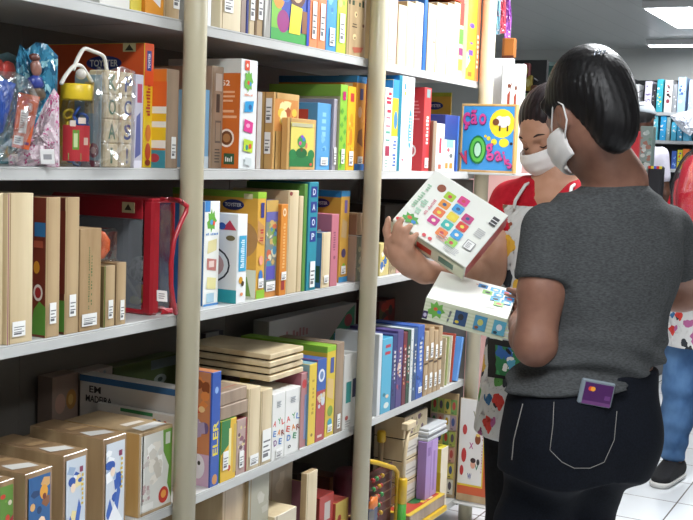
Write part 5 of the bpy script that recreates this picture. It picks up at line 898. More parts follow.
for z, R, nm in ((zs[0], R1, 'upper'), (zs[1], R2, 'second'), (zs[2], R3, 'third')):
    for k, (a, c, vt, col, lab) in enumerate(R):
        y1, y0 = onx(a, 100, XB)[1], onx(c, 100, XB)[1]; z1 = onx((a+c)/2, vt, XB)[2]
        mb = MB().box((XB+.01, y0, z+.0005), (XB+.2, y1, z1), col, .003)
        cs = {'#39a3b4': ['#e8d83a', '#e0e8e8'], '#d8d4e4': ['#5a3f8a', '#f0f0f0', '#8a7ab0'], '#dcdad8': ['#2a2a2a', '#8a3a4a'], '#9fb8d4': ['#3a5a9a', '#f0f4f8'], '#c8c02f': ['#c83a2f', '#3a5aa8'], '#3a5aa8': ['#8ab0e0']}.get(col, ['#e8e8ea', col])
        mb.deco({'C': (Vector((XB+.01, y1, z)), Vector((0, -1, 0)), Vector((0, 0, 1)), Vector((-1, 0, 0)), y1-y0, z1-z)}, [('b', 'C', .05, .08, .9, .84, 9, cs, k+7)])
        tag(mb.build('toy_box', None, (XB+.1, (y0+y1)/2, z)), '%s on the %s far wall shelf' % (lab, nm), 'box', 'toy boxes on the far wall shelves')
# white plastic bag on the far shelf
mb, _, pts = pillow([(670, 116), (682, 112), (697, 109), (698, 128), (690, 136), (682, 131), (676, 124)], (XB-.075, 0, 1.5), (.0, -1), .045, mat('#d9dee8', .25), .5, 11)
tag(mb.build('hanging_plastic_bag', None, tuple(pts[0])), 'white plastic bag hanging in front of the far shelf boxes', 'bag')
# dark display rack and framed board behind the second woman's head
XR = 6.2
yl, yr = onx(508, 100, XR)[1], onx(545, 100, XR)[1]; zt = onx(525, 60, XR)[2]
root = empty('display_rack', (XR, (yl+yr)/2, 0), 'dark display rack hung with small toys beyond the pink panel', 'rack')
part(MB().box((XR, yr, 0), (XR+.04, yl, zt), mat('#1f2022', .7), .002), 'back_board', root)
part(MB().box((XR-.16, yr, 0), (XR, yl, .1), mat('#1a1b1c', .7), .004), 'base', root)
for k in range(5): part(MB().tube([(XR, yr+.05+.05*k, zt-.12-.14*(k % 2)), (XR-.06, yr+.05+.05*k, zt-.11-.14*(k % 2))], .004, '#77777a', 6), 'hook', root)
for k, (u, v, c, lab) in enumerate(((528, 82, '#8a7a2a', 'mustard packet hanging on the dark rack'), (527, 100, '#3a6a3a', 'green packet hanging on the dark rack'), (533, 92, '#5a3a2a', 'brown packet hanging on the dark rack'), (526, 70, '#7a3a3a', 'dull red packet hanging on the dark rack'))):
    p = onx(u, v, XR-.03); mb = MB().box((XR-.03, p[1]-.022, p[2]-.05), (XR-.001, p[1]+.022, p[2]+.04), c, .006)
    mb.deco({'C': (Vector((XR-.03, p[1]+.022, p[2]-.05)), Vector((0, -1, 0)), Vector((0, 0, 1)), Vector((-1, 0, 0)), .044, .09)}, [('e', 'C', .5, .5, .6, .5, '#a8a06a')]); tag(mb.build('hanging_packet', None, tuple(p)), lab, 'packet', 'packets hanging on the dark rack')
XW = X1-.03
p0, p1 = onx(541, 88, XW), onx(560, 62, XW)
mb = MB().box((XW, p1[1], p0[2]), (XW+.028, p0[1], p1[2]), '#9fb8b4', .004); mb.deco({'C': (Vector((XW, p0[1], p0[2])), Vector((0, -1, 0)), Vector((0, 0, 1)), Vector((-1, 0, 0)), p0[1]-p1[1], p1[2]-p0[2])}, [('r', 'C', .15, .0, .85, .86, '#3f6a66')])
tag(mb.build('wall_picture', None, tuple(p0)), 'pale framed teal picture on the far wall', 'picture')
# dark counter with red folder and clear packs
XC = 7.0
yl, yr = onx(560, 250, XC)[1], onx(662.5, 250, XC)[1]
root = empty('sales_counter', (XC+.25, (yl+yr)/2, 0), 'dark sales counter in the middle of the shop, mostly hidden', 'counter')
zc = 1.12
part(MB().box((XC+.02, yr+.02, 0), (XC+.4, yl-.02, zc-.03), mat('#2a2a2e', .5), .004), 'body', root)
part(MB().box((XC, yr, zc-.03), (XC+.42, yl, zc), mat('#8d8a86', .4), .004), 'worktop', root)
def ctop(u0, u1, vt, x, th, col, dec, name, cat, lab):
    y1, y0 = onx(u0, 150, x)[1], onx(u1, 150, x)[1]; z1 = onx((u0+u1)/2, vt, x)[2]
    mb = MB().box((x, y0, zc+.0005), (x+th, y1, z1), col, .004); mb.deco({'C': (Vector((x, y1, zc)), Vector((0, -1, 0)), Vector((0, 0, 1)), Vector((-1, 0, 0)), y1-y0, z1-zc)}, dec)
    tag(mb.build(name, None, (x+th/2, (y0+y1)/2, zc)), lab, cat)
ctop(629, 638.5, 131, XC+.05, .04, '#d8434a', [], 'red_folder', 'folder', 'bright red upright folder on the counter behind the black hair')
ctop(639, 651.5, 126, XC+.1, .1, '#8fa39c', [('b', 'C', .02, .3, .96, .7, 26, ['#b9c9c4', '#5a7a6a', '#d0dad6', '#7a9a8a', '#a87a6a'], 3)], 'clear_pack', 'pack', 'grey-green clear pack beside the red folder')
mb = MB(); y1, y0 = onx(648, 170, XC+.03)[1], onx(662, 170, XC+.03)[1]; z1 = onx(655, 166, XC+.03)[2]
mb.box((XC+.03, y0, zc+.0005), (XC+.12, y1, z1), '#2a2a2e', .01); mb.deco({'C': (Vector((XC+.03, y1, zc)), Vector((0, -1, 0)), Vector((0, 0, 1)), Vector((-1, 0, 0)), y1-y0, z1-zc)}, [('r', 'C', .0+.2*i, .93, .2, .07, c) for i, c in enumerate(('#d83a2f', '#e8d83a', '#3a5ac8', '#d83a2f', '#e8d83a'))])
tag(mb.build('black_case', None, (XC+.07, (y0+y1)/2, zc)), 'black case with a red, yellow and blue stripe on its top edge', 'case')

# ------------------------------------------------------------------ lamps
LAMPM = emit('lamp diffuser', '#f6faff', 14.0); HOUS = mat('#d8dadb', .5)
NL = [0]
def lamp(x, y, lx, ly, watt, lab):
    root = empty('ceiling_lamp', (x, y, ZC), lab, 'ceiling lamp', 'fluorescent ceiling lamps')
    part(MB().box((x-lx/2-.02, y-ly/2-.02, ZC-.05), (x+lx/2+.02, y+ly/2+.02, ZC-.0005), HOUS, .004), 'housing', root)
    part(MB().box((x-lx/2, y-ly/2, ZC-.056), (x+lx/2, y+ly/2, ZC-.0505), LAMPM, .002), 'diffuser', root)
    ld = bpy.data.lights.new('tube', 'AREA'); ld.shape = 'RECTANGLE'; ld.size = lx; ld.size_y = ly; ld.energy = watt; ld.color = (.96, .985, 1.0)
    lo = bpy.data.objects.new('tube', ld); COL.objects.link(lo); lo.location = (x, y, ZC-.06); lo['kind'] = 'helper'
lamp(8.1, .15, 1.05, .30, 28, 'wide lit ceiling panel at the upper right')
lamp(9.92, .25, .12, 1.1, 14, 'thin lit strip on the far ceiling below the wide panel')
lamp(3.55, -.75, 1.2, .24, 54, 'fluorescent lamp over the aisle by the far post')
lamp(1.0, -1.0, 1.2, .24, 20, 'unseen lamp over the near aisle that brightens the box fronts')  # unseen near lamp, turned up to brighten front faces
lamp(5.6, -1.3, 1.2, .24, 30, 'fluorescent lamp over the middle of the shop')
lamp(1.0, -2.7, 1.2, .24, 16, 'fluorescent lamp by the right wall')
wd = bpy.data.worlds.new('world'); SC.world = wd; wd.use_nodes = True
wd.node_tree.nodes['Background'].inputs[0].default_value = (.8, .85, .9, 1); wd.node_tree.nodes['Background'].inputs[1].default_value = .15
# ------------------------------------------------------------------ people: smooth signed-distance bodies turned into one mesh
def nrm(a): a = np.array(a, float); return a/np.linalg.norm(a)
class Field:
    def __init__(s, lo, hi, h):
        s.lo = np.array(lo, float); s.h = h; s.n = np.ceil((np.array(hi)-s.lo)/h).astype(int)+1
        s.d = np.full(s.n, .2, np.float32)
        s.ax = [s.lo[i]+h*np.arange(s.n[i]) for i in range(3)]
    def win(s, lo, hi):
        a = np.clip(np.floor((np.array(lo)-s.lo)/s.h).astype(int), 0, s.n-1); b = np.clip(np.ceil((np.array(hi)-s.lo)/s.h).astype(int)+1, 1, s.n)
        sl = tuple(slice(a[i], b[i]) for i in range(3))
        g = np.meshgrid(*[s.ax[i][a[i]:b[i]].astype(np.float32) for i in range(3)], indexing='ij', sparse=True)
        return sl, g
    def put(s, sl, v, k, op):
        if v.size == 0: return
        a = s.d[sl]
        if op == 'sub':
            v = -v; h = np.maximum(k-np.abs(a-v), 0)/k if k else 0; s.d[sl] = np.maximum(a, v)+h*h*k/4
        else:
            h = np.maximum(k-np.abs(a-v), 0)/k if k else 0; s.d[sl] = np.minimum(a, v)-h*h*k/4
    def cap(s, a, b, r1, r2, k=.02, op='add'):
        a = np.array(a, float); b = np.array(b, float); m = max(r1, r2)+k+.03
        sl, (X, Y, Z) = s.win(np.minimum(a, b)-m, np.maximum(a, b)+m); ab = b-a; L = max(ab@ab, 1e-9)
        t = np.clip(((X-a[0])*ab[0]+(Y-a[1])*ab[1]+(Z-a[2])*ab[2])/L, 0, 1)
        v = np.sqrt((X-a[0]-t*ab[0])**2+(Y-a[1]-t*ab[1])**2+(Z-a[2]-t*ab[2])**2)-(r1+(r2-r1)*t); s.put(sl, v, k, op)
    def chain(s, pts, rs, k=.02, k0=None):
        for i in range(len(pts)-1): s.cap(pts[i], pts[i+1], rs[i], rs[i+1], k)
    def ell(s, c, r, R=None, k=.02, op='add'):
        c = np.array(c, float); m = max(r)+k+.03; sl, (X, Y, Z) = s.win(c-m, c+m); X = X-c[0]; Y = Y-c[1]; Z = Z-c[2]
        if R is None: R = np.eye(3)
        q = [R[i][0]*X+R[i][1]*Y+R[i][2]*Z for i in range(3)]
        k0 = np.sqrt(sum((q[i]/r[i])**2 for i in range(3)))+1e-9; k1 = np.sqrt(sum((q[i]/r[i]**2)**2 for i in range(3)))+1e-9
        s.put(sl, k0*(k0-1)/k1, k, op)
    def loft(s, secs, R, F, k=.03, op='add', grow=0., p=2.2, wr=None):
        """horizontal elliptical sections (centre, a, b) stacked over height; R, F are the section axes"""
        secs = sorted(secs, key=lambda q: q[0][2]); z = np.array([q[0][2] for q in secs]); zz = s.ax[2]
        f = lambda vals: np.interp(zz, z, vals)
        def sm(vals):
            v = f(vals); w = 9; ker = np.hanning(w+2)[1:-1]; ker /= ker.sum(); return np.convolve(np.pad(v, w//2, mode='edge'), ker, mode='valid')
        cx, cy, a, b = sm([q[0][0] for q in secs]), sm([q[0][1] for q in secs]), sm([q[1] for q in secs])+grow, sm([q[2] for q in secs])+grow
        C0 = np.array([cx.mean(), cy.mean(), 0]); m = .35
        sl, (X, Y, Z) = s.win((cx.min()-m, cy.min()-m, z[0]-.06-grow), (cx.max()+m, cy.max()+m, z[-1]+.06+grow)); zi = sl[2]
        X_ = X-cx[zi][None, None, :]; Y_ = Y-cy[zi][None, None, :]; A = a[zi][None, None, :]; B_ = b[zi][None, None, :]
        u = np.abs(X_*R[0]+Y_*R[1])/A; w = np.abs(X_*F[0]+Y_*F[1])/B_
        q = (u**p+w**p)**(1/p)
        d = (q-1)*np.minimum(A, B_)
        if wr is not None: d = d+wr(X, Y, Z)
        dz = np.maximum(z[0]-grow-Z, Z-z[-1]-grow)+0*d
        v = np.minimum(np.maximum(d, dz), 0)+np.sqrt(np.maximum(d, 0)**2+np.maximum(dz, 0)**2); s.put(sl, v.astype(np.float32), k, op)
    def plane(s, p, n, k=0.004):
        """keep the side behind the plane (n points to the removed side)"""
        n = nrm(n); p = np.array(p, float); v = (s.ax[0]-p[0])[:, None, None]*n[0]+(s.ax[1]-p[1])[None, :, None]*n[1]+(s.ax[2]-p[2])[None, None, :]*n[2]
        v = v.astype(np.float32); h = np.maximum(k-np.abs(s.d-v), 0)/k; s.d = np.maximum(s.d, v)+h*h*k/4
    def grid(s): return np.meshgrid(*[a.astype(np.float32) for a in s.ax], indexing='ij', sparse=True)
    def mesh(s):
        d = s.d; n = np.array(d.shape); ins = d < 0
        c = [ins[i:n[0]-1+i, j:n[1]-1+j, k:n[2]-1+k] for i in (0, 1) for j in (0, 1) for k in (0, 1)]
        tot = sum(x.astype(np.int8) for x in c); act = (tot > 0) & (tot < 8); idx = np.full(act.shape, -1, np.int64); I, J, K = np.nonzero(act); idx[I, J, K] = np.arange(len(I))
        P = np.zeros((len(I), 3)); W = np.zeros(len(I)); off = [(i, j, k) for i in (0, 1) for j in (0, 1) for k in (0, 1)]
        for a in range(8):
            for ax in range(3):
                o1 = off[a]
                if o1[ax]: continue
                o2 = list(o1); o2[ax] = 1
                d1 = d[I+o1[0], J+o1[1], K+o1[2]].astype(float); d2 = d[I+o2[0], J+o2[1], K+o2[2]].astype(float); cr = (d1 < 0) != (d2 < 0)
                t = np.where(cr, d1/np.where(np.abs(d1-d2) < 1e-12, 1, d1-d2), 0); p = np.array([I, J, K]).T+np.array(o1); p = p.astype(float); p[:, ax] += t
                P[cr] += p[cr]; W[cr] += 1
        V = s.lo+s.h*(P/np.maximum(W, 1)[:, None]); F = []
        for ax in range(3):
            sl1 = [slice(1, -1)]*3; sl2 = [slice(1, -1)]*3; sl1[ax] = slice(0, -1); sl2[ax] = slice(1, None)
            A, B = ins[tuple(sl1)], ins[tuple(sl2)]; cr = np.argwhere(A != B)
            if len(cr) == 0: continue
            flip = A[tuple(cr.T)]; g = cr.copy()
            for q in range(3):
                if q != ax: g[:, q] += 1
            b, c_ = (ax+1) % 3, (ax+2) % 3; qs = []
            for db, dc in ((0, 0), (1, 0), (1, 1), (0, 1)):
                h = g.copy(); h[:, b] -= 1-db; h[:, c_] -= 1-dc; qs.append(idx[tuple(h.T)])
            Q = np.array(qs).T; Q[~flip] = Q[~flip][:, ::-1]; F.append(Q)
        F = np.concatenate(F); F = F[(F >= 0).all(1)]
        return V, F
def smooth(V, F, it=2):
    for _ in range(it):
        acc = np.zeros_like(V); cnt = np.zeros(len(V))
        for i in range(4):
            j = (i+1) % 4; np.add.at(acc, F[:, i], V[F[:, j]]); np.add.at(acc, F[:, j], V[F[:, i]]); np.add.at(cnt, F[:, i], 1); np.add.at(cnt, F[:, j], 1)
        V = V*.5+.5*acc/np.maximum(cnt, 1)[:, None]
    return V
def to_obj(fld, name, m_, parent=None, origin=(0, 0, 0), it=2, mats=None, pick=None):
    V, F = fld.mesh() if isinstance(fld, Field) else fld
    V = smooth(V, F, it) if it else V
    me = bpy.data.meshes.new(name); me.vertices.add(len(V)); me.vertices.foreach_set('co', (V-np.array(origin)).astype(np.float32).ravel())
    me.loops.add(len(F)*4); me.loops.foreach_set('vertex_index', F.astype(np.int32).ravel()); me.polygons.add(len(F)); me.polygons.foreach_set('loop_start', np.arange(0, len(F)*4, 4, dtype=np.int32))
    me.update(calc_edges=True); me.validate()
    for q in (mats or [m_]): me.materials.append(q)
    if pick is not None:
        cen = V[F].mean(1); me.polygons.foreach_set('material_index', pick(cen).astype(np.int32))
    me.polygons.foreach_set('use_smooth', np.ones(len(me.polygons), bool)); me.update()
    o = bpy.data.objects.new(name, me); COL.objects.link(o)
    if parent is not None: o.parent = parent
    else: o.location = origin
    return o, V, F
UPZ = np.array([0, 0, 1.0])
def head_frame(F0, pitch, roll=0):
    F = nrm([F0[0], F0[1], 0]); L = np.array([-F[1], F[0], 0]); p = math.radians(pitch); Fh = F*math.cos(p)-UPZ*math.sin(p); U = UPZ*math.cos(p)+F*math.sin(p)
    r = math.radians(roll); L2 = L*math.cos(r)+U*math.sin(r); U2 = U*math.cos(r)-L*math.sin(r); return Fh, L2, U2
def add_head(f, c, Fh, L, U, s=1.0, ears=True):
    R = np.array([L, Fh, U]); q = lambda l, fw, u: c+s*(L*l+Fh*fw+U*u)
    f.ell(c, (.073*s, .093*s, .086*s), R, .01)
    f.ell(q(0, .018, -.03), (.066*s, .082*s, .075*s), R, .03)
    f.ell(q(0, .03, -.075), (.05*s, .058*s, .058*s), R, .03)
    f.ell(q(0, .068, -.112), (.024*s, .022*s, .02*s), R, .03)
    for sg in (1, -1):
        f.ell(q(.04*sg, .06, -.055), (.024*s, .022*s, .022*s), R, .025)          # cheek
        f.ell(q(.033*sg, .098, -.026), (.019*s, .016*s, .013*s), R, .014, 'sub')   # eye socket
        f.ell(q(.033*sg, .077, -.027), (.0165*s, .0145*s, .0125*s), R, .006)      # lidded eye
        f.cap(q(.014*sg, .095, -.008), q(.048*sg, .08, -.006), .007*s, .006*s, .014)   # brow ridge
    f.cap(q(0, .092, -.02), q(0, .107, -.058), .007*s, .011*s, .012)
    for sg in (1, -1): f.ell(q(.011*sg, .1, -.06), (.008*s, .009*s, .007*s), R, .008)
    f.ell(q(0, .089, -.083), (.022*s, .01*s, .006*s), R, .008); f.ell(q(0, .087, -.092), (.02*s, .01*s, .007*s), R, .008)
    if ears:
        for sg in (1, -1):
            f.ell(q(.076*sg, -.004, -.03), (.009*s, .019*s, .031*s), R, .008); f.ell(q(.086*sg, .003, -.026), (.008*s, .010*s, .018*s), R, .005, 'sub')
    return q
def add_hand(f, w, direction, palm_n, thumb_side, curl=25, s=1.0, spread=.0):
    """palm, four fingers of unequal length with bent knuckles, and a thumb leaving the side of the palm"""
    d = nrm(direction); n = nrm(np.array(palm_n)-d*np.dot(palm_n, d)); t = nrm(np.array(thumb_side)-d*np.dot(thumb_side, d)-n*np.dot(thumb_side, n))
    R = np.array([t, d, n]); f.cap(w-d*.02, w+d*.025, .023*s, .024*s, .015); f.ell(w+d*.048*s, (.039*s, .047*s, .016*s), R, .015)
    for i, (off, ln) in enumerate(((.028, .072), (.0095, .08), (-.0095, .074), (-.027, .058))):
        b = w+d*.078*s+t*off*s; a = math.radians(curl*.5); dd = d*math.cos(a)+n*math.sin(a)+t*off*spread
        pts = [b-d*.03*s]+[b]
        for j, fr in enumerate((.45, .3, .25)): pts.append(pts[-1]+nrm(dd)*ln*fr*s); a += math.radians(curl*(1, .8, .5)[j]); dd = d*math.cos(a)+n*math.sin(a)
        f.chain(pts, [.0095*s, .0092*s, .0085*s, .0078*s, .0066*s], .004)
    b = w+d*.022*s+t*.03*s; f.chain([w+d*.01+t*.012*s, b, b+nrm(t*.75+d*.7+n*.2)*.034*s, b+nrm(t*.75+d*.7+n*.2)*.034*s+nrm(d+t*.25+n*.4)*.028*s], [.014*s, .0125*s, .0105*s, .0082*s], .006)
def skin(name, c1, c2): return noisy(name, c1, c2, (25, 25, 25), .5, .02, spec=.35)
def clone(f): g = Field.__new__(Field); g.lo, g.h, g.n, g.ax = f.lo, f.h, f.n, f.ax; g.d = np.full(f.n, .2, np.float32); return g
def shell(fld, off, th): g = Field.__new__(Field); g.lo, g.h, g.n, g.ax = fld.lo, fld.h, fld.n, fld.ax; g.d = np.abs(fld.d-off)-th; return g
def hair_mat(name, c1, c2, rough=.33): return noisy(name, c1, c2, (160, 160, 14), rough, .35, coord='Object', bscale=1.2, spec=.28)
JEANS_D = noisy('dark denim', '#0b0e15', '#12161f', (260, 260, 260), .85, .15, spec=.15)
MASKM = noisy('white mask fabric', '#e0dddb', '#e8e5e3', (30, 30, 30), .85, .0)

# ============ first woman: grey T-shirt, back to the camera
S1 = skin('warm brown skin', '#80594a', '#8d6553')
W1F = nrm([.60, .80, 0]); W1R = np.array([W1F[1], -W1F[0], 0])
lsh, rsh = at(548, 228, 2.31), at(668, 230, 2.49)
lel, lwr = at(535, 345, 2.275), at(521, 324, 2.47)
rel, rwr = at(696, 290, 2.60), at(652, 300, 2.655)
hipc = at(577, 432, 2.345)
feet_c = np.array([hipc[0]+.02, hipc[1]+.09, 0])
secs = [(at(612, 197, 2.40), .115, .065), (at(612, 208, 2.40), .16, .085), (at(610, 228, 2.40), .178, .105), (at(607, 262, 2.395), .168, .12), (at(600, 318, 2.385), .148, .112), (at(590, 366, 2.37), .152, .118), (at(582, 400, 2.36), .168, .13), (hipc, .166, .135), (at(570, 468, 2.34), .155, .128)]
neck_b = at(616, 186, 2.40); hc = at(587, 105, 2.37)
W1root = empty('person', (hipc[0], hipc[1], 0), 'woman in grey T-shirt and dark jeans seen from behind, looking down at a puzzle box', 'person')
OR1 = tuple(W1root.location)
Fh1, L1, U1 = head_frame((.61, .79), 24, -3)
lo, hi = np.array([1.92, -1.35, 0]), np.array([2.85, -.42, 1.66])
body = Field(lo, hi, .005)
body.loft(secs, W1R, W1F, .03, grow=-.012)
hq1 = add_head(body, hc, Fh1, L1, U1)
body.cap(hc-U1*.085-Fh1*.02, neck_b+UPZ*.01, .047, .053, .03); body.cap(neck_b, neck_b-UPZ*.05, .06, .1, .05)
for a, b, c in ((lsh, lel, lwr), (rsh, rel, rwr)): body.chain([a, a*.45+b*.55, b], [.05, .046, .041], .02); body.chain([b, b*.65+c*.35, c], [.041, .041, .0265], .02)
vl = nrm([-.258, .966, 0]); va = nrm([.966, .258, 0])
legs = []
for sg in (-1, 1):
    hj = hipc+W1R*.055*sg-UPZ*.03+W1F*.01; an = feet_c+W1R*.065*sg+UPZ*.075; kn = hj*.48+an*.52+W1F*.035; legs.append((hj, kn, an))
    body.chain([hj, hj*.5+kn*.5, kn], [.078, .064, .048], .03); body.chain([kn, kn*.6+an*.4-W1F*.012, an], [.05, .05, .034], .02)
    body.cap(an-UPZ*.035, an+W1F*.13-UPZ*.05, .033, .024, .02)
add_hand(body, lwr, va*.9+UPZ*.22+vl*.02, vl+UPZ*.15, UPZ, 34)
add_hand(body, rwr, at(600, 298, 2.66)-rwr, vl*.3+UPZ*.6, vl, 30)
to_obj(body, 'body', S1, W1root, OR1)
# jeans
jn = Field(np.array([1.92, -1.35, .0]), np.array([2.75, -.45, .97]), .005)
jn.loft([q for q in secs if q[0][2] < .99], W1R, W1F, .04, grow=.001)
for sg in (-1, 1):
    jn.ell(hipc+W1R*.078*sg-W1F*.05-UPZ*.01, (.082, .082, .1), None, .045)
for hj, kn, an in legs: jn.chain([hj, hj*.5+kn*.5, kn], [.09, .075, .06], .035); jn.chain([kn, kn*.6+an*.4-W1F*.012, an+UPZ*.03], [.058, .056, .046], .02)
jn.plane((0, 0, .045), (0, 0, -1)); jn.plane(at(580, 368, 2.36), UPZ-W1R*.2)
X, Y, Z = jn.grid(); jn.d = jn.d+.0022*np.sin(70*Z+14*(X+Y)+3*np.sin(18*Y))*np.clip((.78-Z)/.12, 0, 1)
jo, JV, JF = to_obj(jn, 'jeans', JEANS_D, W1root, OR1)
jt = BVHTree.FromPolygons([Vector(v) for v in JV], [tuple(map(int, q)) for q in JF])
def hit(tree, u, v, off=.001):
    r = Vector(ray(u, v)).normalized(); p, n, i, d = tree.ray_cast(Vector(CAM), r); return None if p is None else p+n*off
THREAD = mat('#8d8a86', .7)
def stitch(tree, px, parent, name, lab, m_=THREAD, r=.0011, orig=OR1, steps=10):
    pts = []
    for i in range(len(px)-1):
        for k in range(steps):
            t = k/steps; p = hit(tree, px[i][0]*(1-t)+px[i+1][0]*t, px[i][1]*(1-t)+px[i+1][1]*t, .0008)
            if p is not None: pts.append(p)
    if len(pts) < 2: return
    o = MB().tube(pts, r, m_, 6).build(name, parent, orig); o['label'] = lab
stitch(jt, [(554, 402), (553, 425), (550, 450), (562, 462), (574, 468), (590, 468), (604, 462), (614, 440), (617, 408)], jo, 'pocket_stitching', 'pale thread outlining the back pocket', r=.0007)
stitch(jt, [(523, 404), (519, 420), (514, 440), (512, 462)], jo, 'side_stitching', 'pale side seam thread')
for hj, kn, an in legs:
    fs_ = Field(an+np.array([-.22, -.22, -.09]), an+np.array([.24, .26, .06]), .005); fs_.cap(an-UPZ*.035-W1F*.02, an+W1F*.15-UPZ*.045, .042, .034, .02); fs_.plane((0, 0, .001), (0, 0, -1)); fs_.plane(an+UPZ*.0, UPZ); to_obj(fs_, 'shoe', mat('#26262a', .6), W1root, OR1)
# T-shirt
sh = Field(np.array([1.98, -1.32, .80]), np.array([2.80, -.50, 1.36]), .005)
def wr1(X, Y, Z):
    w = np.clip((1.02-Z)/.14, 0, 1); q = Z*115+9*np.sin(7*(X*W1R[0]+Y*W1R[1])+1)+6*(X-Y)
    return -.016*w*np.sin(q)-.003*np.sin(26*Z+30*(X-Y))-.003*np.sin(60*Z+12*np.sin(9*X)+20*Y)*np.clip((1.15-Z)*6, 0, 1)
sh.loft(secs, W1R, W1F, .03, grow=.006, wr=wr1)
cuts = []
for a, b, q in ((lsh, lel, .46), (rsh, rel, .58)):
    e = a+(b-a)*q; g = clone(sh); g.cap(a-UPZ*.002, a+(b-a)*(q+.16), .056, .060, .0); g.plane(e, b-a); cuts.append(g)
nb = neck_b-UPZ*.006
sh.cap(nb-UPZ*.04, nb+UPZ*.02, .1, .062, .03)
for g in cuts: h_ = np.maximum(.03-np.abs(sh.d-g.d), 0)/.03; sh.d = np.minimum(sh.d, g.d)-h_*h_*.03/4
sh.plane(at(617, 180, 2.40), UPZ*.95-nrm(W1F)*.05+W1R*.03)
hemn = -UPZ+W1R*.30; sh.plane(at(575, 391, 2.30), hemn)
GREY = noisy('charcoal heather jersey', '#3b3d3e', '#525455', (130, 130, 420), .95, .25, spec=.1, lo=.3, hi=.7, sheen=0)
so, SV, SF = to_obj(sh, 't_shirt', GREY, W1root, OR1)
stt = BVHTree.FromPolygons([Vector(v) for v in SV], [tuple(map(int, q)) for q in SF])
# hair
hr = Field(hc-np.array([.2, .2, .2]), hc+np.array([.2, .2, .2]), .004); R1 = np.array([L1, Fh1, U1])
hr.ell(hq1(0, -.010, .012), (.086, .104, .096), R1, .02); hr.ell(hq1(-.005, -.02, .04), (.075, .08, .085), R1, .03)
hr.ell(hq1(.0, -.078, -.03), (.054, .046, .085), R1, .03); hr.ell(hq1(.004, -.066, -.078), (.047, .042, .062), R1, .03)
hr.cap(hq1(.074, .045, .02), hq1(.08, .022, -.02), .012, .004, .012)
hr.ell(hq1(.0, .092, -.035), (.075, .062, .07), R1, .012, 'sub'); hr.ell(hq1(.09, .006, -.058), (.045, .044, .056), R1, .012, 'sub'); hr.ell(hq1(-.088, .012, -.05), (.03, .036, .052), R1, .012, 'sub')
X, Y, Z = hr.grid(); a_ = np.arctan2((X-hc[0])*Fh1[0]+(Y-hc[1])*Fh1[1], (X-hc[0])*L1[0]+(Y-hc[1])*L1[1]); hr.d = hr.d+.0008*np.sin(46*a_+9*np.sin(14*Z))+.0006*np.sin(101*a_+20*Z)
HAIR1 = hair_mat('black hair', '#070607', '#121012', .46)
ho, HV, HF = to_obj(hr, 'hair', HAIR1, W1root, OR1, 1)
ht_ = BVHTree.FromPolygons([Vector(v) for v in HV], [tuple(map(int, q)) for q in HF])
mb = MB(); rnd = random.Random(3)
for k, (u, v, u2, v2) in enumerate(((629, 92, 644, 98), (630, 98, 646, 106), (627, 105, 641, 112), (632, 90, 643, 90))):
    p = Vector(at(u, v, 2.36)); q = Vector(at(u2, v2, 2.36)); m_ = (p+q)/2+Vector((0, 0, -.006)); mb.tube([p, m_, q], [.0012, .001, .0004], HAIR1, 5)
mb.build('loose_strands', ho, OR1)
p = hit(ht_, 601, 52, .002)
if p is not None:
    mb = MB()
    for k in range(5):
        a_, b_ = hit(ht_, 594+k*4.5, 56-k*.8, .002), hit(ht_, 597+k*4.5, 49-k*.3, .002)
        if a_ is not None and b_ is not None: mb.tube([a_, b_], .0025, mat('#9ba0a8', .25, .6), 6)
    if mb.v: k = mb.build('hair_clip', ho, OR1); k['label'] = 'small silver hair clip'
# mask and ear loops
def mask(fld_c, Fh, L, U, q, s, root, orig, loops=(1, -1)):
    f = Field(fld_c-np.array([.17]*3), fld_c+np.array([.17]*3), .003); R = np.array([L, Fh, U])
    f.ell(q(0, .03, -.045), (.067*s, .082*s, .08*s), R, .02); f.ell(q(0, .035, -.085), (.055*s, .066*s, .058*s), R, .03); f.cap(q(0, .088, -.04), q(0, .1, -.062), .012*s, .02*s, .05)
    X, Y, Z = f.grid(); dx, dy, dz = X-fld_c[0], Y-fld_c[1], Z-fld_c[2]
    l = (dx*L[0]+dy*L[1]+dz*L[2])/s; w = (dx*Fh[0]+dy*Fh[1]+dz*Fh[2])/s; u = (dx*U[0]+dy*U[1]+dz*U[2])/s
    d = np.abs(f.d-.0045+.0009*np.sin(u*230)*np.clip(w*14, 0, 1))-.0034
    top = -.040-.10*np.clip(.10-w, 0, .2)*.3; bot = -.124+.16*np.clip(.10-w, 0, .2)
    reg = np.maximum(np.maximum(u-top, bot-u), .010-w); f.d = np.maximum(d, reg*.8)
    o, _, _ = to_obj(f, 'face_mask', MASKM, root, orig, 3); o['label'] = 'white cloth face mask'
    for sg in loops:
        MB().tube([q(.062*sg, .058, -.05), q(.071*sg, .045, -.03), q(.079*sg, .016, .0), q(.083*sg, -.004, .010), q(.083*sg, -.024, -.012), q(.081*sg, -.022, -.045), q(.075*sg, .002, -.066), q(.064*sg, .022, -.08)], .0019, mat('#dcdad8', .7), 8).build('ear_loop', o, orig)
    return o
mask(hc, Fh1, L1, U1, hq1, 1.0, W1root, OR1)

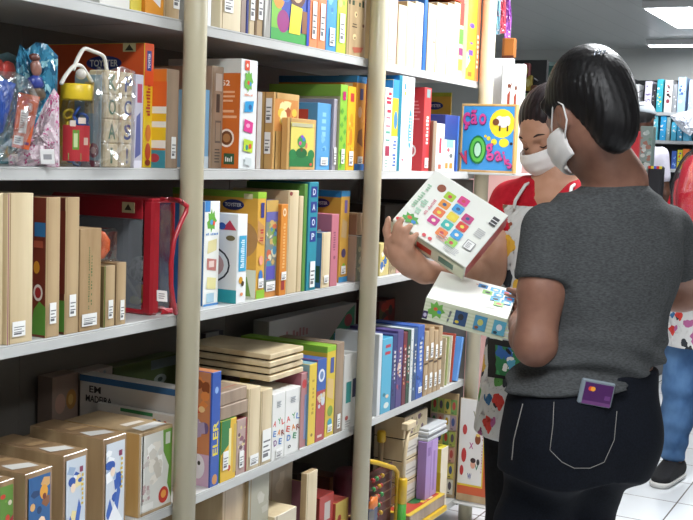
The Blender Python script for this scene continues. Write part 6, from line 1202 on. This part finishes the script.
# card case in the back pocket
ca, cb, cc_, cd_ = (hit(jt, 575, 399, .0) or Vector(at(575, 399, 2.25))), (hit(jt, 608, 405, .0) or Vector(at(608, 405, 2.27))), None, None
z_off = Vector(-W1F)*.011
p0, p1 = ca+z_off, cb+z_off; ex = (p1-p0).normalized(); nn = Vector(-W1F*.8-va*.5).normalized(); nn = (nn-ex*nn.dot(ex)).normalized(); ez = nn.cross(ex)
if ez.z < 0: ez = -ez
Wd = (p1-p0).length; Hd = .052; o0 = p0-ez*.006
fr = Matrix.Identity(4)
for i in range(3): fr[i][0] = ex[i]; fr[i][1] = -nn[i]; fr[i][2] = ez[i]; fr[i][3] = o0[i]
croot = empty('card_case', tuple(o0), 'clear case with a purple bank card sticking out of the back jeans pocket', 'card case')
part(MB().box((0, 0, 0), (Wd, .010, Hd), mat('#7f8a92', .25), .003, fr=fr), 'case', croot)
cm_ = MB().box((.007, -.0008, .002), (Wd-.004, .0, Hd-.006), mat('#4a1f58', .3), 0, fr=fr)
FR = {'S': (fr @ Vector((.007, -.0008, .002)), ex, ez, nn, Wd-.011, Hd-.008)}
cm_.deco(FR, [('e', 'S', .22, .72, .17, .22, '#d8402a'), ('e', 'S', .30, .72, .17, .22, '#e89a2a'), ('r', 'S', 0, 0, 1, .16, '#6a3a72'), ('r', 'S', .75, .3, .2, .2, '#6a3a78')])
part(cm_, 'bank_card', croot, 'purple card with two overlapping red and orange circles')

# ============ the two puzzle boxes held by the women
def held_box(P0, W, T, D, faces, name, label, decos):
    """P0 = corner, W = width edge, T = thickness edge, D = depth edge (world vectors, orthogonal)"""
    W, T, D = Vector(W), Vector(T), Vector(D); P0 = Vector(P0); fr = Matrix.Identity(4); w, t, d = W.normalized(), T.normalized(), D.normalized()
    for i in range(3): fr[i][0] = w[i]; fr[i][1] = d[i]; fr[i][2] = t[i]; fr[i][3] = P0[i]
    mb = MB().box((0, 0, 0), (W.length, D.length, T.length), '#eceee6', .0015, faces, fr)
    top = P0+T
    F_ = {'top': (top, w, d, t, W.length, D.length), 'front': (P0, w, t, -d, W.length, T.length), 'left': (P0+D, -d, t, -w, D.length, T.length)}
    mb.deco(F_, decos); c = P0+(W+T+D)/2
    return tag(mb.build(name, None, tuple(c)), label, 'box', None)
TILES = ['#e8823a', '#2f9ad8', '#a8cf3a', '#c83a8a', '#e8d23a', '#c03a7a', '#8fcf4a', '#e8963a', '#d8408a', '#3ab8b0', '#d8382f', '#3fb0c0', '#e87848', '#3a9ad8']
PIECE = lambda f, u, v, w, h, c: ('p', f, [(u+w*x, v+h*y) for x, y in ((-.5, -.3), (-.25, -.3), (-.18, -.52), (.02, -.3), (.3, -.42), (.3, -.12), (.52, -.02), (.3, .15), (.28, .42), (.05, .3), (-.12, .52), (-.25, .3), (-.48, .36), (-.38, .05), (-.55, -.05))], c)
# upper box: face turned to the camera, rotated on its corner
Z1 = 2.70; sc = Z1/F_PX
tl = at(436, 169.5, Z1); E1 = camvec(68.6*sc, -47*sc, -25.6*sc); E2 = camvec(-44.5*sc, -51*sc, -25.6*sc)
E2 = E2-E1*(E1@E2)/(E1@E1); n_ = np.cross(E1, E2); n_ = n_/np.linalg.norm(n_)
if n_@(np.array(tl)-CAM) > 0: n_ = -n_
# frame: printed face 'top' has u along -E2 reversed: u runs from lower-left edge to right (E1), v runs up (-E2)
thk = .052
P0 = tl+E2-n_*thk
dd = [('e', 'top', .13, .72, .09, .1, '#8a4a2c'), ('l', 'top', .2, .56, .0, .0, 1, '#ffffff')]
rows_ = [(.36, .80, 0), (.36, .62, 3), (.36, .44, 6), (.36, .26, 9)]
k = 0
dd = [('e', 'top', .20, .80, .105, .125, '#8d4a2e')]
for r in range(3):
    for c in range(5):
        if (r, c) in ((0, 4), (2, 0)): continue
        u_ = .34+.158*r+.01*c; v_ = .76-.145*c+(.05 if r == 1 else 0); col = TILES[(k*5+2) % len(TILES)]; k += 1
        dd += [('p', 'top', [(u_-.062, v_-.05), (u_-.05, v_-.062), (u_+.05, v_-.062), (u_+.062, v_-.05), (u_+.062, v_+.05), (u_+.05, v_+.062), (u_-.05, v_+.062), (u_-.062, v_+.05)], col), ('e', 'top', u_, v_, .05, .05, ['#f4e8d0', '#c8404a', '#2f5a8a', '#e8d84a'][k % 4])]
dd += [PIECE('top', .17, .15, .2, .17, '#5aa84a'), ('e', 'top', .14, .16, .06, .05, '#d85a2f'), ('e', 'top', .21, .13, .06, .05, '#3a8ad0'), ('e', 'top', .05, .05, .06, .05, '#d8303a'), ('e', 'top', .40, .06, .05, .05, '#d8404a'), ('e', 'top', .48, .06, .05, .05, '#d8404a'),
       ('t', 'top', .075, .56, .46, .055, '#a8cdb0', '~12', 90), ('t', 'top', .15, .40, .26, .085, '#b4d6c0', '~6', 90), ('t', 'top', .24, .47, .3, .04, '#d88a98', '~13', 90), ('l', 'top', .52, .12, .16, .1, 3, '#d8a8a0'),
       ('r', 'top', .885, .72, .08, .14, '#3a3a3c'), ('r', 'top', .885, .75, .08, .01, '#e8e8e8'), ('r', 'top', .885, .8, .08, .012, '#e8e8e8'), ('l', 'top', .83, .45, .12, .14, 5, '#a8a8aa'), ('r', 'top', .82, .22, .11, .14, '#6a6c6e'), ('r', 'top', .828, .228, .094, .124, '#ededea'), ('l', 'top', .84, .24, .07, .09, 4, '#8a8a8c'), ('l', 'top', .66, .04, .2, .1, 5, '#b0b0b2'),
       ('r', 'front', 0, 0, 1, 1, '#dfe0c8'), ('r', 'front', .36, .25, .2, .5, '#c8402f'), ('r', 'front', .66, .25, .2, .5, '#5a8a78'), ('r', 'front', .05, .25, .2, .5, '#6aa84a')]
held_box(P0, E1, n_*thk, -E2, {'+X': M('#c23a3a')}, 'puzzle_box', 'white puzzle box tilted on its corner, showing coloured tiles, held by the woman in red', dd)
# lower box: lying flat, held by the woman in grey
P0c = at(426.5, 297, 2.50); W_ = camvec(.180, -.048, -.035); D_ = camvec(.048, .058, .165); D_ = D_-W_*(W_@D_)/(W_@W_); T_ = np.cross(W_, D_); T_ = T_/np.linalg.norm(T_)
if T_[2] < 0: T_ = -T_
T_ = T_*.054
dd = [('e', 'top', .5, .86, .04, .03, '#d8a08a')]
for i, (u_, v_) in enumerate(((.58, .84), (.74, .82), (.88, .82), (.66, .66), (.8, .66), (.94, .62), (.78, .5), (.92, .47), (.84, .36))):
    dd += [('r', 'top', u_-.065, v_-.06, .12, .13, ['#2f8ac8', '#58b0d8', '#3a9ad0', '#8fc86a', '#4aa8d8'][i % 5]), ('e', 'top', u_, v_, .07, .07, ['#22303a', '#e8dcc0', '#c8504a'][i % 3])]
dd += [('l', 'top', .68, .14, .2, .1, 3, '#c0c0be'), ('r', 'front', 0, 0, 1, 1, '#dde2c6'), ('l', 'front', 0, .1, 1.4, .8, 5, '#d0d8b4'), PIECE('front', .16, .55, .2, .8, '#6cb043'), ('e', 'front', .14, .6, .05, .16, '#d85a2f'), ('e', 'front', .19, .5, .05, .16, '#3a8ad0'), ('r', 'front', .0, .05, .06, .36, '#3a2a5a'), ('e', 'front', .03, .23, .04, .18, '#c8c0d8'), ('t', 'front', .315, .45, .5, .03, '#3a3a6a', '~11', 82)]
for i, u_ in enumerate((.38, .62, .85)): dd += [('r', 'front', u_, .16+.02*i, .15, .66, ['#254a78', '#4a9ac0', '#58aac4'][i]), ('e', 'front', u_+.075, .55, .07, .3, ['#20242a', '#c8c86a', '#e8e8e8'][i]), ('e', 'front', u_+.04, .3, .05, .14, ['#e0c83a', '#8a4a2a', '#2a4a5a'][i])]
held_box(P0c-T_, W_, T_, D_, {}, 'puzzle_box', 'white and green animal puzzle box lying flat, held by the woman in grey', dd)

# ============ second woman: red T-shirt and printed apron
S2 = skin('light brown skin', '#b5866c', '#c0937b')
W2L = camvec(.84, 0, -.54); W2L[2] = 0; W2L = nrm(W2L); W2F = nrm(camvec(-.54, 0, -.84)*[1, 1, 0]); W2R = -W2L
rs2, ls2 = at(511, 200, 2.96), at(608, 208, 2.80)
re2, rw2 = at(489, 274, 2.85), at(424, 272, 2.675)
le2, lw2 = at(628, 300, 2.86), at(618, 385, 2.79)
sc2 = [(at(557, 178, 2.90), .085, .055), (at(558, 189, 2.90), .135, .075), (at(558, 206, 2.90), .160, .095), (at(556, 240, 2.90), .155, .115), (at(552, 300, 2.91), .138, .105), (at(548, 350, 2.92), .150, .11), (at(545, 400, 2.93), .172, .13), (at(543, 435, 2.93), .165, .125)]
hip2 = at(545, 405, 2.93); feet2 = np.array([hip2[0]+.02, hip2[1]+.0, 0])
hc2 = at(552, 122, 2.90); F0 = camvec(-.80, 0, -.60); Fh2, L2, U2 = head_frame((F0[0], F0[1]), 26, 6)
R2root = empty('person', (hip2[0], hip2[1], 0), 'woman in red T-shirt and printed white apron, holding up a puzzle box', 'person'); OR2 = tuple(R2root.location)
body = Field(np.array([2.18, -1.02, 0]), np.array([3.2, -.12, 1.60]), .005)
body.loft(sc2, W2R, W2F, .03, grow=-.012); hq2 = add_head(body, hc2, Fh2, L2, U2, .97)
nb2 = at(561, 178, 2.90); body.cap(hc2-U2*.085-Fh2*.02, nb2, .05, .056, .03); body.cap(nb2, nb2-UPZ*.05, .058, .1, .05)
for a, b, c in ((rs2, re2, rw2), (ls2, le2, lw2)): body.chain([a, a*.45+b*.55, b], [.047, .043, .039], .02); body.chain([b, b*.65+c*.35, c], [.039, .038, .025], .02)
# right hand folded round the corner of the box: palm below, four bent fingers over the printed face
wv = rw2
body.chain([wv, at(412, 264, 2.652), at(402, 253, 2.636)], [.026, .03, .026], .02); body.ell(at(404, 256, 2.632), (.034, .028, .034), None, .02); body.ell(at(397, 249, 2.616), (.024, .022, .032), None, .02)
for pts, rs in (([(400, 262, 2.63), (389, 243, 2.612), (386.5, 230, 2.604), (388.5, 219, 2.599)], (.012, .0105, .0098, .008)), ([(404, 260, 2.63), (395, 239, 2.596), (397, 227, 2.586), (401.5, 219.5, 2.59)], (.012, .0108, .01, .008)), ([(409, 262, 2.632), (402, 242, 2.594), (405.5, 231, 2.586), (410.5, 225.5, 2.59)], (.0118, .0104, .0096, .0078)), ([(415, 266, 2.638), (409.5, 248, 2.598), (412.5, 238.5, 2.59), (417, 234, 2.594)], (.0112, .0096, .009, .007))):
    body.chain([at(*p) for p in pts], list(rs), .004)
body.chain([at(408, 268, 2.66), at(396, 262, 2.69), at(388, 252, 2.715), at(387, 243, 2.73)], [.014, .0125, .011, .0085], .006)
add_hand(body, lw2, -UPZ*.95-va*.2, vl, -va, 25)
legs = []
for sg in (-1, 1):
    hj = hip2+W2R*.075*sg-UPZ*.03; an = feet2+W2R*.085*sg+UPZ*.075; kn = hj*.48+an*.52+W2F*.02; legs.append((hj, kn, an)); body.chain([hj, kn], [.08, .05], .03); body.chain([kn, an], [.048, .034], .02); body.cap(an-UPZ*.035, an+W2F*.13-UPZ*.05, .033, .024, .02)
to_obj(body, 'body', S2, R2root, OR2)
pt_ = Field(np.array([2.4, -1.0, 0]), np.array([3.2, -.2, 1.0]), .006)
pt_.loft([q for q in sc2 if q[0][2] < 1.0], W2R, W2F, .04, grow=-.002)
for hj, kn, an in legs: pt_.chain([hj, kn], [.096, .062], .035); pt_.chain([kn, an+UPZ*.03], [.06, .046], .02)
pt_.plane((0, 0, .045), (0, 0, -1)); to_obj(pt_, 'trousers', noisy('black cotton', '#0c0c0e', '#131316', (90, 90, 90), .9, .1, spec=.15), R2root, OR2)
for hj, kn, an in legs:
    fs_ = Field(an+np.array([-.24, -.24, -.09]), an+np.array([.24, .24, .06]), .006); fs_.cap(an-UPZ*.035-W2F*.02, an+W2F*.15-UPZ*.045, .042, .034, .02); fs_.plane((0, 0, .001), (0, 0, -1)); fs_.plane(an, UPZ); to_obj(fs_, 'shoe', mat('#1c1c1f', .6), R2root, OR2)
ts = Field(np.array([2.4, -1.02, .82]), np.array([3.2, -.15, 1.38]), .005)
ts.loft([q for q in sc2], W2R, W2F, .03, grow=.004, wr=lambda X, Y, Z: -.002*np.sin(40*Z+25*(X+Y)))
for a, b, q in ((rs2, re2, .52), (ls2, le2, .55)):
    e = a+(b-a)*q; g = clone(ts); g.cap(a-UPZ*.002, a+(b-a)*(q+.16), .054, .058, .0); g.plane(e, b-a); h_ = np.maximum(.03-np.abs(ts.d-g.d), 0)/.03; ts.d = np.minimum(ts.d, g.d)-h_*h_*.03/4
ts.cap(nb2-UPZ*.045, nb2+UPZ*.0, .1, .06, .03)
ts.cap(nb2+W2F*.055+UPZ*.02, nb2+W2F*.12-UPZ*.075, .055, .012, .01, 'sub'); ts.plane(nb2+UPZ*.012, UPZ+W2F*.3); ts.plane((0, 0, .86), (0, 0, -1))
to_obj(ts, 't_shirt', noisy('red jersey', '#a81424', '#b81c2c', (60, 60, 60), .85, .1, spec=.2), R2root, OR2)
APR = cells('apron print', '#c9cac9', ['#8a4a2f', '#2f6a9a', '#c8382f', '#3a3f44', '#5a9a4a', '#d8a83a', '#262a30', '#a85a8a', '#7a6a52'], 19, .40, .8)
def apron(secs, R, F, lo, hi, zbot, zbib, root, orig, grow=.016, flare=.03, half=.125):
    """cloth bib and skirt hugging the front of the body"""
    f = Field(lo, hi, .005); top = max(q[0][2] for q in secs); c0 = min(secs, key=lambda q: abs(q[0][2]-.95))
    base = [(q[0], q[1]*.97, q[2]) for q in secs if q[0][2] > .9]
    base += [(np.array([c0[0][0], c0[0][1], .88]), c0[1]+.012, c0[2]+.01), (np.array([c0[0][0], c0[0][1], zbot-.04]), c0[1]+flare+.012, c0[2]+flare)]
    f.loft(base, R, F, .03, grow=0, wr=lambda X, Y, Z: -.004*np.sin(34*(X*R[0]+Y*R[1]))*np.clip((1.0-Z)*4, 0, 1))
    X, Y, Z = f.grid(); c = c0[0]; l = (X-c[0])*R[0]+(Y-c[1])*R[1]; w = (X-c[0])*F[0]+(Y-c[1])*F[1]
    d = np.abs(f.d-grow)-.0028; hw = np.where(Z > 1.0, half, .25); reg = np.maximum(np.maximum(np.abs(l)-hw, np.where(Z > 1.0, .02, -.06)-w), np.maximum(zbot-Z, Z-zbib)); f.d = np.maximum(d, reg.astype(np.float32))
    o, V, F_ = to_obj(f, 'apron', APR, root, orig, 1); o['label'] = 'white apron printed with small coloured drawings'; return o, V, F_
zb_, zt_ = at(480, 448, 2.80)[2], at(515, 205, 2.80)[2]
ao, AV, AF = apron(sc2, W2R, W2F, np.array([2.4, -1.05, .55]), np.array([3.2, -.15, 1.38]), zb_, zt_, R2root, OR2)
at_ = BVHTree.FromPolygons([Vector(v) for v in AV], [tuple(map(int, q)) for q in AF])
# apron pocket band: black with a bright drawing
def patch(px_rows, m_, name, lab, off=.004):
    mb = MB(); rows = [[hit(at_, u, v, off) for u, v in r] for r in px_rows]
    if any(p is None for r in rows for p in r): 
        rows = [[p for p in r if p is not None] for r in rows]; n = min(len(r) for r in rows); rows = [r[-n:] for r in rows]
        if n < 2: return
    vs = [p for r in rows for p in r]; n = len(rows[0]); mb.add(vs, [[i*n+j, (i+1)*n+j, (i+1)*n+j+1, i*n+j+1] for i in range(len(rows)-1) for j in range(n-1)], m_, True)
    o = mb.build(name, ao, OR2); o['label'] = lab
LG = lambda u0, u1, v0, v1, nu=9, nv=7, sl=0: [[(u0+(u1-u0)*j/(nu-1), v0+(v1-v0)*i/(nv-1)+sl*j) for j in range(nu)] for i in range(nv)]
patch(LG(483, 530, 337, 376, sl=.8), mat('#17181a', .8), 'pocket', 'black apron pocket', .004)
PB = cells('pocket drawing', '#2f7a4a', ['#2f62a8', '#c8382f', '#e0c23a', '#e8e8e4', '#3f9a5a', '#5aa8c8'], 30, .5, .8)
patch(LG(497, 530, 345, 374, sl=.8), PB, 'pocket_print', 'green, blue and red drawing on the pocket', .006)
for sg in (-1, 1):
    a_ = np.array(nb2)+W2R*.055*sg-W2F*.01; b_ = np.array([*(sc2[3][0][:2]), zt_])+W2R*.075*sg+W2F*.112
    k = MB().tube([a_, a_*.6+b_*.4+W2F*.04+UPZ*.008, b_*.85+a_*.15+W2F*.018, b_-UPZ*.01], .0045, mat('#cfcfce', .8), 8).build('strap', ao, OR2); k['label'] = 'narrow white apron strap'
hr = Field(hc2-np.array([.19]*3), hc2+np.array([.19]*3), .004); R2 = np.array([L2, Fh2, U2])
hr.ell(hq2(0, -.012, .012), (.083, .099, .09), R2, .02); hr.ell(hq2(0, -.09, -.03), (.05, .045, .05), R2, .03)
hr.ell(hq2(0, .10, -.045), (.068, .066, .082), R2, .012, 'sub'); hr.ell(hq2(.085, .02, -.06), (.026, .04, .05), R2, .01, 'sub'); hr.ell(hq2(-.085, .02, -.06), (.026, .04, .05), R2, .01, 'sub')
X, Y, Z = hr.grid(); l_ = (X-hc2[0])*L2[0]+(Y-hc2[1])*L2[1]+(Z-hc2[2])*L2[2]; hr.d = hr.d+.0012*np.sin(420*l_)
to_obj(hr, 'hair', hair_mat('dark brown hair', '#171012', '#2c2123', .4), R2root, OR2, 1)
mask(hc2, Fh2, L2, U2, hq2, .97, R2root, OR2)
for sg in (1, -1):
    MB().tube([hq2(.017*sg, .100, -.004), hq2(.034*sg, .0965, .001), hq2(.05*sg, .084, -.004)], [.0022, .0026, .0012], mat('#2a1c1a', .8), 6).build('eyebrow', R2root, OR2)
for sg in (1, -1): MB().tube([hq2(.02*sg, .0905, -.034), hq2(.033*sg, .0925, -.0385), hq2(.047*sg, .0845, -.034)], [.0012, .0018, .001], mat('#1c1413', .8), 6).build('eyelashes', R2root, OR2)

# ============ third woman (jeans, apron) and the man in white further back
def simple_person(root, orig, top, F, hc, pitch, skinm, shirtm, pantm, hairm, sleeve, footc, step=.0, arms=None, h=.007, kneehole=False, stance=.09, fat=1.0):
    R = np.array([F[1], -F[0], 0]); H = hc[2]+.10; c = np.array([hc[0], hc[1], 0])-F*.02; z = lambda k: c*np.array([1, 1, 0])+UPZ*(k*H)
    hip = np.array([footc[0], footc[1], .53*H])*.5+np.array([c[0], c[1], .53*H])*.5
    secs = [(z(.83), .08, .055), (z(.815), .14, .08), (z(.79), .175, .1), (z(.72), .165, .115), (z(.63)*.7+np.array([hip[0], hip[1], .63*H])*.3, .142, .105), (np.array([hip[0], hip[1], .57*H]), .155, .115), (hip-UPZ*.02*H, .168, .125), (hip-UPZ*.05*H, .16, .12)]
    lo = np.array([min(c[0], footc[0])-.45, min(c[1], footc[1])-.45, 0]); hi = np.array([max(c[0], footc[0])+.45, max(c[1], footc[1])+.45, H+.06])
    b = Field(lo, hi, h); b.loft(secs, R, F, .03, grow=-.012, op='add'); Fh, L, U = head_frame(F, pitch); q = add_head(b, hc, Fh, L, U)
    nb = z(.835); b.cap(hc-U*.085-Fh*.02, nb, .05, .056, .03); legs = []
    for sg in (-1, 1):
        sh_ = z(.795)+R*.155*sg; el = arms[0 if sg < 0 else 1][0] if arms else sh_+R*.05*sg-UPZ*.29; wr = arms[0 if sg < 0 else 1][1] if arms else el+F*.06-UPZ*.24
        b.chain([sh_, el], [.047, .038], .02); b.chain([el, wr], [.038, .026], .02); add_hand(b, wr, wr-el, -R*sg, F, 28)
        legs.append((sh_, el, wr))
        hj = hip+R*.08*sg-UPZ*.05; an = footc+R*stance*sg+F*step*sg+UPZ*.08; kn = hj*.48+an*.52+F*.03; legs[-1] += (hj, kn, an)
        b.chain([hj, kn], np.array([.078, .05])*fat, .03); b.chain([kn, kn*.6+an*.4-F*.01, an], np.array([.048, .046, .033])*fat, .02); b.cap(an-UPZ*.03, an+F*.12-UPZ*.05, .033, .024, .02)
    to_obj(b, 'body', skinm, root, orig)
    p = Field(lo, np.array([hi[0], hi[1], .62*H]), h); p.loft([s_ for s_ in secs if s_[0][2] < .64*H], R, F, .03, grow=-.001)
    for sh_, el, wr, hj, kn, an in legs:
        p.chain([hj, kn], np.array([.094, .061])*fat, .03); p.chain([kn, kn*.6+an*.4-F*.01, an+UPZ*.03], np.array([.06, .056, .042])*fat, .02)
    if kneehole:
        kn = legs[0][4]; p.ell(kn+F*.082+UPZ*.09, (.075, .055, .02), np.array([R, F, UPZ]), .004, 'sub')
    X, Y, Z = p.grid(); p.d = p.d+.003*np.sin(85*Z+20*X)*np.clip((.62-Z)*3, 0, 1); p.plane((0, 0, .085), (0, 0, -1)); to_obj(p, 'jeans', pantm, root, orig)
    s = Field(np.array([lo[0], lo[1], .48*H]), hi, h); s.loft(secs, R, F, .03, grow=.006)
    for sh_, el, wr, hj, kn, an in legs:
        s.cap(sh_, sh_+(el-sh_)*sleeve, .06, .055, .03)
        if sleeve >= 1: s.cap(el, el+(wr-el)*.9, .052, .036, .02)
    s.cap(nb-UPZ*.04, nb, .09, .06, .03); s.plane(nb, UPZ+F*.25); s.plane((0, 0, .515*H), (0, 0, -1)); to_obj(s, 't_shirt', shirtm, root, orig)
    for sh_, el, wr, hj, kn, an in legs:
        f = Field(an+np.array([-.24, -.24, -.09]), an+np.array([.24, .24, .08]), .005); f.cap(an-UPZ*.03-F*.025, an+F*.15-UPZ*.043, .044*fat, .036*fat, .02); f.plane((0, 0, .022), (0, 0, -1)); f.plane(an+UPZ*.012+F*.02, UPZ*.9+F*.25); so_, _, _ = to_obj(f, 'shoe', noisy('black knit', '#121214', '#1c1c1f', (200, 200, 200), .9, .2), root, orig)
        g = Field(an+np.array([-.24, -.24, -.09]), an+np.array([.24, .24, .0]), .005); g.cap(an-UPZ*.045-F*.028, an+F*.158-UPZ*.05, .047*fat, .04*fat, .02); g.plane((0, 0, .001), (0, 0, -1)); g.plane((0, 0, .024), (0, 0, 1)); k, _, _ = to_obj(g, 'sole', mat('#c9c7c4', .6), so_, orig); k.parent = so_; k['label'] = 'white rubber sole'
    hf = Field(hc-np.array([.2]*3), hc+np.array([.2]*3), .006); RR = np.array([L, Fh, U]); hf.ell(q(0, -.012, .012), (.083, .1, .092), RR, .02); hf.ell(q(0, .10, -.04), (.07, .066, .08), RR, .012, 'sub'); hf.plane(q(0, 0, -.07), -U)
    to_obj(hf, 'hair', hairm, root, orig, 1)
    return secs, R, legs, q
F3 = nrm(camvec(-.55, 0, -.83)*[1, 1, 0])
foot = onz(668, 481, 0); R3 = np.array([F3[1], -F3[0], 0]); fc3 = foot-R3*.10-F3*.05
hc3 = np.array([fc3[0]+.0, fc3[1]-.03, 1.50])
root3 = empty('person', (fc3[0], fc3[1], 0), 'person in ripped blue jeans, printed apron and black shoes at the right edge', 'person'); OR3 = tuple(root3.location)
DEN = noisy('washed blue denim', '#2c4a72', '#5f83ad', (10, 10, 7), .85, .15, lo=.25, hi=.75, spec=.15)
ar = []
for sg in (-1, 1):
    shp = np.array([hc3[0], hc3[1], 1.27])+R3*.155*sg; el = shp+R3*.05*sg-UPZ*.24+F3*.05; ar.append((el, el+F3*.2-R3*.06*sg+UPZ*.06))
sc3, R3b, lg3, q3 = simple_person(root3, OR3, 1.6, F3, hc3, 10, S1, noisy('red jersey', '#a81424', '#b81c2c', (60, 60, 60), .85, .1, spec=.2), DEN, HAIR1, .5, fc3, step=.0, arms=ar, kneehole=True, stance=.10, fat=1.22)
zbot3 = onx(672, 348, foot[0]-.1)[2]
apron(sc3, R3b, F3, np.array([fc3[0]-.45, fc3[1]-.45, .45]), np.array([fc3[0]+.45, fc3[1]+.45, 1.5]), zbot3, 1.22, root3, OR3)
# red backpack in clear plastic carried on the arm
bp_ = np.array(ar[0][1])+F3*.06+UPZ*.0
bc = at(697, 196, np.dot(bp_-CAM, -RC[:, 2])-.02)
root = empty('backpack', tuple(bc), 'shiny red and white backpack in black-edged clear plastic, at the right edge', 'backpack')
Rb = np.array([R3, F3, UPZ]).T; RbM = Matrix([[Rb[i][j] for j in range(3)] for i in range(3)])
part(MB().blob(bc, (.085, .05, .17), noisy('red vinyl', '#9c1c2c', '#b82c3c', (6, 6, 6), .2, .1, coat=.6), 24, 16, RbM, .06, 3), 'bag', root, 'shiny red bag')
part(MB().blob(bc, (.1, .065, .185), CLEAR, 24, 16, RbM, .05, 3), 'plastic_film', root)
ring = [bc+R3*.1*math.cos(t*math.pi/12)+UPZ*.185*math.sin(t*math.pi/12) for t in range(24)]
part(MB().tube(ring, .006, mat('#1d1d20', .3), 8, closed=True), 'edge_piping', root, 'black edge')

ZM = 8.1; hc4 = at(643, 117, ZM); F4 = nrm(camvec(.55, 0, .84)*[1, 1, 0]); sh4 = at(664, 150, ZM)
fc4 = np.array([sh4[0]+.05, sh4[1], 0]); hc4b = np.array([hc4[0], hc4[1], hc4[2]])
root4 = empty('person', (fc4[0], fc4[1], 0), 'man in white shirt and grey cap seen far back between the shelves', 'person'); OR4 = tuple(root4.location)
sc4, R4, lg4, q4 = simple_person(root4, OR4, 1.7, F4, hc4b, 8, skin('dark brown skin', '#4a3024', '#5a3a2c'), noisy('white cotton', '#c9c6d4', '#d6d3e0', (20, 20, 20), .9, .1), mat('#2a2c34', .8), mat('#151414', .6), .55, fc4)
Fh4, L4, U4 = head_frame(F4, 8); R4h = np.array([L4, Fh4, U4])
cf = Field(hc4b-np.array([.2]*3), hc4b+np.array([.2]*3), .006); cf.ell(q4(0, -.006, .02), (.089, .108, .092), R4h, .01); cf.plane(q4(0, 0, .015), -U4); cf.cap(q4(-.03, .09, .02), q4(.03, .09, .02), .012, .012, .02); cf.ell(q4(0, .12, .018), (.06, .06, .008), R4h, .01)
to_obj(cf, 'cap', mat('#7d8388', .8), root4, OR4, 1)
